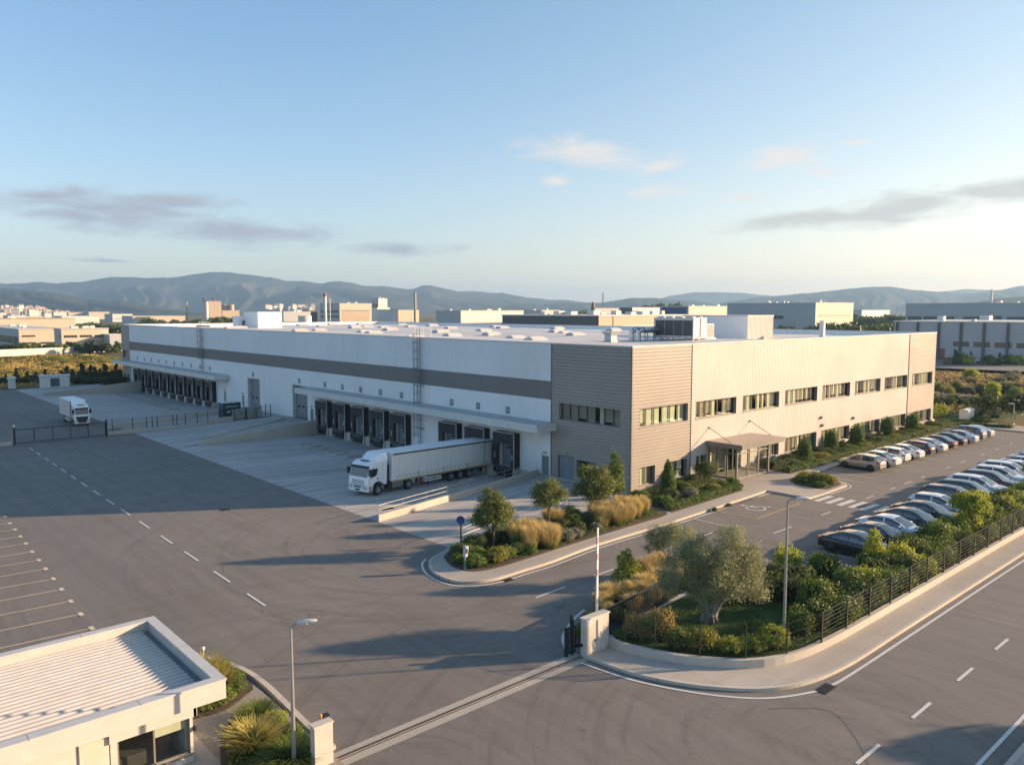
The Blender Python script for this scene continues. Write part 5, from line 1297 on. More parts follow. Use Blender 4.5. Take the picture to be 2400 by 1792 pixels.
tag(m.build('dock_lane_line', PAINT_Y), kind='structure')
# ---- rolling yard gate and dark fence
GDARK = M('dark_gate_metal', (0.022, 0.026, 0.03), 0.45, 0.4, var=0.15)
def mesh_panel(m, p, q, z0, z1, step=0.16, r=0.006, hs=(0.06, 0.5, 0.94)):
    p = Vector(p); q = Vector(q); n = max(1, int((q-p).length/step))
    for k in range(1, n):
        a = p+(q-p)*(k/n); m.tube((a.x, a.y, z0), (a.x, a.y, z1), r, None, 3, 0, False)
    for h in hs: z = z0+(z1-z0)*h; m.tube((p.x, p.y, z), (q.x, q.y, z), r*1.4, None, 4, 0, False)
yg = thing('rolling_gate', 'long dark steel rolling gate across the shaded yard', 'gate', (17.9, 106.3, 0))
G0, G1 = (17.95, 106.2), (27.55, 106.2)
m = MB()
for z in (0.14, 1.72): m.bar((*G0, z), (*G1, z), 0.07, 0.08)
for k in range(6):
    x = G0[0]+(G1[0]-G0[0])*k/5; m.box(x-0.035, x+0.035, 106.165, 106.235, 0.22, 1.72)
m.build('gate_frame', GDARK, yg)
m = MB(); mesh_panel(m, G0, G1, 0.22, 1.72, 0.13, 0.009, ()); m.build('infill_bars', GDARK, yg)
for x in (17.85, 27.65):
    m = MB(); m.box(x-0.09, x+0.09, 105.95, 106.13, 0, 2.1); m.build('gate_post', GDARK, yg)
m = MB(); m.box(17.6, 28.0, 106.12, 106.3, 0.0, 0.06); m.build('gate_rail', STEELD, yg)
m = MB(); m.lathe([(0.07, 0), (0.07, 0.2), (0, 0.24)], (17.85, 106.04, 2.1), 8); m.build('warning_lamp', M('lamp_white', (0.7, 0.7, 0.68), 0.4), yg)
yf = thing('yard_fence', 'dark mesh fence on the beige plinth beside the rolling gate', 'fence', (28.6, 107.3, 0))
fx = [28.6, 31.0, 32.7, 33.4, 34.0, 36.0, 36.5, 37.6, 39.2, 40.6]
for x in fx:
    m = MB(); m.box(x-0.04, x+0.04, 107.05, 107.13, 0.3, 1.85); m.build('post', GDARK, yf)
m = MB(); mesh_panel(m, (28.6, 107.09), (40.6, 107.09), 0.45, 1.8, 0.1, 0.006); m.build('mesh_panel', GDARK, yf)
cg = thing('caged_enclosure', 'dark mesh cage round the bins between the fence and the loading ramp', 'fence', (42.6, 107.4, 0))
for x, y in ((42.4, 107.3), (44.3, 107.3), (46.0, 107.45), (47.6, 107.6), (48.4, 107.7), (49.9, 107.8), (49.9, 109.5)):
    m = MB(); m.box(x-0.04, x+0.04, y-0.04, y+0.04, 0.2, 2.05); m.build('post', GDARK, cg)
m = MB(); mesh_panel(m, (42.4, 107.3), (49.9, 107.8), 0.35, 2.0, 0.12, 0.007); m.bar((42.4, 107.3, 0.3), (49.9, 107.8, 0.3), 0.06, 0.07); m.build('mesh_panel', GDARK, cg)
for x0, y0, w, d, h, lab, nm, mt in ((43.6, 109.4, 2.6, 1.7, 2.35, 'dark teal waste skip with a pale plate behind the mesh cage', 'waste_skip', 'teal'), (44.7, 108.2, 1.7, 0.9, 1.35, 'grey metal cabinet in front of the teal skip in the cage', 'metal_cabinet', 'grey'), (46.6, 108.3, 1.8, 0.9, 1.5, 'taller grey metal cabinet right of the other one in the cage', 'metal_cabinet', 'grey')):
    r_ = thing(nm, lab, 'skip' if mt == 'teal' else 'cabinet', (x0, y0, 0.2))
    mm = M('teal_steel', (0.02, 0.065, 0.085), 0.5, 0.2, var=0.15) if mt == 'teal' else M('cabinet_grey', (0.34, 0.34, 0.31), 0.55, var=0.15)
    m = MB(); m.box(x0, x0+w, y0, y0+d, 0.2, 0.2+h); bevel(m.build('body', mm, r_), 0.03)
    m = MB(); m.box(x0-0.05, x0+w+0.05, y0-0.05, y0+d+0.05, 0.2+h, 0.28+h); m.build('lid', mm if mt != 'teal' else TRIM_L, r_)
    m = MB()
    if mt == 'teal':
        for k in range(6): m.box(x0+0.45+k*0.3, x0+0.62+k*0.3, y0-0.02, y0, 1.95, 2.08)
        m.box(x0+0.6, x0+1.1, y0-0.02, y0, 1.2, 1.4); m.build('plate', PLATE, r_)
    else:
        m.box(x0+w/2-0.01, x0+w/2+0.01, y0-0.01, y0, 0.25, 0.15+h); m.box(x0+w/2+0.06, x0+w/2+0.1, y0-0.04, y0, 0.8, 1.0); m.build('door_gap', TRIM_D, r_)
# ---- kiosks at the far end of the yard
kx, ky = 35.2, 180.6
k1 = thing('transformer_kiosk', 'white transformer kiosk with a dark door at the far end of the yard', 'kiosk', (kx, ky, 0))
m = MB(); m.box(kx, kx+5.3, ky, ky+3, 0, 2.3); m.build('wall', TRIM_L, k1)
m = MB(); m.box(kx-.12, kx+5.42, ky-.12, ky+3.12, 2.3, 2.5); m.build('roof', M('kiosk_roof', (0.6, 0.58, 0.55), 0.6), k1)
m = MB(); m.box(kx+1.9, kx+3.5, ky-.04, ky, 0.3, 1.95); m.build('door', M('kiosk_door', (0.06, 0.085, 0.11), 0.5), k1)
k1.location = (kx, ky, 0); k1.rotation_euler = (0, 0, R(-12))
p1 = thing('stone_pillar', 'small white pillar with a rounded cap at the left edge of the yard', 'pillar', (31.1, 184.0, 0))
m = MB(); m.box(30.5, 31.6, 183.5, 184.6, 0, 1.95); m.build('shaft', TRIM_L, p1)
m = MB(); m.lathe([(0.85, 0), (0.85, 0.15), (0.6, 0.4), (0, 0.55)], (31.05, 184.05, 1.95), 12); m.build('cap', TRIM_L, p1)
u1 = thing('utility_cabinet', 'white utility cabinet on the lawn past the end of the car park', 'cabinet', (120.6, 40.2, 0.0))
m = MB(); m.box(120.4, 122.6, 39.6, 40.8, 0, 1.6); m.build('casing', TRIM_L, u1)
m = MB(); m.hexa([(120.3, 39.5, 1.6), (122.7, 39.5, 1.6), (122.7, 40.9, 1.6), (120.3, 40.9, 1.6)], [(120.3, 40.1, 1.85), (122.7, 40.1, 1.85), (122.7, 40.3, 1.85), (120.3, 40.3, 1.85)]); m.build('lid', TRIM_L, u1)
# ---- gate piers, entrance gate, barrier
PIER = M('pier_render', (0.52, 0.485, 0.43), 0.75, var=0.1, scale=1.5, fine=0.08)
gp = thing('gate_pier', 'white rendered gate pier with dappled leaf shade beside the olive tree', 'gate pier', (26.1, 23.6, 0))
m = MB(); m.box(25.38, 26.9, 23.42, 23.76, 0, 1.74); bevel(m.build('shaft', PIER, gp), 0.015)
m = MB(); m.hexa([(25.34, 23.38, 1.743), (26.94, 23.38, 1.743), (26.94, 23.8, 1.743), (25.34, 23.8, 1.743)], [(25.34, 23.38, 1.80), (26.94, 23.38, 1.80), (26.94, 23.8, 1.80), (25.34, 23.8, 1.80)]); m.build('capstone', PIER, gp)
m = MB(); m.box(25.88, 26.06, 23.40, 23.42, 0.66, 0.76); m.build('name_plate', STEELD, gp)
m = MB(); m.box(25.34, 25.38, 23.62, 23.72, 0.48, 0.62); m.build('sensor', PLAS, gp)
gl_ = thing('gate_pier', 'white rendered gate pier with an amber lamp at the bottom edge of the picture', 'gate pier', (12.4, 23.8, 0))
m = MB(); m.box(12.08, 12.78, 23.45, 23.75, 0, 1.55); bevel(m.build('shaft', PIER, gl_), 0.015)
m = MB(); m.box(12.05, 12.81, 23.42, 23.78, 1.553, 1.6); m.build('capstone', PIER, gl_)
m = MB(); m.box(12.62, 12.86, 23.8, 24.0, 0, 1.66); m.build('gate_guide', GDARK, gl_)
m = MB(); m.lathe([(0.045, 0), (0.05, 0.1), (0.03, 0.15), (0, 0.16)], (12.55, 23.86, 1.6), 10); m.build('amber_lamp', M('amber_lens', (0.55, 0.25, 0.03), 0.25, coat=0.5), gl_)
GATE_P = M('gate_teal_paint', (0.03, 0.042, 0.048), 0.4, 0.4, var=0.1)
sg = thing('sliding_gate', 'dark barred sliding gate rolled back along the bed behind the white pier', 'gate', (25.1, 24.0, 0))
def gateleaf(a, b, z0, z1, step):
    m = MB(); m.bar((*a, z1), (*b, z1), 0.09, 0.09); m.bar((*a, z0), (*b, z0), 0.09, 0.08); m.build('gate_frame', GATE_P, sg)
    m = MB(); n = int(math.dist(a, b)/step)
    for k in range(n+1):
        x = a[0]+(b[0]-a[0])*k/n; y = a[1]+(b[1]-a[1])*k/n; m.box(x-.018, x+.018, y-.018, y+.018, z0+.08, z1)
    m.build('bars', GATE_P, sg)
gateleaf((24.85, 24.15), (25.4, 24.1), 0.12, 1.25, 0.13)
gateleaf((26.95, 24.1), (34.4, 25.1), 0.25, 1.42, 0.16)
m = MB(); m.box(26.95, 27.1, 23.95, 24.15, 0, 1.66); m.build('gate_post', GATE_P, sg)
m = MB(); m.box(24.8, 24.9, 24.08, 24.22, 0, 1.32); m.box(25.18, 25.3, 24.1, 24.25, 0.0, 1.85); m.build('end_post', GATE_P, sg)
m = MB(); m.bar((27.1, 23.95, 0.0), (36.5, 25.2, 0.0), 0.5, 0.22); m.build('track_kerb', C_WALL, sg)
br = thing('barrier', 'raised red and white barrier arm standing straight up behind the white pier', 'barrier', (26.85, 24.1, 0))
m = MB(); m.box(26.62, 26.98, 24.02, 24.4, 0, 1.0); bevel(m.build('housing', M('barrier_housing', (0.5, 0.5, 0.48), 0.5), br), 0.03)
WHT = M('arm_white', (0.75, 0.75, 0.75), 0.4); 
m = MB(); m.hexa([(26.8, 24.1, .9), (26.92, 24.1, .9), (26.92, 24.18, .9), (26.8, 24.18, .9)], [(26.83, 24.11, 5.55), (26.91, 24.11, 5.55), (26.91, 24.16, 5.55), (26.83, 24.16, 5.55)]); ar = m.build('arm', WHT, br)
m = MB()
for k in range(3): z = 3.3+k*0.75; m.box(26.815, 26.915, 24.1, 24.172, z, z+0.3)
m.build('red_band', M('faded_red', (0.55, 0.36, 0.36), 0.5), ar)
# ---- street lamps
LAMPM = M('lamp_pole', (0.36, 0.37, 0.37), 0.4, 0.6, var=0.08); LAMPH = M('lamp_head', (0.62, 0.62, 0.60), 0.4, 0.2)
def lamp(x, y, h, ax, ay, ln, label, hh=0.25):
    r_ = thing('street_lamp', label, 'street lamp', (x, y, 0))
    m = MB(); m.tube((x, y, 0), (x, y, h), 0.085, 0.045, 12); m.lathe([(0.13, 0), (0.13, 0.35), (0.09, 0.4)], (x, y, 0), 12); m.build('pole', LAMPM, r_)
    m = MB(); e = (x+ax*ln, y+ay*ln, h+hh*0.6); m.path([(x, y, h-0.03), (x+ax*ln*0.35, y+ay*ln*0.35, h+hh*0.25), e], 0.035, 8); m.build('arm', LAMPM, r_)
    m = MB(); n = Vector((-ay, ax, 0)); d = Vector((ax, ay, 0))
    secs = []
    for t, w, th in ((0, .05, .04), (.12, .1, .07), (.4, .13, .08), (.6, .1, .05), (.66, .05, .02)):
        c = Vector(e)+d*t+Vector((0, 0, t*hh*0.45)); secs.append([tuple(c+n*(w*math.cos(a))+Vector((0, 0, th*math.sin(a)*(1 if math.sin(a) > 0 else .5)))) for a in [2*math.pi*i/10 for i in range(10)]])
    m.loft(secs); m.build('lamp_head', LAMPH, r_)
    m = MB(); c = Vector(e)+d*0.38; m.lathe([(0.09, -0.05), (0.07, -0.07), (0, -0.075)], (c.x, c.y, c.z+hh*0.12), 10); m.build('lens', LENS, r_)
lamp(11.6, 24.0, 5.04, RT.x, RT.y, 0.22, 'slim grey street lamp with a leaf-shaped head in front of the guardhouse')
lamp(33.3, 18.3, 6.86, RT.x, RT.y, 0.35, 'tall grey street lamp rising from the garden behind the corner wall', 0.1)
# ---- sign, intercom post, small path light
sx, sy = 31.9, 40.75
sn = thing('road_sign', 'round blue sign on a dark post beside the planted island', 'road sign', (sx, sy, 0))
m = MB(); m.tube((sx, sy, 0), (sx, sy, 1.95), 0.05, None, 10); m.build('post', GDARK, sn)
dn = -RT*0.25-FH; dn.normalize()
m = MB(); c = Vector((sx, sy, 1.72))+dn*0.06; u_ = Vector((0, 0, 1)); s_ = dn.cross(u_)
for rr, o_, nm, mt in ((0.29, 0.0, 'disc', M('sign_blue', (0.03, 0.09, 0.24), 0.4)), (0.29, -0.012, 'sign_back', STEELD)):
    m = MB(); m.add([tuple(c+dn*o_+s_*(rr*math.cos(R(15*i)))+u_*(rr*math.sin(R(15*i)))) for i in range(24)]+[tuple(c+dn*(o_+0.01)+s_*(rr*math.cos(R(15*i)))+u_*(rr*math.sin(R(15*i)))) for i in range(24)], [tuple(range(24)), tuple(range(47, 23, -1))]+[(i, (i+1) % 24, 24+(i+1) % 24, 24+i) for i in range(24)]); m.build(nm, mt, sn)
bx, by = 28.75, 36.35
ip = thing('intercom_post', 'grey intercom post with a tilted head in the bed at the island tip', 'intercom', (bx, by, 0))
m = MB(); m.hexa([(bx-.07, by-.07, 0.1), (bx+.07, by-.07, 0.1), (bx+.07, by+.07, 0.1), (bx-.07, by+.07, 0.1)], [(bx-.05, by-.05, 0.95), (bx+.05, by-.05, 0.95), (bx+.05, by+.05, 0.95), (bx-.05, by+.05, 0.95)]); m.build('post', M('post_green', (0.10, 0.17, 0.13), 0.5), ip)
m = MB(); m.hexa([(bx-.10, by-.12, .92), (bx+.12, by-.12, .92), (bx+.12, by+.12, .92), (bx-.10, by+.12, .92)], [(bx-.02, by-.14, 1.56), (bx+.2, by-.14, 1.56), (bx+.2, by+.14, 1.56), (bx-.02, by+.14, 1.56)]); bevel(m.build('head', M('intercom_grey', (0.42, 0.45, 0.50), 0.4), ip), 0.03)
m = MB(); m.box(bx-.04, bx+.1, by-.145, by-.125, 1.15, 1.42); m.build('panel', PLAS, ip)
m = MB(); m.lathe([(0.03, 0), (0.03, 0.55), (0.1, 0.68), (0.1, 0.74), (0, 0.75)], (12.35, 34.1, 0.1), 10)
tag(m.build('path_light', M('path_light', (0.6, 0.58, 0.52), 0.5), None, (12.35, 34.1, 0.1)), 'small mushroom path light by the tall grass at the guardhouse kerb', 'path light')
for x_, y_, h_, lab in ((71.9, 78.0, 0.5, None),):
    pass
# ---- boundary wall with rail fence
WC = [p for p in WALLO if p[0] <= 37]
WCp = resample(WC, 26)+[(60, 16.65), (118, 16.7)]
inn_ = band(WCp, 0.24)
bw = MB()
secs = [[(*a, -0.05), (*b, -0.05), (*b, 0.5), (*a, 0.5)] for a, b in zip(WCp, inn_)]
bw.loft(secs, 0, True, True, False)
tag(bw.build('boundary_wall', C_WALL, None, (26.9, 23.4, 0)), 'long low pale concrete wall round the garden corner and along the street pavement', 'wall')
FG = M('fence_green', (0.045, 0.048, 0.035), 0.45, 0.3, var=0.12)
pf = thing('boundary_fence', 'dark green rail fence on the low wall along the street', 'fence', (33.9, 16.8, 0.5))
fxs = [33.8+2.42*k for k in range(34)]
for x in fxs:
    y = 16.72+(0.06 if x > 45 else 0)
    m = MB(); m.box(x-.035, x+.035, y-.035, y+.035, 0.495, 1.90); m.build('post', FG, pf)
m = MB()
for k in range(7): m.bar((33.8, 16.75, 0.70+k*0.19), (fxs[-1], 16.85, 0.70+k*0.19), 0.022, 0.022 if k < 6 else 0.035)
m.build('rails', FG, pf)
cf = thing('mesh_fence', 'fine green mesh fence on the curved garden wall below the olive tree', 'fence', (27.3, 22.2, 0.5))
cp = [(27.2, 22.7), (27.55, 21.3), (28.45, 19.55), (29.75, 18.1), (31.5, 17.15), (33.8, 16.75)]
for x, y in cp[:-1]:
    m = MB(); m.tube((x, y, 0.45), (x, y, 1.93), 0.034, None, 8); m.build('post', FG, cf)
m = MB()
for a, b in zip(cp[:-1], cp[1:]): mesh_panel(m, a, b, 0.52, 1.85, 0.075, 0.005, (0.0, 0.33, 0.66, 1.0))
m.build('mesh_panel', FG, cf)
# ---- guardhouse
GH = thing('guardhouse', 'cream flat-roofed guardhouse with a ribbed white roof in the lower left corner', 'guardhouse', (5, 30, 0))
GC = M('guardhouse_cream', (0.54, 0.515, 0.475), 0.5, var=0.05); GCAP = M('guardhouse_cap', (0.50, 0.50, 0.49), 0.5, var=0.06)
x0, x1, y0, y1, zt, zb = -3.0, 10.15, 26.0, 33.4, 3.0, 2.33
m = MB(); tk = 0.32
for a in ((x0, x1, y0, y0+tk), (x0, x1, y1-tk, y1)): m.box(a[0], a[1], a[2], a[3], zb, zt-0.03)
m.box(x1-tk, x1, y0+tk, y1-tk, zb, zt-0.03); m.box(x0, x0+tk, y0+tk, y1-tk, zb, zt-0.03); m.build('fascia', GC, GH)
m = MB()
m.box(x0-.03, x1+.03, y0-.03, y0+tk+.03, zt-.03, zt+.03); m.box(x0-.03, x1+.03, y1-tk-.03, y1+.03, zt-.03, zt+.03); m.box(x1-tk-.03, x1+.03, y0+tk+.03, y1-tk-.03, zt-.03, zt+.03); m.build('parapet_cap', GCAP, GH)
m = MB()
for x in (7.4, 4.3, 1.2): m.box(x, x+0.012, y0-.034, y0+tk+.034, zt-.02, zt+.033); m.box(x, x+0.012, y1-tk-.034, y1+.034, zt-.02, zt+.033)
m.box(x1-tk-.034, x1+.034, 29.6, 29.612, zt-.02, zt+.033); m.build('cap_joint', TRIM_D, GH)
RR = M('ribbed_roof_sheet', (0.50, 0.48, 0.46), 0.4, 0.1, var=0.06)
zr = 2.6; m = MB(); yy = y0+tk; pitch = 0.29
prf = [(0, 0), (0.42, 0), (0.55, 0.10), (0.85, 0.10), (1.0, 0)]
pts = []
while yy < y1-tk-0.001:
    for u, h in prf[:-1]:
        if yy+u*pitch < y1-tk: pts.append((yy+u*pitch, zr+h))
    yy += pitch
pts.append((y1-tk, zr))
for a, b in zip(pts[:-1], pts[1:]): m.quad((x0+tk, a[0], a[1]), (x1-tk-0.28, a[0], a[1]), (x1-tk-0.28, b[0], b[1]), (x0+tk, b[0], b[1]))
m.build('ribbed_roof', RR, GH)
m = MB(); m.box(x1-tk-0.30, x1-tk, y0+tk, y1-tk, zr-.1, zr-.02); m.box(3.05, 3.4, y0+tk, y1-tk-3, zr+0.08, zr+0.16); m.build('gutter', M('gutter_grey', (0.16, 0.18, 0.20), 0.5), GH)
m = MB(); m.box(x0+.05, x1-.05, y0+.05, y1-.05, zb+.001, zb+.06); m.build('soffit', GC, GH)
wx, wy = 9.25, 26.72
gw = MB()
gw.box(x0+.6, 6.75, wy, wy+.2, 0.1, zb); gw.box(6.75, wx, wy, wy+.2, 0.1, 0.42); gw.box(6.75, wx, wy, wy+.2, 1.72, zb); gw.box(wx-.2, wx, wy+.2, 32.6, 0.1, zb); gw.box(x0+.6, wx-.2, 32.4, 32.6, 0.1, zb); gw.box(6.75, 6.85, wy, wy+.2, 0.42, 1.72); gw.box(wx-.1, wx, wy, wy+.2, 0.42, 1.72)
gw.build('wall', GC, GH)
m = MB(); m.box(6.6, wx+.1, wy-.12, wy, 1.74, zb); m.box(wx, wx+.12, wy-.12, 30, 1.74, zb); m.build('upper_panel', GC, GH)
m = MB()
for a in (6.85, 7.97, wx-.16): m.box(a, a+.06, wy+.05, wy+.12, 0.42, 1.72)
m.box(6.85, wx-.1, wy+.05, wy+.12, 1.66, 1.72); m.box(6.85, wx-.1, wy+.05, wy+.12, 0.42, 0.48); m.box(6.75, wx, wy-.06, wy, 0.36, 0.42); gfr = m.build('window', FRAME, GH)
m = MB(); m.quad((6.85, wy+.085, .45), (wx-.1, wy+.085, .45), (wx-.1, wy+.085, 1.7), (6.85, wy+.085, 1.7)); m.build('pane', GLASS, gfr)
m = MB(); m.quad((8.05, wy+.16, 1.3), (wx-.12, wy+.16, 1.3), (wx-.12, wy+.16, 1.7), (8.05, wy+.16, 1.7)); m.build('blind', BLIND, gfr)
m = MB(); m.box(5.5, wx-.21, 29.2, 29.25, 0.1, zb); m.box(6.9, 7.9, wy+0.6, wy+1.3, 0.3, 0.75); m.box(8.3, 8.8, wy+.7, wy+.8, 0.6, 1.1); m.build('room_back', ROOMD, GH)
m = MB(); m.box(5.75, 6.6, wy-.03, wy, 0.12, 1.95); gd = m.build('door', M('door_cream', (0.56, 0.52, 0.44), 0.5), GH)
m = MB(); m.box(5.72, 5.74, wy-.04, wy, 0.12, 1.98); m.box(6.62, 6.64, wy-.04, wy, 0.12, 1.98); m.build('door_gap', TRIM_D, gd)
m = MB(); m.box(9.25, 9.33, 26.6, 26.75, 1.2, 1.35); m.build('camera_dome', PLAS, GH)
# ---- off-frame uprights of the street (their shadows cross the road)
for i, (x, y, h) in enumerate(((66.0, -5.0, 5.5), (70.5, -12.0, 7.0), (60.0, -6.5, 5.0))):
    lamp(x, y, h, -RT.x, RT.y, 0.3, ['slim street lamp on the far pavement, out of the picture', 'tall street lamp further down the far pavement, out of the picture', 'short street lamp across the road, out of the picture'][i])
# ================================================================== plants
G_OLIVE = leafmat('olive_leaf', (0.13, 0.155, 0.07), (0.54, 0.55, 0.31), 0.38)
G_TREE = leafmat('tree_leaf', (0.065, 0.09, 0.022), (0.31, 0.34, 0.09), 0.35)
G_DARK = leafmat('dark_leaf', (0.029, 0.061, 0.015), (0.169, 0.205, 0.045), 0.25)
G_MID = leafmat('shrub_leaf', (0.051, 0.094, 0.020), (0.270, 0.332, 0.061), 0.3)
G_LIME = leafmat('lime_leaf', (0.145, 0.217, 0.026), (0.600, 0.600, 0.084), 0.4)
G_CLIP = leafmat('clipped_leaf', (0.05, 0.10, 0.016), (0.22, 0.31, 0.055), 0.3)
G_SAGE = leafmat('sage_leaf', (0.132, 0.150, 0.102), (0.360, 0.360, 0.252), 0.2)
G_GOLD = leafmat('golden_leaf', (0.168, 0.138, 0.036), (0.504, 0.384, 0.144), 0.35)
G_YEL = leafmat('yellow_cover', (0.145, 0.174, 0.029), (0.464, 0.406, 0.072), 0.3)
GLAWN = leafmat('lawn_blade', (0.03, 0.07, 0.015), (0.12, 0.19, 0.04), 0.3)
G_CON = leafmat('conifer_leaf', (0.029, 0.051, 0.020), (0.087, 0.116, 0.041), 0.15)
BARK = M('bark', (0.13, 0.10, 0.075), 0.9, var=0.35, scale=6, stretch=(1, 1, 0.25), bump=0.6, world=False)
BARK_O = M('olive_bark', (0.24, 0.205, 0.17), 0.9, var=0.4, scale=5, stretch=(1, 1, 0.25), bump=0.8, world=False)
def mat_grass(name, base, tip):
    t = NT(name)
    a = t.new('ShaderNodeAttribute', attribute_name='rnd').outputs['Fac']
    c = t.mix(t.rng(a, 0.15, 0.75), base, tip)
    t.set(col=c, rough=0.7, spec=0.2)
    tr = t.new('ShaderNodeBsdfTranslucent'); t.l.new(c, tr.inputs['Color'])
    ms = t.new('ShaderNodeMixShader'); ms.inputs[0].default_value = 0.35
    t.l.new(t.bsdf.outputs[0], ms.inputs[1]); t.l.new(tr.outputs[0], ms.inputs[2]); t.l.new(ms.outputs[0], t.out.inputs['Surface'])
    return t.mat
GR_GOLD = mat_grass('feather_grass', (0.12, 0.16, 0.03), (0.58, 0.465, 0.21))
GR_YEL = mat_grass('yellow_grass', (0.10, 0.14, 0.025), (0.46, 0.40, 0.13))
GR_GRN = mat_grass('green_grass', (0.03, 0.06, 0.015), (0.17, 0.22, 0.05))
def mesh_np(name, V, quads, rnd, mat):
    me = bpy.data.meshes.new(name)
    nv, nf = len(V), len(quads)
    me.vertices.add(nv); me.vertices.foreach_set('co', V.astype(np.float32).ravel())
    me.loops.add(nf*4); me.loops.foreach_set('vertex_index', quads.astype(np.int32).ravel())
    me.polygons.add(nf); me.polygons.foreach_set('loop_start', np.arange(0, nf*4, 4, dtype=np.int32))
    me.update(calc_edges=True)
    at_ = me.attributes.new('rnd', 'FLOAT', 'POINT'); at_.data.foreach_set('value', rnd.astype(np.float32))
    me.materials.append(mat)
    return me
def unit(v): return v/np.maximum(1e-9, np.linalg.norm(v, axis=1, keepdims=True))
def leaves(name, blobs, nc, per, cr, leaf, seed, mat, shell=0.62, low=-0.7, asp=0.5, droop=0.0):
    "blobs: (x, y, z, rx, ry, rz); leaves gather in nc clumps spread through the outer part of the blobs"
    r = np.random.default_rng(seed); B = np.array(blobs, float)
    p = (B[:, 3]*B[:, 5]+B[:, 4]*B[:, 5]); p = p/p.sum()
    k = r.choice(len(B), nc, p=p)
    d = unit(r.normal(size=(nc*3, 3))); d = d[d[:, 2] > low][:nc]
    while len(d) < nc: d = np.concatenate([d, d])[:nc]
    rad = shell+(1-shell)*r.random((nc, 1))**0.7
    C = B[k, :3]+d*B[k, 3:6]*rad
    n = nc*per
    off = r.normal(size=(n, 3))*cr*np.array([1, 1, 0.8])
    Pn = np.repeat(C, per, 0)+off
    nr = unit(np.repeat(d, per, 0)*0.9+r.normal(size=(n, 3))*0.75+np.array([0, 0, 0.25]))
    t = unit(np.cross(nr, r.normal(size=(n, 3)))); t[:, 2] -= droop; t = unit(t); b = np.cross(nr, t)
    L = leaf*(0.65+0.7*r.random((n, 1))); W = L*asp
    V = np.stack([Pn-t*L*.5, Pn+b*W*.5-t*L*.05+nr*W*.15, Pn+t*L*.5, Pn-b*W*.5-t*L*.05+nr*W*.15], 1).reshape(-1, 3)
    q = np.arange(n*4).reshape(n, 4)
    rn = np.repeat(np.clip(np.repeat(r.random(nc), per)*0.55+r.random(n)*0.45, 0, 1), 4)
    return mesh_np(name, V, q, rn, mat)
def blades(name, n, rad, h, seed, mat, wid=0.014, bend=0.5, plume=0.0, clumps=1, spread=0.0, hvar=0.35):
    r = np.random.default_rng(seed); S_ = 4
    cc = r.normal(size=(clumps, 2))*spread; ci = r.integers(0, clumps, n)
    a = r.random(n)*2*np.pi; rr = rad*np.sqrt(r.random(n))
    base = np.stack([cc[ci, 0]+rr*np.cos(a), cc[ci, 1]+rr*np.sin(a), np.zeros(n)], 1)
    a2 = a+r.normal(size=n)*0.5; out = np.stack([np.cos(a2), np.sin(a2), np.zeros(n)], 1)
    hh = h*(1-hvar+hvar*r.random(n))*(1-0.35*(rr/max(rad, 1e-6))**2); bd = bend*hh*(0.25+0.9*rr/max(rad, 1e-6))*(0.6+0.8*r.random(n))
    side = np.stack([-np.sin(a2), np.cos(a2), np.zeros(n)], 1)
    V = []; R_ = []
    for s in range(S_+1):
        u = s/S_
        c = base+out*(bd*u**1.8)[:, None]+np.array([0, 0, 1])*(hh*(u-0.22*u**3*bend))[:, None]
        w = wid*(1-u*0.75)*(1+plume*6*max(0, (u-0.6))*(1.0 if u < 1 else 0.3))
        V += [c-side*w, c+side*w]; R_ += [np.full(n, u), np.full(n, u)]
    V = np.stack(V, 1).reshape(-1, 3); rn = np.clip(np.stack(R_, 1)*0.85+r.random((n, 1))*0.2-0.05, 0, 1).ravel()
    q = []
    m = 2*(S_+1); o = np.arange(n)[:, None]*m
    for s in range(S_): q.append(o+np.array([[2*s, 2*s+1, 2*s+3, 2*s+2]]))
    q = np.stack(q, 1).reshape(-1, 4)
    return mesh_np(name, V, q, rn, mat)
FOL = {}
def setmat(o, m):
    o.material_slots[0].link = 'OBJECT'; o.material_slots[0].material = m
# ---- unit shrubs (radius 1, height 1), three shapes
SHR = [leaves('shrub_mesh', [(0, 0, .45, .9, .9, .5), (.3, .2, .5, .55, .55, .45), (-.3, -.25, .42, .55, .55, .42), (.1, -.4, .4, .5, .5, .38)], 240, 16, .085, .105, 20+k, G_MID, .6, -.35) for k in range(3)]
BALL = [leaves('clipped_mesh', [(0, 0, .42, .86, .86, .5)], 300, 14, .04, .07, 30+k, G_CLIP, .9, -.5) for k in range(2)]
LOOSE = [leaves('loose_shrub_mesh', [(0, 0, .45, .7, .7, .45), (.35, .1, .6, .4, .4, .32), (-.25, .3, .55, .4, .4, .32), (.0, -.35, .68, .35, .35, .28), (-.4, -.2, .35, .4, .4, .3)], 210, 13, .13, .12, 40+k, G_MID, .45, -.4, .45) for k in range(4)]
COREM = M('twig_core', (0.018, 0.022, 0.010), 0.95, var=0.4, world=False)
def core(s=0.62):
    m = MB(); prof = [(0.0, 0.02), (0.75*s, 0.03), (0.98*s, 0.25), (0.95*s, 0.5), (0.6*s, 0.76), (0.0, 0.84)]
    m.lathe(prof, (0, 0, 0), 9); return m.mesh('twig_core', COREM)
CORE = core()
pr_ = random.Random(21)
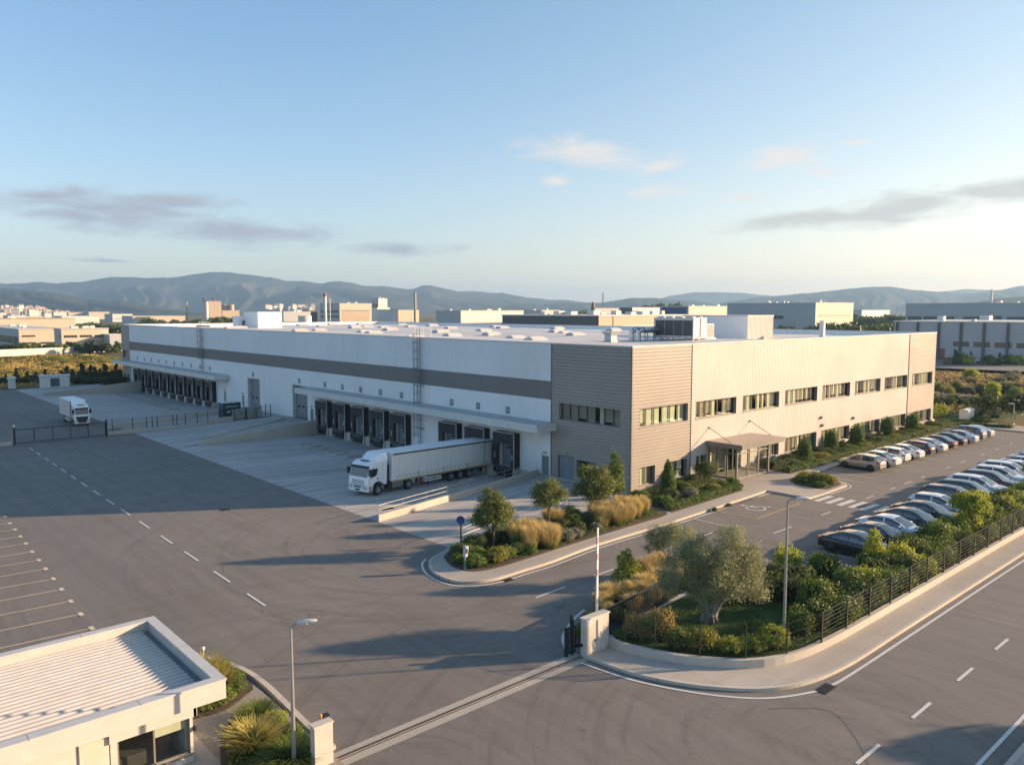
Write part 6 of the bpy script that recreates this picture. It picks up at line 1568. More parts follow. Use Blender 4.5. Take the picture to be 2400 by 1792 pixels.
def shrub(x, y, r, h, mat, label, group, kind='shrub', z=0.15, cat=None, meshes=None, name=None):
    ms = meshes or (SHR if kind == 'shrub' else BALL if kind == 'ball' else LOOSE)
    o = link(name or {'shrub': 'shrub', 'ball': 'clipped_bush', 'loose': 'shrub'}[kind], pr_.choice(ms), None, (x, y, z))
    o.scale = (r, r*pr_.uniform(.9, 1.1), h); o.rotation_euler = (0, 0, pr_.uniform(0, 6.28)); setmat(o, mat)
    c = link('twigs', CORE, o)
    return tag(o, label, cat or 'bush', group)
def grass(x, y, r, h, mesh, label, group, z=0.15, name='tall_grass'):
    o = link(name, mesh, None, (x, y, z)); o.scale = (r, r, h); o.rotation_euler = (0, 0, pr_.uniform(0, 6.28))
    return tag(o, label, 'grass clump', group)
PLUME = [blades('feather_grass_mesh', 2400, (.36, .44, .40)[k], 1.0, 50+k, GR_GOLD, .008, (.35, .6, .48)[k], .9, 3, .16, .5) for k in range(3)]
SPIKE = [blades('yellow_grass_mesh', 700, .30, 1.0, 60+k, GR_YEL, .020, .8, .1) for k in range(2)]
# ---- trees
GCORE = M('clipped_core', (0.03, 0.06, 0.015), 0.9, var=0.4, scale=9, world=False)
def tree(name, x, y, h, trunk_h, blobs, nc, per, cr, leaf, mat, label, cat='tree', tr=0.09, seed=1, z=0.12, asp=.5, shell=.5, bark=None, limbs=5, group=None, droop=0.0, low=-.6):
    root = thing(name, label, cat, (x, y, z), 0, group)
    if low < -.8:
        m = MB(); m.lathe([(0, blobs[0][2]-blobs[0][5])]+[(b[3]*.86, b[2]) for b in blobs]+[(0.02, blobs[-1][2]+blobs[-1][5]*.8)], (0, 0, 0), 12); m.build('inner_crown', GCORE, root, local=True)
    m = MB(); rr = random.Random(seed); top = blobs[0]
    m.path([(0, 0, -.05), (rr.uniform(-.03, .03), rr.uniform(-.03, .03), trunk_h*.5), (top[0]*.4, top[1]*.4, trunk_h), (top[0]*.7, top[1]*.7, trunk_h+(h-trunk_h)*.55)], [tr*1.25, tr, tr*.85, tr*.3], 8)
    for k in range(limbs):
        a = 6.28*k/limbs+rr.uniform(-.4, .4); b = blobs[k % len(blobs)]
        m.path([(0, 0, trunk_h*.9), (b[0]*.5+.15*math.cos(a), b[1]*.5+.15*math.sin(a), trunk_h+(b[2]-trunk_h)*.5), (b[0]+b[3]*.45*math.cos(a), b[1]+b[4]*.45*math.sin(a), b[2]+b[5]*.25)], [tr*.55, tr*.4, tr*.12], 5)
    m.build('trunk', bark or BARK, root, local=True)
    link('crown', leaves(name+'_crown', blobs, nc, per, cr, leaf, seed, mat, shell, low, asp, droop), root)
    return root
tree('young_tree', 32.64, 38.3, 4.1, 1.1, [(0, 0, 2.2, 1.15, 1.15, 1.1), (-.15, .2, 2.9, .8, .8, 1.0), (.55, -.35, 2.35, .75, .75, .8), (-.6, .5, 2.0, .7, .7, .7), (.2, -.2, 3.1, .5, .5, .7), (-.25, .2, 3.5, .35, .35, .55)], 420, 26, .13, .12, G_TREE, 'egg-shaped young tree at the tip of the planted island', seed=2, tr=.085)
tree('young_tree', 39.0, 39.7, 3.6, 1.2, [(0, 0, 2.3, 1.0, 1.0, .9), (-.5, .4, 2.5, .6, .6, .7), (.55, -.5, 2.3, .6, .6, .6), (.1, -.1, 2.9, .6, .6, .6), (-.2, .2, 1.75, .8, .8, .5)], 330, 24, .14, .12, G_TREE, 'round young tree in the middle of the planted island', seed=3, tr=.06)
tree('young_tree', 43.9, 39.8, 4.25, 1.0, [(0, 0, 2.3, 1.2, 1.2, 1.15), (-.4, .4, 3.2, .7, .7, .9), (.6, -.5, 2.2, .85, .85, .9), (-.75, .6, 1.9, .7, .7, .75), (.4, -.4, 3.0, .6, .6, .8), (.2, 0, 1.5, .9, .9, .5)], 420, 26, .16, .13, G_TREE, 'broad loose young tree on the island in front of the grey corner', seed=4, tr=.07)
tree('column_tree', 47.9, 41.2, 4.3, .3, [(0, 0, 1.6, .75, .75, 1.3), (.1, -.1, 2.6, .55, .55, 1.0), (-.05, .05, 3.4, .3, .3, .9), (-.3, .3, 1.2, .6, .6, .9)], 330, 24, .12, .12, G_MID, 'slender pointed tree beside the shaded grey corner wall', seed=5, tr=.06)
def cypress(x, y, h, w, lab, sd, z=.12, mat=G_CLIP):
    bl = [(0, 0, h*.28, w*.5, w*.5, h*.28), (0, 0, h*.55, w*.5, w*.5, h*.28), (0, 0, h*.76, w*.42, w*.42, h*.22)]
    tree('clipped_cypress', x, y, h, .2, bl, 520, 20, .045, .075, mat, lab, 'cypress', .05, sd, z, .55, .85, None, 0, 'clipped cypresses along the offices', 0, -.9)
    o = link('twigs', CORE, bpy.data.objects[[o for o in bpy.data.objects if o.name.startswith('clipped_cypress')][-1].name]) if False else None
cy1 = [(0, 0, .8, .68, .68, .8), (0, 0, 1.5, .55, .55, .8), (0, 0, 2.2, .32, .32, .75), (0, 0, 2.7, .14, .14, .35)]
tree('clipped_cypress', 53.4, 40.2, 3.1, .2, cy1, 640, 20, .05, .08, G_CLIP, 'tall cone-shaped cypress by the sunlit grey corner of the offices', 'cypress', .05, 6, .12, .55, .82, None, 0, 'clipped cypresses along the offices', 0, -.9)
for i, (x, y, h) in enumerate(((75.96, 40.1, 2.35), (84.1, 41.3, 2.4), (88.5, 40.5, 2.6), (98.5, 41.4, 2.55), (105.0, 41.0, 2.5))):
    cypress(x, y, h, (1.45, 1.5, 1.75, 1.75, 1.75)[i], 'barrel-shaped clipped cypress by the offices, %s' % ('nearest the glass entrance', 'second beyond the entrance, smaller than the third', 'third beyond the entrance, the widest', 'last but one before the grey end wall', 'last one, in front of the grey end wall')[i], 70+i)
tree('standard_tree', 59.3, 40.5, 2.3, .75, [(0, 0, 1.45, .95, .95, .6), (.4, -.3, 1.3, .6, .6, .45), (-.4, .3, 1.4, .6, .6, .5), (0, 0, 1.8, .5, .5, .4)], 200, 16, .12, .13, G_DARK, 'small round standard tree left of the glass entrance', seed=8, tr=.035)
# big olive
tl = [(0, 0, 2.6, 1.0, 1.0, .8), (-1.05, .9, 2.5, 1.05, 1.05, 1.15), (.75, -.7, 3.1, 1.05, 1.05, 1.15), (1.35, -1.25, 2.2, .85, .85, 1.0), (-.35, .3, 3.5, .85, .85, .85), (.9, -.6, 4.15, .65, .65, .7), (-.9, .9, 3.6, .6, .6, .55), (-.55, .0, 1.75, .8, .8, .8), (.35, -.9, 1.9, .9, .9, .8), (1.5, -1.3, 3.2, .6, .6, .8), (-1.5, 1.3, 1.9, .55, .55, .6), (-.3, -.7, 2.7, .8, .8, 1.0), (1.6, -1.7, 1.45, .5, .5, .6), (.2, .9, 3.0, .8, .8, .9)]
ol = thing('olive_tree', 'big old olive tree with a twisted double trunk on the corner lawn', 'tree', (32.5, 21.9, .28))
m = MB()
for pth, rs in (([(0, .05, -.1), (.05, .1, .5), (-.2, .35, 1.1), (-.6, .6, 1.8), (-.9, .8, 2.6)], [.34, .22, .19, .13, .05]), ([(.22, -.12, -.1), (.25, -.15, .45), (.42, -.35, 1.0), (.85, -.75, 1.6), (.9, -.7, 3.0)], [.3, .22, .2, .16, .05]), ([(.42, -.35, 1.0), (.3, -.2, 1.8), (.1, 0, 2.8)], [.14, .1, .04]), ([(.85, -.75, 1.6), (1.3, -1.2, 2.2), (1.5, -1.4, 2.8)], [.12, .08, .03]), ([(-.2, .35, 1.1), (-.9, .9, 1.7)], [.1, .04])):
    m.path([(a, b, c) for a, b, c in pth], rs, 12)
for k in range(9):
    a = 6.28*k/9; m.path([(.1+.22*math.cos(a), -.02+.22*math.sin(a), .35), (.1+.5*math.cos(a), -.02+.5*math.sin(a), -.08)], [.12, .05], 6)
m.build('trunk', BARK_O, ol, local=True)
link('crown', leaves('olive_crown', tl, 1500, 26, .15, .115, 9, G_OLIVE, .5, -.75, .32, .1), ol)
tree('olive_tree', 36.4, 27.3, 3.3, 1.3, [(0, 0, 2.2, .95, .95, .8), (-.45, .4, 2.5, .7, .7, .65), (.7, -.6, 2.45, .75, .75, .75), (.1, -.1, 2.95, .55, .55, .4), (-.6, .55, 1.9, .55, .55, .5)], 420, 24, .12, .10, G_OLIVE, 'smaller olive tree on a thin trunk behind the big one', seed=10, tr=.045, bark=BARK_O, asp=.35)
tree('bushy_conifer', 34.1, 28.4, 2.0, .1, [(0, 0, .5, .85, .85, .55), (.1, -.1, .9, .6, .6, .55), (-.1, .1, 1.3, .4, .4, .55), (.05, 0, 1.7, .18, .18, .35)], 420, 18, .06, .085, G_LIME, 'small bright green cone shrub in the golden grasses by the barrier', 'bush', .04, 11, .14, .5, .7, None, 0, None, 0, -.5)
# limes and saplings in the hedge beside the car park
c = G_ = None
tree('lime_sapling', 45.4, 19.6, 3.0, .7, [(0, 0, 1.7, .5, .5, .6), (.05, -.05, 2.3, .33, .33, .55), (.25, -.2, 1.5, .45, .45, .45), (-.1, .1, .9, .4, .4, .35)], 150, 16, .10, .15, G_LIME, 'slim lime-green young tree beside the nearest black saloon', seed=12, tr=.03)
tree('round_lime_tree', 57.6, 18.6, 3.3, 1.5, [(0, 0, 2.5, .95, .95, .7), (.45, -.4, 2.35, .7, .7, .6), (-.4, .4, 2.6, .65, .65, .6), (0, 0, 3.0, .6, .6, .4)], 220, 18, .13, .17, G_LIME, 'round yellow-green young tree on a pale stake in the hedge', seed=13, tr=.05)
tree('sapling', 73.6, 19.4, 3.4, 2.0, [(0, 0, 2.7, .55, .55, .45), (.2, -.1, 2.9, .4, .4, .4), (-.2, .2, 2.5, .4, .4, .3)], 70, 12, .14, .16, G_MID, 'thin sapling with a bare stem in the hedge before the white estates', seed=14, tr=.03)
tree('sapling', 61.3, 19.4, 2.9, .6, [(0, 0, 1.9, .6, .6, .7), (.2, -.2, 2.4, .4, .4, .4), (-.2, .3, 1.3, .55, .55, .5)], 120, 14, .14, .15, G_LIME, 'loose leafy sapling just past the round yellow-green tree', seed=15, tr=.03)
# ---- island planting
gi = 'round shrubs on the planted island'
for i, (x, y, r, h, m_, kd, lb) in enumerate([
    (29.5, 36.3, .75, .85, G_CLIP, 'shrub', 'leafy green mound behind the intercom post at the island tip'), (30.3, 37.4, .8, .9, G_MID, 'shrub', 'yellow-green mound behind the first ones at the island tip'),
    (30.2, 38.6, .75, .8, G_DARK, 'shrub', 'dark green mound at the back of the island tip'), (31.1, 36.2, .85, .95, G_YEL, 'shrub', 'flowering yellow-green mound in front of the egg-shaped tree'),
    (32.0, 36.3, .75, .85, G_MID, 'shrub', 'green mound right of the flowering one, by the kerb'), (33.1, 36.5, .65, .8, G_CLIP, 'ball', 'clipped green ball left of the golden grasses'),
    (33.7, 36.0, .55, .7, G_CLIP, 'ball', 'smaller clipped ball at the front edge left of the golden grasses'), (33.9, 37.2, .6, .8, G_CLIP, 'ball', 'clipped ball tucked against the first golden grasses'),
    (31.7, 39.0, .9, 1.0, G_DARK, 'shrub', 'dark shrub behind the egg-shaped tree'), (33.6, 39.3, .9, 1.0, G_DARK, 'shrub', 'dark shrub right behind the egg-shaped tree trunk'),
    (37.5, 36.6, .75, .8, G_SAGE, 'shrub', 'pale grey-green sage mound beside the golden grasses'), (38.5, 36.6, .7, .7, G_SAGE, 'shrub', 'second pale sage mound nearer the pavement'),
    (40.9, 36.9, .5, .55, G_SAGE, 'shrub', 'small sage mound just left of the second golden grasses'), (38.9, 38.2, .75, 1.0, G_DARK, 'ball', 'dark round bush behind the sage mounds'),
    (40.5, 38.7, .75, .95, G_CLIP, 'ball', 'bright clipped ball in the middle of the island'), (39.6, 37.4, .65, .85, G_DARK, 'ball', 'olive-dark clipped ball in front of the bright one'),
    (37.0, 38.9, .85, 1.1, G_DARK, 'shrub', 'dark bush behind the first golden grasses'), (41.7, 38.0, .6, .7, G_DARK, 'shrub', 'low dark bush left of the second golden grasses'),
    (36.4, 40.1, .9, .9, G_DARK, 'shrub', 'dark bush on the far edge of the island'), (41.5, 40.0, .9, 1.0, G_DARK, 'shrub', 'dark bush under the broad island tree'),
    (47.7, 38.9, .7, .7, G_MID, 'shrub', 'low green bush at the right end of the island'), (29.2, 37.6, .55, .6, G_MID, 'shrub', 'small green mound at the very tip of the island')]):
    shrub(x, y, r, h, m_, lb, gi, kd)
for i, (x, y, r, h) in enumerate([(34.7, 36.9, 1.25, 1.75), (35.6, 36.5, 1.3, 1.8), (36.3, 36.9, 1.1, 1.6), (35.3, 37.9, 1.3, 1.9), (36.4, 38.0, 1.1, 1.7), (34.4, 37.9, 1.0, 1.8), (35.0, 38.9, 1.0, 1.7), (37.2, 37.6, .9, 1.3), (34.1, 36.4, .8, 1.2)]):
    grass(x, y, r, h, PLUME[i % 3], 'golden feather grass clump between the egg-shaped and the round island trees', 'golden grasses, left drift on the island')
for i, (x, y, r, h) in enumerate([(42.4, 37.3, 1.1, 1.6), (43.3, 36.9, 1.2, 1.7), (44.3, 36.95, 1.25, 1.75), (45.4, 37.2, 1.25, 1.75), (44.0, 38.3, 1.2, 1.8), (45.5, 38.5, 1.2, 1.8), (46.6, 37.6, 1.2, 1.7), (42.8, 38.6, 1.0, 1.6), (46.9, 38.7, 1.0, 1.5), (43.3, 39.4, 1.0, 1.6), (41.8, 37.2, .7, 1.1)]):
    grass(x, y, r, h, PLUME[i % 3], 'golden feather grass clump at the office end of the island', 'golden grasses, right drift on the island')
grass(39.9, 40.2, 1.0, 1.5, PLUME[1], 'lone golden grass clump behind the round island tree', None)
# ---- beds along the offices: low clipped hedges and mounds
def hedge(name, pts, w, h, mat, label, seed, group=None, n=150, z=.15, leaf=.085, wob=.12):
    "one clipped hedge along a polyline: dense leaves over a core"
    P_ = resample(pts, max(3, int(sum(math.dist(a, b) for a, b in zip(pts[:-1], pts[1:]))/.55)+2))
    rr = random.Random(seed); x0, y0 = pts[0]
    bl = [(p[0]-x0, p[1]-y0, h*.45, w*.5*rr.uniform(1-wob, 1+wob), w*.5*rr.uniform(1-wob, 1+wob), h*.52*rr.uniform(1-wob, 1+wob)) for p in P_]
    o = link(name, leaves(name+'_leaves', bl, int(n*len(bl)/4), 13, .055, leaf, seed, mat, .86, -.45), None, (x0, y0, z))
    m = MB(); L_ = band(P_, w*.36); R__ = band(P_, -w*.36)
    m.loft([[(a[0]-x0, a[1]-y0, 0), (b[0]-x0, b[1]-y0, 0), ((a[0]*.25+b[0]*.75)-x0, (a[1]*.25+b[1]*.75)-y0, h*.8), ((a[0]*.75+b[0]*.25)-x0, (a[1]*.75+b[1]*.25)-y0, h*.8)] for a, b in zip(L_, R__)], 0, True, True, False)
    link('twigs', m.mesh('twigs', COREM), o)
    return tag(o, label, 'hedge', group)
hb = 'low hedges in the office beds'
hedge('clipped_hedge', [(49.4, 36.9), (52, 37.0), (55, 37.15), (57.5, 37.3), (59.6, 37.4)], .85, .55, G_CLIP, 'low clipped hedge along the pavement left of the entrance', 101, hb, 220)
hedge('clipped_hedge', [(59.6, 37.6), (60.6, 38.3), (61.3, 39.2)], .85, .6, G_CLIP, 'short curved hedge at the right end of the entrance bed', 102, hb, 200)
hedge('clipped_hedge', [(54.8, 39.3), (57, 39.5), (59, 39.7)], .9, .6, G_MID, 'middle low hedge in the bed left of the entrance', 103, hb, 180)
hedge('clipped_hedge', [(55.5, 41.3), (58.2, 41.5), (61.6, 41.9)], 1.0, .75, G_DARK, 'dark hedge against the office wall left of the entrance', 104, hb, 180)
for x, y, r, h, m_, kd, lb in [(50.4, 38.3, .95, .8, G_CLIP, 'shrub', 'green mound at the left end of the entrance bed'), (53.9, 38.3, .75, .9, G_SAGE, 'shrub', 'grey-green mound beside the tall cone cypress'), (52.2, 39.0, .85, .9, G_DARK, 'shrub', 'dark mound under the tall cone cypress'), (57.6, 38.5, .8, .6, G_YEL, 'shrub', 'low yellow-green mound in the middle of the entrance bed'), (59.3, 38.7, .7, .55, G_CLIP, 'shrub', 'low green mound at the right of the entrance bed'), (50.3, 40.6, .9, .8, G_MID, 'shrub', 'green bush at the grey wall corner of the entrance bed'), (55.9, 40.4, .8, .7, G_MID, 'shrub', 'green bush behind the middle hedge of the entrance bed')]:
    shrub(x, y, r, h, m_, lb, 'mounds in the entrance bed', kd)
hedge('clipped_hedge', [(69.4, 38.3), (72.5, 38.2), (75.5, 38.25)], .8, .6, G_CLIP, 'box-cut hedge right of the glass entrance', 105, hb, 220)
hedge('clipped_hedge', [(75.6, 38.3), (82, 38.6), (90, 38.9), (98, 39.2), (106, 39.5), (113, 39.8)], .9, .5, G_CLIP, 'long low hedge in front of the parked office row', 106, hb, 90)
hedge('clipped_hedge', [(69.8, 40.2), (73, 40.0)], 1.0, .8, G_DARK, 'dark hedge behind the box-cut hedge by the entrance', 107, hb, 180)
for k in range(16):
    x = 73.6+k*2.45+pr_.uniform(-.5, .5); y = 39.5+pr_.uniform(-.2, .5)+.03*k
    m_ = (G_CLIP, G_MID, G_YEL, G_DARK)[k % 4]
    shrub(x, y, pr_.uniform(.95, 1.35), pr_.uniform(.5, .75), m_, 'low spreading mound in the long bed behind the office car row', 'mounds in the long office bed')
for k in range(12):
    x = 71.5+k*3.7+pr_.uniform(-.5, .5)
    shrub(x, 41.6+pr_.uniform(-.2, .2), pr_.uniform(.8, 1.2), pr_.uniform(.45, .7), (G_DARK, G_MID)[k % 2], 'low bush against the office wall behind the long bed', 'bushes against the office wall')
for x, y, r, h, m_, lb in [(65.9, 33.3, .75, .5, G_CLIP, 'low clipped mound at the left of the forecourt island bed'), (66.2, 34.9, .9, .75, G_MID, 'green mound at the back of the forecourt island bed'), (67.4, 33.2, .85, .85, G_YEL, 'yellowish mound at the front of the forecourt island bed'), (68.3, 34.2, .8, .7, G_MID, 'green mound at the right of the forecourt island bed'), (67.3, 35.3, .9, .8, G_YEL, 'yellowish mound at the back of the forecourt island bed'), (66.9, 34.2, .7, .95, G_MID, 'taller green bush in the centre of the forecourt island bed'), (68.7, 35.3, .7, .65, G_CLIP, 'small green mound at the tip of the forecourt island bed')]:
    shrub(x, y, r, h, m_, lb, 'mounds in the forecourt island bed')
shrub(52.1, 34.75, .28, .3, G_CLIP, 'tiny weed tuft at the kerb by the wheelchair bay', None, z=.02); shrub(54.5, 35.0, .35, .16, G_MID, 'flat weed patch growing along the kerb of the wheelchair bay', None, z=.02)
# ---- gate bed and corner garden
for i, (x, y, r, h) in enumerate([(30.3, 26.6, 1.0, 1.0), (31.4, 27.0, 1.1, 1.2), (32.5, 26.4, 1.1, 1.25), (33.8, 26.7, 1.2, 1.35), (35.1, 26.6, 1.1, 1.4), (31.2, 25.8, 1.0, 1.0), (33.1, 25.6, 1.0, 1.1), (35.6, 28.0, 1.1, 1.55), (36.6, 28.2, 1.1, 1.6), (37.5, 27.2, 1.1, 1.5), (37.4, 26.0, 1.0, 1.3), (36.2, 25.9, 1.0, 1.2), (29.4, 25.9, .9, .85)]):
    grass(x, y, r, h, PLUME[i % 3], 'golden feather grass clump in the bed behind the white gate pier', 'golden grasses in the gate bed')
for x, y, r, h, m_, kd, lb in [(28.4, 25.6, .8, .6, G_MID, 'loose', 'green shrub between the barrier arm and the golden grasses'), (26.9, 25.0, .6, .55, G_MID, 'loose', 'leafy shrub right behind the white gate pier'), (29.6, 25.2, .8, .6, G_DARK, 'loose', 'dark low shrub along the middle of the barred gate leaf'), (35.4, 29.0, .5, .8, G_DARK, 'shrub', 'small dark bush next to the bright cone shrub'), (39.0, 26.3, .9, 1.2, G_MID, 'loose', 'leafy shrub behind the big olive tree'), (40.6, 24.8, 1.0, 1.5, G_MID, 'loose', 'tall leafy shrub right of the big olive tree'), (42.0, 23.0, 1.1, 1.7, G_LIME, 'loose', 'sunlit yellow-green shrub behind the tall lamp post'), (43.0, 21.3, 1.1, 1.5, G_MID, 'loose', 'leafy shrub at the near corner of the car park')]:
    shrub(x, y, r, h, m_, lb, 'shrubs of the gate bed', kd)
for x, y, r, h, m_, kd, lb in [(28.15, 23.0, .65, 1.15, G_GOLD, 'loose', 'golden-tipped shrub beside the white gate pier'), (29.0, 22.0, .75, 1.5, G_GOLD, 'loose', 'taller golden shrub inside the curved mesh fence'), (28.7, 20.9, .75, 1.0, G_MID, 'loose', 'green shrub by the first bend of the curved mesh fence'), (29.6, 20.0, .75, .95, G_YEL, 'loose', 'yellow-green shrub on the bend of the curved mesh fence'), (30.3, 19.2, .65, .7, G_LIME, 'shrub', 'bright low mound against the curved mesh fence'), (31.2, 18.6, .7, .7, G_LIME, 'shrub', 'bright low mound in the middle of the curved mesh fence'), (32.2, 18.2, .85, .95, G_LIME, 'shrub', 'bright rounded mound left of the tall lamp post'), (32.9, 18.9, .7, .8, G_MID, 'shrub', 'green mound at the foot of the tall lamp post'), (34.4, 18.1, .8, 1.3, G_MID, 'loose', 'leafy shrub right of the tall lamp post'), (35.6, 17.9, .9, 1.4, G_DARK, 'loose', 'dark leafy shrub where the rail fence begins')]:
    shrub(x, y, r, h, m_, lb, 'shrubs along the curved garden fence', kd, .28)
hedge('garden_hedge', [(35.6, 22.6), (37.0, 21.8), (38.6, 20.8)], 1.5, 1.25, G_DARK, 'thick dark clipped hedge on the lawn behind the tall lamp post', 110, None, 420, .28)
hedge('garden_hedge', [(37.5, 24.2), (39.5, 22.9), (41.2, 21.6)], 1.4, 1.2, G_MID, 'second clipped hedge at the back of the corner lawn', 111, None, 380, .28)
# hedge-side shrub belt
k = 0
for row, (yy, hh) in enumerate(((17.75, 1.05), (18.75, 1.35), (19.55, 1.15))):
    x = 37.2+row*.4+(0 if row else 0)
    while x < 112:
        far = x > 75
        if not (row == 2 and x < 44):
            m_ = pr_.choice((G_MID, G_MID, G_DARK, G_MID, G_LIME))
            shrub(x, yy+pr_.uniform(-.25, .25)+(.006*(x-45)), pr_.uniform(.85, 1.15)*(1.15 if far else 1), 1.12*hh*pr_.uniform(.85, 1.3), m_, 'leafy shrub in the dense green belt between rail fence and parked cars', 'shrub belt inside the rail fence', 'loose', .22)
        x += 1.45*(1.5 if far else 1)*pr_.uniform(.85, 1.15)
# guardhouse beds
grass(11.5, 31.9, 1.35, 1.6, SPIKE[0], 'tall yellow spiky grass at the guardhouse roof corner', None); grass(11.9, 31.2, 1.0, 1.2, SPIKE[1], 'shorter yellow spiky grass leaning over the cobbles', None)
grass(11.1, 26.1, 1.45, 1.15, SPIKE[1], 'big fountain of yellow spiky grass beside the slim lamp', None)
GG_ = blades('green_grass_mesh', 900, .4, 1.0, 66, GR_GRN, .014, .8, 0)
grass(11.7, 24.5, 1.4, .8, GG_, 'dark green grass tuft at the foot of the slim lamp', None); grass(12.0, 27.9, 1.1, .7, GG_, 'bright green grass tuft at the edge of the cobbles', None)
for x, y, r, h, m_, lb in [(12.5, 31.3, .55, .6, G_CLIP, 'low green shrub at the guardhouse kerb'), (12.4, 32.6, .6, .6, G_CLIP, 'low green shrub at the far end of the guardhouse bed'), (11.6, 30.2, .7, .5, G_MID, 'spreading green ground shrub on the guardhouse bed'), (10.8, 30.0, .5, .45, G_MID, 'spreading green shrub under the guardhouse eave'), (12.3, 27.0, .6, .55, G_LIME, 'yellow-green low shrub behind the slim lamp'), (12.4, 25.8, .5, .5, G_MID, 'green low shrub between slim lamp and amber-lamp pier'), (12.3, 30.6, .5, .45, G_MID, 'green ground shrub by the cobbled path'), (10.6, 24.6, .6, .45, G_DARK, 'dark low shrub at the bottom edge by the guardhouse path'), (10.5, 32.9, .5, .6, mat_ if False else G_GOLD, 'reddish-gold flowering shrub behind the guardhouse roof')]:
    shrub(x, y, r, h, m_, lb, 'shrubs of the guardhouse beds')
tree('seedling', 6.35, 25.3, 1.05, .45, [(0, 0, .75, .22, .22, .25), (.1, -.05, .95, .12, .12, .15)], 26, 9, .06, .10, G_LIME, 'feathery green seedling in front of the guardhouse wall', 'plant', .015, 17, .1)

# ---- leafy ground cover that fills the beds between the shrubs
def cover(name, pts, n, mat, label, seed, z=.17, leaf=.1):
    r = np.random.default_rng(seed); P_ = np.array(pts); x0, y0 = P_.min(0); x1, y1 = P_.max(0)
    X = x0+(x1-x0)*r.random(n*2); Y = y0+(y1-y0)*r.random(n*2); ins = np.zeros(n*2, bool)
    for (ax, ay), (bx_, by_) in zip(pts, pts[1:]+pts[:1]):
        c = ((ay > Y) != (by_ > Y)) & (X < (bx_-ax)*(Y-ay)/((by_-ay) or 1e-9)+ax); ins ^= c
    dn = np.sin(X*1.9+np.sin(Y*2.3))+np.sin(Y*1.7+1.3*np.sin(X*1.1))
    ins &= (dn+r.normal(size=n*2)*.8 > -.5)
    X = X[ins]; Y = Y[ins]; m_ = len(X); Zc = z+.02+.16*r.random(m_)*(1+.3*dn[ins])
    a = r.random(m_)*6.28; t_ = np.stack([np.cos(a), np.sin(a), r.normal(size=m_)*.5], 1); b_ = np.stack([-np.sin(a), np.cos(a), r.normal(size=m_)*.5], 1)
    L = leaf*(.6+.8*r.random((m_, 1))); c = np.stack([X, Y, Zc], 1)
    V = np.stack([c-t_*L*.5, c+b_*L*.3, c+t_*L*.5, c-b_*L*.3], 1).reshape(-1, 3); q = np.arange(m_*4).reshape(m_, 4)
    tag(link(name, mesh_np(name, V, q, np.repeat(r.random(m_), 4), mat)), label, 'ground cover', None, 'stuff')
cover('ground_cover', [(28.9, 36.4), (30.2, 35.5), (38, 35.9), (48.0, 36.5), (48.5, 38.5), (47.2, 40.6), (35, 40.1), (30, 39.4)], 9000, G_MID, 'low leafy ground cover filling the planted island', 301)
cover('ground_cover', [(26.1, 24.8), (27.0, 25.5), (30.8, 27.1), (35, 28.8), (38.3, 27.4), (43, 22.2), (42.8, 20.4), (38, 24.8), (34, 25.2), (28, 24.7)], 9000, G_DARK, 'low leafy ground cover under the golden grasses behind the pier', 302)
cover('ground_cover', [(49.3, 36.6), (59.5, 37.1), (61.4, 38.8), (61.4, 42.4), (52.0, 42.4), (49.5, 42.0)], 9000, G_MID, 'low leafy ground cover in the bed left of the entrance', 303)
cover('ground_cover', [(69.2, 37.9), (112, 38.5), (117, 38.5), (117, 42.4), (69.7, 42.4)], 14000, G_MID, 'low leafy ground cover in the long bed behind the office car row', 304)
cover('ground_cover', [(65.1, 34.9), (65.4, 32.7), (68.2, 32.7), (69.3, 35), (68.7, 36.0), (66.7, 36.3)], 2500, G_MID, 'low leafy ground cover in the forecourt island bed', 305)
cover('ground_cover', [(43.5, 17.1), (115, 17.3), (115, 19.7), (43.5, 19.7)], 14000, G_DARK, 'low leafy ground cover under the hedge-side shrub belt', 306, .25)
cover('ground_cover', [(10.5, 29.7), (11.0, 31), (10.8, 33.3), (12.2, 33.8), (12.8, 32.4), (12.8, 30.7), (11.4, 29.6)], 2600, G_CLIP, 'low leafy ground cover at the guardhouse roof corner', 307)
cover('ground_cover', [(9.8, 25.1), (10.6, 27.2), (11.3, 28.2), (12.1, 28.3), (12.6, 27.1), (12.7, 25.2), (11.3, 23.2), (10.2, 22.8)], 3200, G_CLIP, 'low leafy ground cover round the slim lamp', 308)
cover('lawn_grass', [(28.1, 23.9), (27.7, 22.3), (28.2, 20.8), (29.8, 18.7), (31.2, 17.8), (33.1, 17.3), (43.3, 17.2), (43.3, 20.5), (41.0, 23.0), (38, 24.6), (34.5, 24.4)], 26000, GLAWN, 'short green grass of the corner lawn under the olive tree', 309, .29, .06)
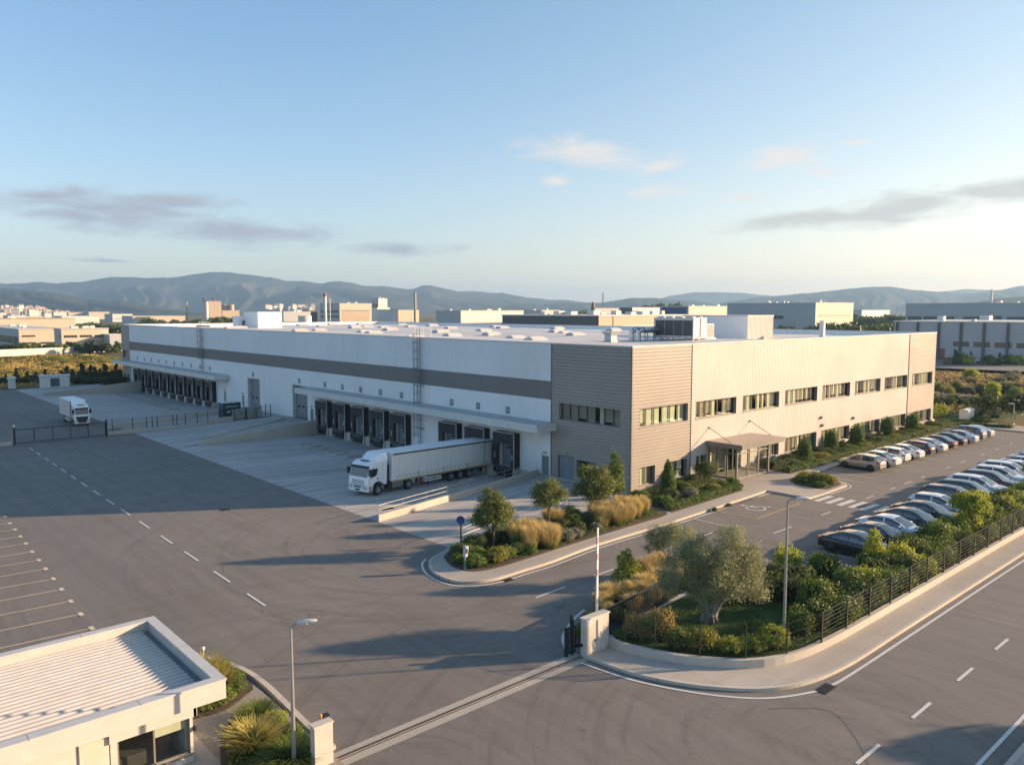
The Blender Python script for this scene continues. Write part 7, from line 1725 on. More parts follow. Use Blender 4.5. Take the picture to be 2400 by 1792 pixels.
# ================================================================== the surroundings
# ---- far trees: a few crown meshes shared by many trees
FT = [leaves('far_tree_mesh', [(0, 0, .55, .42, .42, .38), (.2, .1, .62, .28, .28, .28), (-.2, -.1, .5, .28, .28, .25), (.0, -.2, .7, .22, .22, .22)], 90, 12, .07, .14, 200+k, G_DARK, .55, -.6) for k in range(3)]
FC = [leaves('far_conifer_mesh', [(0, 0, .2, .30, .30, .2), (0, 0, .42, .22, .22, .2), (0, 0, .65, .14, .14, .2), (0, 0, .86, .06, .06, .14)], 70, 12, .045, .11, 210+k, G_CON, .6, -.7) for k in range(2)]
tm = MB(); tm.tube((0, 0, -.02), (0, 0, .5), .035, .02, 6); FTR = tm.mesh('far_trunk', BARK)
def ftree(p, h, w, mat, label, group, con=False, name=None):
    "tree with its base on the ground at p"
    r_ = thing(name or ('conifer' if con else 'tree'), label, 'tree', (p[0], p[1], -1.25 if (p[1] > 181 or p[0] > 122) else 0), pr_.uniform(0, 6.28), group)
    r_.location.z = ground_z(p)
    o = link('crown', pr_.choice(FC if con else FT), r_); o.scale = (w, w, h); setmat(o, mat)
    t_ = link('trunk', FTR, r_); t_.scale = (max(.4, w*.8), max(.4, w*.8), h)
    return r_
def ground_z(p):
    return GZ if (-60 < p[0] < 220 and -60 < p[1] < 300) else -1.25
def fbush(p, r, h, mat, label, group, kind='loose'):
    return shrub(p[0], p[1], r, h, mat, label, group, kind, ground_z(p)-.03)
def dep(y): return 28954.0/(y-727.0)
# left: conifers and shrubs behind the yard, field, wall, shrub row
fr = random.Random(31)
for px, h, w in ((4, 1.6, 1.6), (30, 2.9, 1.8), (55, 2.0, 1.8), (76, 1.7, 1.9), (98, 2.6, 1.7), (118, 1.8, 1.6), (136, 2.4, 2.2), (150, 3.0, 2.6), (163, 2.6, 2.4), (186, 3.6, 3.2), (206, 3.3, 2.6), (215, 3.1, 2.8), (227, 2.6, 1.6), (239, 3.7, 3.2), (256, 2.4, 2.2), (267, 3.4, 2.8), (275, 2.6, 2.4)):
    p = at(px, 176+fr.uniform(-4, 6)); ftree((p.x, p.y), h*1.05, w*1.35, G_CON, 'dark little conifer in the hedge line between yard and golden field', 'conifers along the far yard edge', True)
for k in range(34):
    p = at(-10+k*8.6, 171+fr.uniform(-3, 3)); fbush((p.x, p.y), fr.uniform(1.2, 1.9), fr.uniform(1.0, 1.6), fr.choice((G_CON, G_DARK, G_DARK)), 'dark shrub in the hedge line between yard and golden field', 'shrubs along the far yard edge')
hedge('dark_hedge', [(46.3, 177.0), (50.6, 178.5)], 2.2, 1.7, G_CON, 'dark square-cut hedge against the far grey corner', 120, None, 300, 0, .12)
# golden field
GRF = mat_grass('field_grass', (0.16, 0.14, 0.035), (0.42, 0.31, 0.10)); GRR = mat_grass('rough_grass', (0.12, 0.11, 0.04), (0.32, 0.235, 0.11))
def field(name, pts, n, h, w, mat, label, seed, z):
    r = np.random.default_rng(seed); (x0, y0), (x1, y1) = pts
    V = []; 
    X = x0+(x1-x0)*r.random(n); Y = y0+(y1-y0)*r.random(n)
    dens = np.sin(X*.11+1.3*np.sin(Y*.07))+np.sin(Y*.09+1.7*np.sin(X*.05)); hh = h*(.55+.9*r.random(n))*(1+.28*dens)
    a = r.random(n)*6.28; c, s = np.cos(a)*w, np.sin(a)*w; lean = r.normal(size=(n, 2))*h*.35
    b0 = np.stack([X-c, Y-s, np.full(n, z)], 1); b1 = np.stack([X+c, Y+s, np.full(n, z)], 1)
    t1 = np.stack([X+c*.5+lean[:, 0], Y+s*.5+lean[:, 1], z+hh], 1); t0 = np.stack([X-c*.5+lean[:, 0], Y-s*.5+lean[:, 1], z+hh], 1)
    V = np.stack([b0, b1, t1, t0], 1).reshape(-1, 3); q = np.arange(n*4).reshape(n, 4)
    base = np.clip(.45+.35*np.sin(X*.05+Y*.09+2*np.sin(X*.02))+.25*r.random(n), 0, 1)
    rn = np.stack([base*.5, base*.5, base, base], 1).ravel()
    o = link(name, mesh_np(name, V, q, rn, mat)); return tag(o, label, 'grass', None, 'stuff')
field('field_grass', ((-60, 186), (75, 300)), 42000, .55, .32, GRF, 'golden dry grass of the open field beyond the yard', 5, GZ)
field('rough_grass', ((122, 44), (215, 190)), 42000, .6, .32, GRR, 'brown rough grass of the waste ground right of the offices', 6, GZ)
m = MB(); m.quad((117, 37.7, -.04), (170, 37.7, -.04), (170, 44, -.04), (117, 44, -.04)); tag(m.build('lawn', LAWN), kind='structure')
for k in range(26):
    px = fr.uniform(-20, 272); y = fr.uniform(838, 868); p = at(px, dep(y)); fbush((p.x, p.y), fr.uniform(1.2, 3.0), fr.uniform(.6, 1.5), fr.choice((G_LIME, G_YEL, G_MID, G_GOLD)), 'low green bush dotted over the golden field', 'bushes in the golden field')
for k in range(60):
    p = at(-15+k*4.9, 312+fr.uniform(-5, 5)); h = fr.uniform(2.2, 4.0)
    ftree((p.x, p.y), h*1.15, h*1.25, fr.choice((G_DARK, G_CON, G_MID)), 'young tree in the row before the beige factory on the left', 'young trees before the beige factory', fr.random() < .3)
for px, h in ((209, 5.6), (214, 4.2), (199, 3.6), (236, 4.2), (245, 4.4), (228, 3.6)):
    p = at(px, 306); ftree((p.x, p.y), h, h*.75, G_CON, 'tall dark tree in front of the beige factory office wing', 'tall trees before the beige factory')
wA = at(-40, 285); wB = at(300, 330)
wall_line('field_wall', 'long low sunlit wall between golden field and beige factory', [(wA.x, wA.y), (wB.x, wB.y)], GZ-1.3, 1.3, .4, GC)
# ---- factories
FB = {}
def bmat(name, col): return M(name, col, 0.6, var=0.05, scale=.1)
B_CREAM = bmat('far_cream', (0.52, 0.45, 0.35)); B_WHITE = bmat('far_white', (0.62, 0.60, 0.56)); B_GREY = bmat('far_grey', (0.40, 0.41, 0.42)); B_DARK = bmat('far_dark', (0.085, 0.095, 0.10)); B_TAN = bmat('far_tan', (0.40, 0.32, 0.23)); B_ROOF = bmat('far_roof', (0.50, 0.48, 0.45)); B_BLUE = bmat('far_blue', (0.02, 0.06, 0.16)); B_TEAL = bmat('far_teal', (0.05, 0.085, 0.085))
B_WIN = M('far_window', (0.03, 0.035, 0.04), 0.25, spec=.6); B_RED = bmat('far_red', (0.42, 0.06, 0.04)); B_BRICK = bmat('far_brick', (0.20, 0.09, 0.06)); B_PINK = bmat('house_wall', (0.60, 0.53, 0.46)); B_TILE = bmat('house_tile', (0.42, 0.30, 0.22))
def factory(name, label, pl, pc, pr2, d, yt, wl=B_WHITE, wr_=B_WHITE, rows=(), rowsr=(), roof=B_ROOF, base=-1.3, split=0, cat='factory', clutter=0, fixed=None):
    "axis-aligned block: corner in column pc at distance d, left wall to column pl, right wall to column pr2, roof line at row yt"
    c = at(pc, d); top = hz(yt, d); ly = along_y((c.x, c.y), pl); lx = along_x((c.x, c.y), pr2)
    if fixed: ly, lx = (fixed[0] or ly), (fixed[1] or lx)
    r_ = thing(name, label, cat, (c.x, c.y, base))
    m = MB(); x0, y0, x1, y1 = c.x, c.y, c.x+lx, c.y+ly
    m.quad((x0, y1, base), (x0, y0, base), (x0, y0, top), (x0, y1, top)); m.build('side_wall', wl, r_); m = MB(); m.quad((x1, y0, base), (x1, y1, base), (x1, y1, top), (x1, y0, top)); m.build('far_side_wall', wl, r_)
    m = MB(); m.quad((x0, y0, base), (x1, y0, base), (x1, y0, top), (x0, y0, top)); m.build('front_wall', wr_, r_); m = MB(); m.quad((x1, y1, base), (x0, y1, base), (x0, y1, top), (x1, y1, top)); m.build('rear_wall', wr_, r_)
    m = MB(); e = .25; m.hexa([(x0-e, y0-e, top), (x1+e, y0-e, top), (x1+e, y1+e, top), (x0-e, y1+e, top)], [(x0-e, y0-e, top+.35), (x1+e, y0-e, top+.35), (x1+e, y1+e, top+.35), (x0-e, y1+e, top+.35)]); m.build('roof', roof, r_)
    H_ = top-base
    for side, rws in ((0, rows), (1, rowsr)):
        for f0, f1, a0, a1, n, mt in rws:
            z0, z1 = base+H_*f0, base+H_*f1
            L_ = ly if side == 0 else lx
            for k in range(n):
                s0 = L_*(a0+(a1-a0)*(k+.06)/n); s1 = L_*(a0+(a1-a0)*(k+.94)/n)
                m = MB()
                if side == 0: m.box(x0-.12, x0+.05, y0+s0, y0+s1, z0, z1)
                else: m.box(x0+s0, x0+s1, y0-.12, y0+.05, z0, z1)
                m.build('window_band' if mt is B_WIN else 'wall_panel', mt, r_)
    rr = random.Random(int(pc))
    for k in range(clutter):
        q = (x0+lx*rr.uniform(.1, .9), y0+ly*rr.uniform(.05, .9)); s = rr.uniform(.6, 1.6)
        m = MB(); m.box(q[0]-s, q[0]+s, q[1]-s, q[1]+s, top+.35, top+.35+rr.uniform(.6, 1.6)); m.build('roof_vent', B_WHITE, r_)
    return r_, (x0, y0, x1, y1, top)
factory('beige_factory', 'beige factory hall with window strips left of the office wing', -60, 41, 150, 348, 772.5, B_GREY, B_CREAM, [(.25, .62, .02, .9, 8, B_WIN)], [(.62, .70, .05, .36, 1, B_WIN), (.24, .33, .05, .36, 4, B_WIN), (.24, .33, .45, .95, 5, B_WIN)], clutter=3)
factory('beige_office_wing', 'beige two-storey office wing with three bays of window strips', 124, 141, 252, 326, 772, B_GREY, B_CREAM, [(.62, .72, .1, .9, 1, B_WIN)], [(.63, .73, .05, .33, 4, B_WIN), (.63, .73, .38, .64, 4, B_WIN), (.63, .73, .70, .96, 4, B_WIN), (.24, .34, .05, .33, 4, B_WIN), (.24, .34, .38, .6, 3, B_WIN), (.15, .45, .75, .9, 1, B_TAN)], clutter=4)
factory('low_annex', 'low white-roofed annex between the office wing and the far grey corner', 240, 254, 285, 330, 785, B_GREY, B_GREY, (), (), B_WHITE)
factory('cream_hall', 'long plain sunlit hall behind the beige factory', -140, -120, 175, 500, 748.5, B_GREY, B_CREAM, (), (), B_TAN, clutter=2, fixed=(60, None))
for i, (a, b, d, yt, lb) in enumerate([(22, 60, 900, 740, 'low white hall with a stubby chimney behind the cream hall'), (60, 118, 950, 741.5, 'long low white hall right of the stubby chimney'), (125, 156, 1300, 732, 'pale flat shed below the hillside village'), (160, 206, 1500, 732, 'row of pale sheds right of the flat shed'), (144, 232, 1000, 741, 'long white strip of a hall across the plain'), (208, 256, 1500, 731, 'cream shed under the bare ochre slope'), (263, 310, 1150, 736, 'bright cream shed at the foot of the hill'), (310, 434, 900, 741, 'very long cream hall behind the flat warehouse roof'), (-40, 14, 1400, 733, 'small pale shed at the left edge of the plain'), (1900, 2010, 1400, 728, 'distant pale shed between the trees on the right'), (2020, 2086, 900, 727, 'white-roofed shed among the trees on the right')]):
    factory('distant_shed', lb, a-6, a, b, d, yt, B_GREY, B_CREAM if i % 2 else B_WHITE, (), ((.3, .5, .05, .95, 1, B_GREY),) if i % 3 == 0 else (), fixed=(40, None), clutter=2 if i in (0, 1) else 0)
c = at(104, 900); m = MB(); m.box(c.x, c.x+7, c.y, c.y+6, 6, 12.5); tag(m.build('stubby_chimney', B_WHITE, None, (c.x, c.y, 6)), 'stubby square white chimney on the low white hall', 'chimney')
def stack(name, label, px, d, yt, wpx, mats, bands=()):
    c = at(px, d); top = hz(yt, d); r = wpx/2*d/F
    r_ = thing(name, label, 'chimney', (c.x, c.y, -1.3))
    m = MB(); m.tube((c.x, c.y, -1.3), (c.x, c.y, top-(bands[1] if bands else 0)), r*1.15, r, 14); m.build('shaft', mats, r_)
    if bands: m = MB(); m.tube((c.x, c.y, top-bands[1]), (c.x, c.y, top), r*1.15, r*1.15, 14); m.build('chimney_top', bands[0], r_)
    else: m = MB(); m.tube((c.x, c.y, top), (c.x, c.y, top+r*.6), r*1.1, r*1.1, 14); m.build('rim', mats, r_)
stack('tall_chimney', 'thin beige chimney left of the silo block', 438, 900, 709, 4.0, B_TAN)
stack('tall_chimney', 'white chimney with a red top in front of the power plant', 762, 730, 688, 7.0, B_WHITE, (B_RED, 2.6))
stack('tall_chimney', 'thick beige chimney right of the ribbed hall', 973, 680, 687, 5.4, B_TAN)
stack('tall_chimney', 'slender dark chimney standing alone against the sky', 1413, 760, 687, 2.4, B_DARK)
stack('tall_chimney', 'pinkish chimney on the long hall at the right edge', 2322, 470, 680, 5.0, B_PINK)
stack('thin_mast', 'thin pale mast beside the red-topped chimney', 773.5, 700, 700, 2.0, B_WHITE)
c = at(1390, 700); r_ = thing('brick_kiln', 'brick kiln stack on a broad cone among the trees', 'chimney', (c.x, c.y, -1.3))
m = MB(); m.tube((c.x, c.y, -1.3), (c.x, c.y, hz(728, 700)), 9, 2.2, 14); m.build('cone_base', B_BRICK, r_); m = MB(); m.tube((c.x, c.y, hz(728.5, 700)), (c.x, c.y, hz(708, 700)), 1.9, 1.2, 12); m.build('shaft', B_BRICK, r_)
# silo block
r_, b_ = factory('silo_block', 'tall beige silo block with two pipes on its roof', 475, 490, 519, 900, 706, B_GREY, B_TAN, (), [(0.02, .985, .46, .52, 1, B_GREY)], B_TAN)
for px in (479, 501):
    c = at(px, 905); m = MB(); m.tube((c.x, c.y, b_[4]), (c.x, c.y, b_[4]+4.0), 1.1, 1.1, 8); m.build('roof_pipe', B_DARK, r_)
m = MB(); c = at(484, 893); m.tube((c.x, c.y, -1.3), (c.x, c.y, b_[4]-.3), 2.2, 2.2, 14); m.build('tower_tube', B_WHITE, r_)
for i, px in enumerate((527, 542)):
    c = at(px, 950); s_ = thing('round_silo', 'round ribbed silo, %s of the pair beside the silo block' % ('left', 'right')[i], 'silo', (c.x, c.y, -1.3))
    m = MB(); m.tube((c.x, c.y, -1.3), (c.x, c.y, hz(714, 950)), 3.5, 3.5, 18); m.build('tank', B_TAN, s_); m = MB(); m.tube((c.x, c.y, hz(714, 950)), (c.x, c.y, hz(712.5, 950)), 3.5, 1.2, 18); m.build('cap', B_TAN, s_)
    for z in (720, 724): m = MB(); m.tube((c.x, c.y, hz(z+.6, 950)), (c.x, c.y, hz(z-.6, 950)), 3.58, 3.58, 18); m.build('hoop', B_GREY, s_)
factory('silo_annex', 'low tan annex in front of the round silos', 518, 521, 561, 920, 728, B_TAN, B_TAN)
factory('power_plant', 'big grey and tan power plant hall behind the red-topped chimney', 750, 796, 871, 760, 711, B_GREY, B_CREAM, [(.62, .72, 0, 1, 1, B_DARK), (.42, .50, 0, 1, 1, B_DARK)], [(.70, .73, 0, 1, 1, B_DARK), (.0, .70, .0, .985, 1, B_TAN)], B_GREY, clutter=2)
factory('white_tower_block', 'stepped white tower block right of the power plant', 872, 887, 908, 860, 700, B_GREY, B_WHITE, [(.45, .8, .1, .9, 2, B_WIN)], (), B_WHITE, clutter=2)
factory('white_tower_wing', 'white base wing of the stepped tower block', 871, 884, 914, 840, 721, B_WHITE, B_WHITE)
factory('ribbed_hall', 'pale ribbed hall at the foot of the thick beige chimney', 884, 933, 982, 700, 726, B_GREY, B_CREAM, [(0, 1, .0, .98, 9, B_WHITE)], [(0, 1, .02, .98, 8, B_CREAM)], B_DARK)
factory('dark_shed', 'dark curved-roof shed left of the power plant', 705, 722, 745, 800, 728, B_DARK, B_DARK, (), (), B_DARK)
factory('pale_works', 'low pale works and tank farm in front of the dark shed', 655, 664, 728, 640, 731, B_WHITE, B_GREY, (), [(.1, .5, .0, 1, 6, B_TEAL)], B_WHITE, clutter=3)
c = at(714, 560); m = MB(); m.tube((c.x, c.y, -1.3), (c.x, c.y, hz(740, 560)), 4.6, 4.6, 20); o = tag(m.build('storage_tank', B_WHITE, None, (c.x, c.y, -1.3)), 'squat white storage tank in front of the pale works', 'tank')
factory('white_factory', 'long white factory with dark window bands behind the warehouse roof', 1022, 1080, 1227, 560, 728.5, B_GREY, B_WHITE, [(.42, .50, .02, .95, 1, B_WIN), (.2, .26, .02, .95, 1, B_WIN)], [(.42, .48, .0, 1, 1, B_WIN), (.1, .18, .1, .9, 5, B_TAN)], B_WHITE, clutter=5)
factory('grey_hall', 'grey and cream hall right of the long white factory', 1227, 1270, 1311, 640, 727.5, B_GREY, B_CREAM, (), (), B_WHITE, clutter=2)
factory('slab_warehouse', 'long dark-sided slab warehouse right behind the flat roof', 1177, 1403.5, 1700, 255, 741, B_DARK, B_TAN, (), [(0.0, .80, .10, 1, 1, B_CREAM), (.0, 1, .095, .10, 1, B_DARK)], B_WHITE, clutter=14)
factory('brown_works', 'brown ribbed works behind the brick kiln', 1390, 1394, 1450, 690, 722, B_GREY, B_GREY, (), [(0, 1, .02, .98, 10, B_GREY)], B_DARK)
factory('small_white_shed', 'small white shed with a teal side left of the blue factory', 1453, 1482, 1546, 600, 721, B_TEAL, B_WHITE, [(.5, .62, 0, 1, 1, B_WIN)])
factory('blue_factory', 'factory with a bright blue side wall and a long cream front', 1547, 1614, 1704, 560, 718, B_GREY, B_CREAM, [(.5, .97, 0, 1, 1, B_BLUE)], [(.3, .36, 0, 1, 1, B_TAN)], B_WHITE, clutter=3)
factory('big_grey_factory', 'big grey factory with a sunlit cream end and dark window bands', 1704.5, 1911.5, 2000, 470, 710, B_GREY, B_CREAM, [(.55, .65, .33, .52, 1, B_WIN), (.0, .3, .3, .42, 1, B_WIN), (.0, .22, .0, .1, 1, B_WIN), (.55, .65, .60, 1.0, 3, B_WIN)], [(.62, .68, .05, .95, 1, B_TAN)]+[(.12+.14*j, .17+.14*j, .03, .3, 3, B_WIN) for j in range(3)], B_WHITE, clutter=6)
factory('long_grey_hall', 'long blue-grey hall with a tall green door at the right edge', 2123, 2500, 2700, 420, 709.5, B_GREY, B_CREAM, [(.52, .64, .0, .36, 1, B_TEAL), (.52, .64, .42, .62, 1, B_TEAL), (.52, .64, .66, .99, 3, B_TEAL), (.1, .66, .365, .415, 1, B_TEAL)], (), B_WHITE, clutter=12, fixed=(None, 60))
r_, b_ = factory('near_grey_works', 'grey panelled works with dark pilasters and lit window strips behind the dry waste ground', 2097, 2560, 2700, 226, 758.5, B_GREY, B_CREAM, [(.42, .54, .03+.108*j, .125+.108*j, 1, B_WIN) for j in range(6)]+[(.04, .16, .03+.108*j, .125+.108*j, 1, B_WIN) for j in range(5)]+[(0.02, .36, .70, .76, 1, B_BRICK)], (), B_WHITE, clutter=4, fixed=(None, 50))
for j in range(9):
    y = b_[1]+(b_[3]-b_[1])*(.02+.12*j); m = MB(); m.box(b_[0]-.5, b_[0]-.02, y-.35, y+.35, -1.3, b_[4]); m.build('pilaster', B_DARK, r_)
# parked cars and trees before the near works
bc = [(2230, 'blue', 'blue car parked under a tree before the grey works'), (2268, 'white', 'white car parked nearest the dark conifer before the grey works'), (2292, 'white', 'white car behind the lime tree before the grey works'), (2327, 'white', 'white car parked between two trees before the grey works'), (2358, 'white', 'white car just right of the twin trees before the grey works'), (2384, 'silver', 'silver car at the picture edge before the grey works'), (2251, 'silver', 'silver car between the blue and the white ones before the grey works')]
for px, c_, lb in bc:
    p = at(px, 236+vr.uniform(-3, 3)); o = place_car(vr.choice(('suv', 'sedan', 'hatch')), c_, p.x, p.y, R(180)+vr.uniform(-.1, .1), lb, 'cars before the grey works'); o.location.z = GZ+.02
a_ = at(2090, 250); b2 = at(2600, 214)
m = MB(); q0 = at(2080, 238); q1 = at(2560, 206)
m.add([(q0.x-14, q0.y-6, GZ+.02), (q1.x-14, q1.y-6, GZ+.02), (q1.x+26, q1.y+12, GZ+.02), (q0.x+26, q0.y+12, GZ+.02)], [(0, 1, 2, 3)]); tag(m.build('works_road', A_ROAD), kind='structure')
for px, h, w, m_, con in ((2226, 3.4, 2.6, G_GOLD, False), (2245, 5.6, 3.4, G_CON, True), (2262, 4.6, 3.6, G_MID, False), (2281, 5.0, 2.4, G_CON, True), (2275, 4.0, 3.2, G_LIME, False), (2326, 4.2, 3.8, G_MID, False), (2349, 4.4, 2.4, G_CON, True), (2374, 4.2, 3.2, G_MID, False), (2394, 4.0, 3.4, G_LIME, False), (2312, 2.4, 2.4, G_GOLD, False), (2338, 2.2, 2.4, G_DARK, False)):
    p = at(px, 229+fr.uniform(-3, 2)); ftree((p.x, p.y), h, w*1.2, m_, 'small tree among the cars before the grey works', 'trees before the grey works', con)
# waste ground: bushes and trees right of the offices
for px, y, r, h, m_, lb in ((2283, 893, 2.1, 2.9, G_LIME, 'yellow-green bush alone in the brown waste ground'), (2234, 931, 1.2, 2.1, G_YEL, 'round yellow-green bush at the edge of the waste ground'), (2205, 925, 1.2, 2.3, G_MID, 'green bush beside the grey end wall'), (2250, 924, 1.3, 2.5, G_DARK, 'dark bush behind the round yellow-green one'), (2280, 925, 1.2, 1.7, G_SAGE, 'pale loose bush in the waste ground'), (2310, 927, 1.4, 2.3, G_DARK, 'dark bush left of the bright lime tree'), (2372, 926, 1.8, 2.2, G_DARK, 'dark bush right of the bright lime tree'), (2392, 934, 1.6, 2.0, G_MID, 'green bush at the picture edge beyond the lawn'), (2276, 953, .9, 1.1, G_YEL, 'small yellowish bush before the dark hedge line'), (2236, 950, .8, 1.4, G_GOLD, 'tall dry bush before the dark hedge line')):
    p = at(px, dep(y)); fbush((p.x, p.y), r, h, m_, lb, 'bushes on the waste ground')
p = at(2337, dep(945)); ftree((p.x, p.y), 3.9, 2.8, G_LIME, 'bright lime-yellow tree standing over the dark hedge line', None)
p = at(2212, dep(986)); ftree((p.x, p.y), 2.5, 2.3, G_LIME, 'round standard tree on the lawn at the end of the offices', None)
p = at(2330, dep(975)); ftree((p.x, p.y), 3.2, 4.0, G_DARK, 'dark broad tree behind the flowering bushes on the lawn', None); p = at(2393, dep(985)); ftree((p.x, p.y), 4.0, 4.2, G_DARK, 'dark tree on a thin stem at the picture edge by the lawn', None)
for k in range(30):
    p = at(2185+k*8.2+fr.uniform(-3, 3), 129+fr.uniform(-2.5, 2.5)); fbush((p.x, p.y), fr.uniform(1.1, 1.6), fr.uniform(1.2, 2.0), fr.choice((G_DARK, G_CON, G_DARK)), 'dark shrub in the hedge line beyond the end lawn', 'hedge line beyond the end lawn')
for k in range(34):
    y = fr.uniform(880, 925); p = at(fr.uniform(2150, 2440), dep(y)); fbush((p.x, p.y), fr.uniform(.8, 1.8), fr.uniform(.8, 1.8), fr.choice((G_GOLD, G_MID, G_DARK, G_SAGE)), 'scrubby bush scattered over the brown waste ground', 'scrub on the waste ground')
a_ = at(2190, dep(928)); b2 = at(2480, dep(956)); wall_line('garden_wall', 'low beige wall across the waste ground right of the offices', [(a_.x, a_.y), (b2.x, b2.y)], GZ-.2, .75, .35, C_WALL)
for px, y, r, h, m_, kd, lb in ((2305, 974, 1.35, 1.6, G_SAGE, 'shrub', 'pale flowering bush beside the white utility cabinet'), (2346, 978, 1.3, 1.6, G_SAGE, 'shrub', 'grey-green bush right of the flowering one'), (2366, 968, 1.1, 1.2, G_YEL, 'shrub', 'yellowish round bush on the lawn'), (2297, 985, 1.0, .9, G_CLIP, 'shrub', 'green mound in front of the flowering bush'), (2318, 990, 1.7, 1.0, G_CLIP, 'shrub', 'wide green mound in front of the grey-green bush')):
    p = at(px, dep(y)); fbush((p.x, p.y), r, h, m_, lb, 'bushes on the end lawn', kd)
p0_ = at(2268, dep(999)); p1_ = at(2385, dep(1006)); hedge('end_hedge', [(p0_.x, p0_.y), (p1_.x, p1_.y)], 1.1, .6, G_CLIP, 'low clipped hedge across the end of the car park', 130, None, 120, 0, .1)
for k in range(9):
    p = at(2195+k*11, dep(992-k*.2)); fbush((p.x, p.y), 1.2, .55, fr.choice((G_MID, G_CLIP, G_YEL)), 'low ground shrub on the lawn past the office end', 'ground shrubs past the office end')
lp = at(2390, 106); lamp(lp.x, lp.y, 3.0, -RT.x, -RT.y, .2, 'thin little lamp post on the end lawn', .1)
# belts of trees in the plain
TB = [(176, 285, 430, 12, 9.0, 'tree in the dark clump left of the warehouse roof', 'tree clump left of the warehouse'), (320, 470, 700, 16, 9.0, 'tree in the belt behind the flat roof, left part', 'tree belt behind the roof, left'), (495, 550, 640, 8, 11.0, 'tree below the silo block', 'trees below the silo block'), (735, 805, 430, 9, 7.0, 'tree below the power plant', 'trees below the power plant'), (828, 905, 400, 12, 9.8, 'bright tree in the clump right of the power plant', 'tree clump right of the power plant'), (950, 1034, 400, 14, 9.6, 'tree in the round clump below the thick chimney', 'tree clump below the thick chimney'), (1280, 1400, 690, 22, 14.5, 'tree in the belt left of the brick kiln', 'tree belt left of the brick kiln'), (1480, 1545, 540, 9, 8.5, 'tree before the small white shed', 'trees before the small white shed'), (1490, 1600, 800, 14, 22.0, 'poplar in the row behind the blue factory', 'poplars behind the blue factory'), (1765, 1925, 400, 22, 8.0, 'tree before the big grey factory', 'trees before the big grey factory'), (1925, 2130, 330, 34, 10.5, 'tree in the thick green belt right of the big grey factory', 'green belt right of the big grey factory'), (1960, 2170, 280, 30, 7.5, 'tree in the front row of the right green belt', 'front row of the right green belt'), (2120, 2420, 330, 20, 8.5, 'tree before the long blue-grey hall', 'trees before the long blue-grey hall'), (1990, 2130, 600, 14, 13, 'tree behind the green belt on the right', 'trees behind the right green belt'), (1085, 1180, 480, 7, 6.0, 'tree before the long white factory', 'trees before the long white factory')]
for a, b, d, n, h, lb, gr in TB:
    for k in range(n):
        p = at(a+(b-a)*(k+fr.uniform(.1, .9))/n, d*fr.uniform(.96, 1.05)); hh = h*fr.uniform(.75, 1.15)
        ftree((p.x, p.y), hh, hh*fr.uniform(.85, 1.25)*(.35 if h > 20 else 1), fr.choice((G_DARK, G_DARK, G_MID, G_CON)), lb, gr)
# hillside village and scattered far houses
HM = []
for k in range(3):
    m = MB(); w, d, h = (9, 12, 16)[k], 9, (6, 7, 5)[k]; m.box(-w/2, w/2, -d/2, d/2, -8, h); HM.append((m.mesh('house_body', B_PINK), w, d, h))
HR = []
for me, w, d, h in HM:
    m = MB(); e = .5; m.add([(-w/2-e, -d/2-e, h), (w/2+e, -d/2-e, h), (w/2+e, d/2+e, h), (-w/2-e, d/2+e, h), (-w/2+2, 0, h+2.2), (w/2-2, 0, h+2.2)], [(0, 1, 5, 4), (2, 3, 4, 5), (3, 0, 4), (1, 2, 5), (0, 3, 2, 1)]); HR.append(m.mesh('house_roof', B_TILE))
def house(px, py, d, lb, gr):
    k = fr.randrange(3); p = at(px, d, py); r_ = thing('house', lb, 'house', (p.x, p.y, p.z), fr.choice((0, .3, -.3, 1.57)), gr)
    link('walls', HM[k][0], r_); link('roof', HR[k], r_)
for k in range(64):
    px = fr.uniform(2, 172); u = fr.random(); y = 719+px*.045+u*13-5*math.sin(px*.03)
    house(px, y+3, 2050+fr.uniform(-100, 100)-u*250, 'tiny pale house in the village on the left foothill', 'village houses on the left foothill')
for k in range(26):
    px = fr.uniform(625, 735); house(px, 716+fr.uniform(0, 8), 2600+fr.uniform(-60, 60), 'tiny far house on the slope behind the power plant', 'far houses on the central slope')
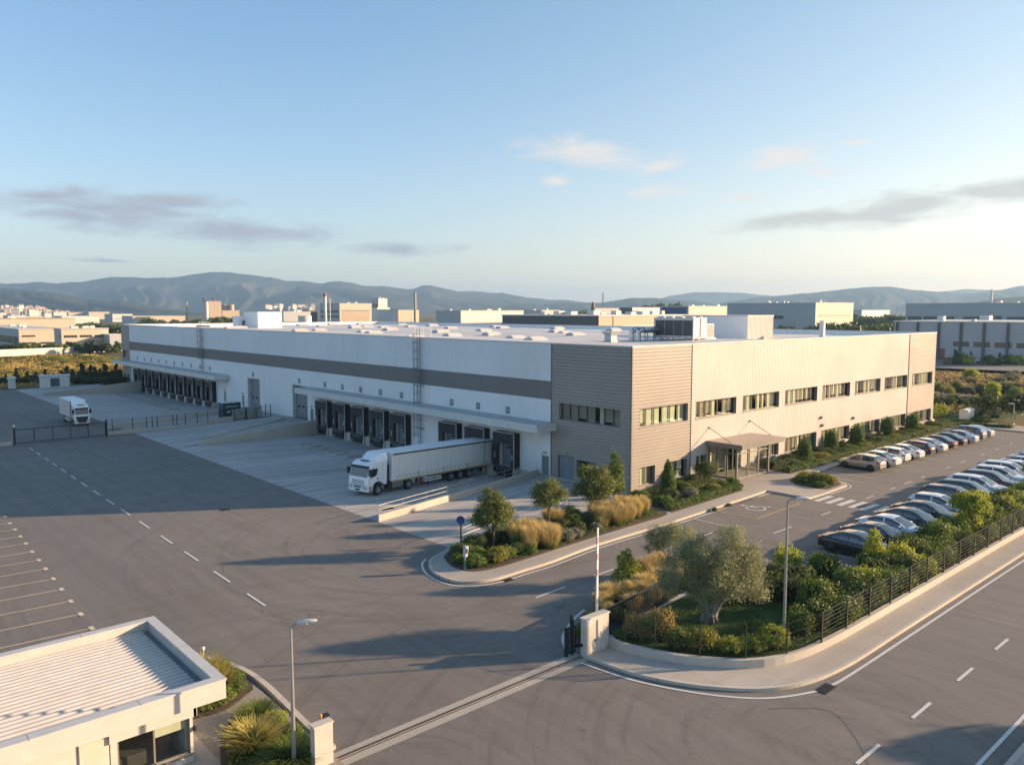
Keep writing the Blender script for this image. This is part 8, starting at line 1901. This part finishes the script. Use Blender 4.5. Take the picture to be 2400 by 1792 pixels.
# lattice pylons on the right
for px, d, h in ((2017, 1200, 24), (2069, 1100, 18), (2084, 1250, 20), (2102, 1150, 22), (2179, 1500, 26), (2192, 1450, 26), (1900, 900, 13), (1924, 880, 14)):
    p = at(px, d); r_ = thing('pylon', 'thin grey lattice pylon on the plain at the right', 'pylon', (p.x, p.y, -1.25), R(20), 'pylons on the plain at the right')
    m = MB()
    for sx_ in (-1, 1):
        for sy_ in (-1, 1): m.tube((sx_*2, sy_*2, 0), (sx_*.4, sy_*.4, h), .22, .12, 4)
    for j in range(5):
        z = h*j/5; s0 = 2-1.6*j/5; m.tube((-s0, -s0, z), (s0-.3, -s0+.3, z+h/5), .1, None, 3); m.tube((s0, s0, z), (-s0+.3, s0-.3, z+h/5), .1, None, 3)
    m.build('lattice', STEELD, r_, local=True)
    m = MB()
    for z in (.78, .9): m.tube((-h*.16, 0, h*z), (h*.16, 0, h*z), .16, None, 4)
    m.build('cross_arm', STEELD, r_, local=True)
for px, y0, h_ in ((2018, 770, 10), (2088, 760, 9)):
    d = dep(y0) if y0 > 760 else 330; p = at(px, 300); r_ = None
    m = MB(); m.tube((p.x, p.y, GZ), (p.x, p.y, GZ+h_), .13, .09, 6); m.box(p.x-.5, p.x+.5, p.y-.06, p.y+.06, GZ+h_-.5, GZ+h_-.3)
    tag(m.build('utility_pole', B_WHITE, None, (p.x, p.y, GZ)), ('thin pale utility pole before the right green belt, nearer the plant room', 'thin pale utility pole before the right green belt, nearer the grey works')[px > 2050], 'pole')
c = at(532, 5600, 637); m = MB(); m.tube((c.x, c.y, c.z-5), (c.x, c.y, c.z+22), 2.0, .6, 6); tag(m.build('summit_mast', STEEL, None, (c.x, c.y, c.z-5)), 'tiny radio mast on the highest mountain top', 'mast')
# ---- tall trees out of the picture on the far side of the street (they shade the road)
for i, (x, y, h) in enumerate(((46.5, -2.2, 6.0), (50.5, -6.5, 7.0), (56, -9.0, 7.0), (63, -12, 8))):
    ftree((x, y), h, h*.9, G_DARK, 'street tree on the far pavement outside the picture', 'street trees outside the picture')
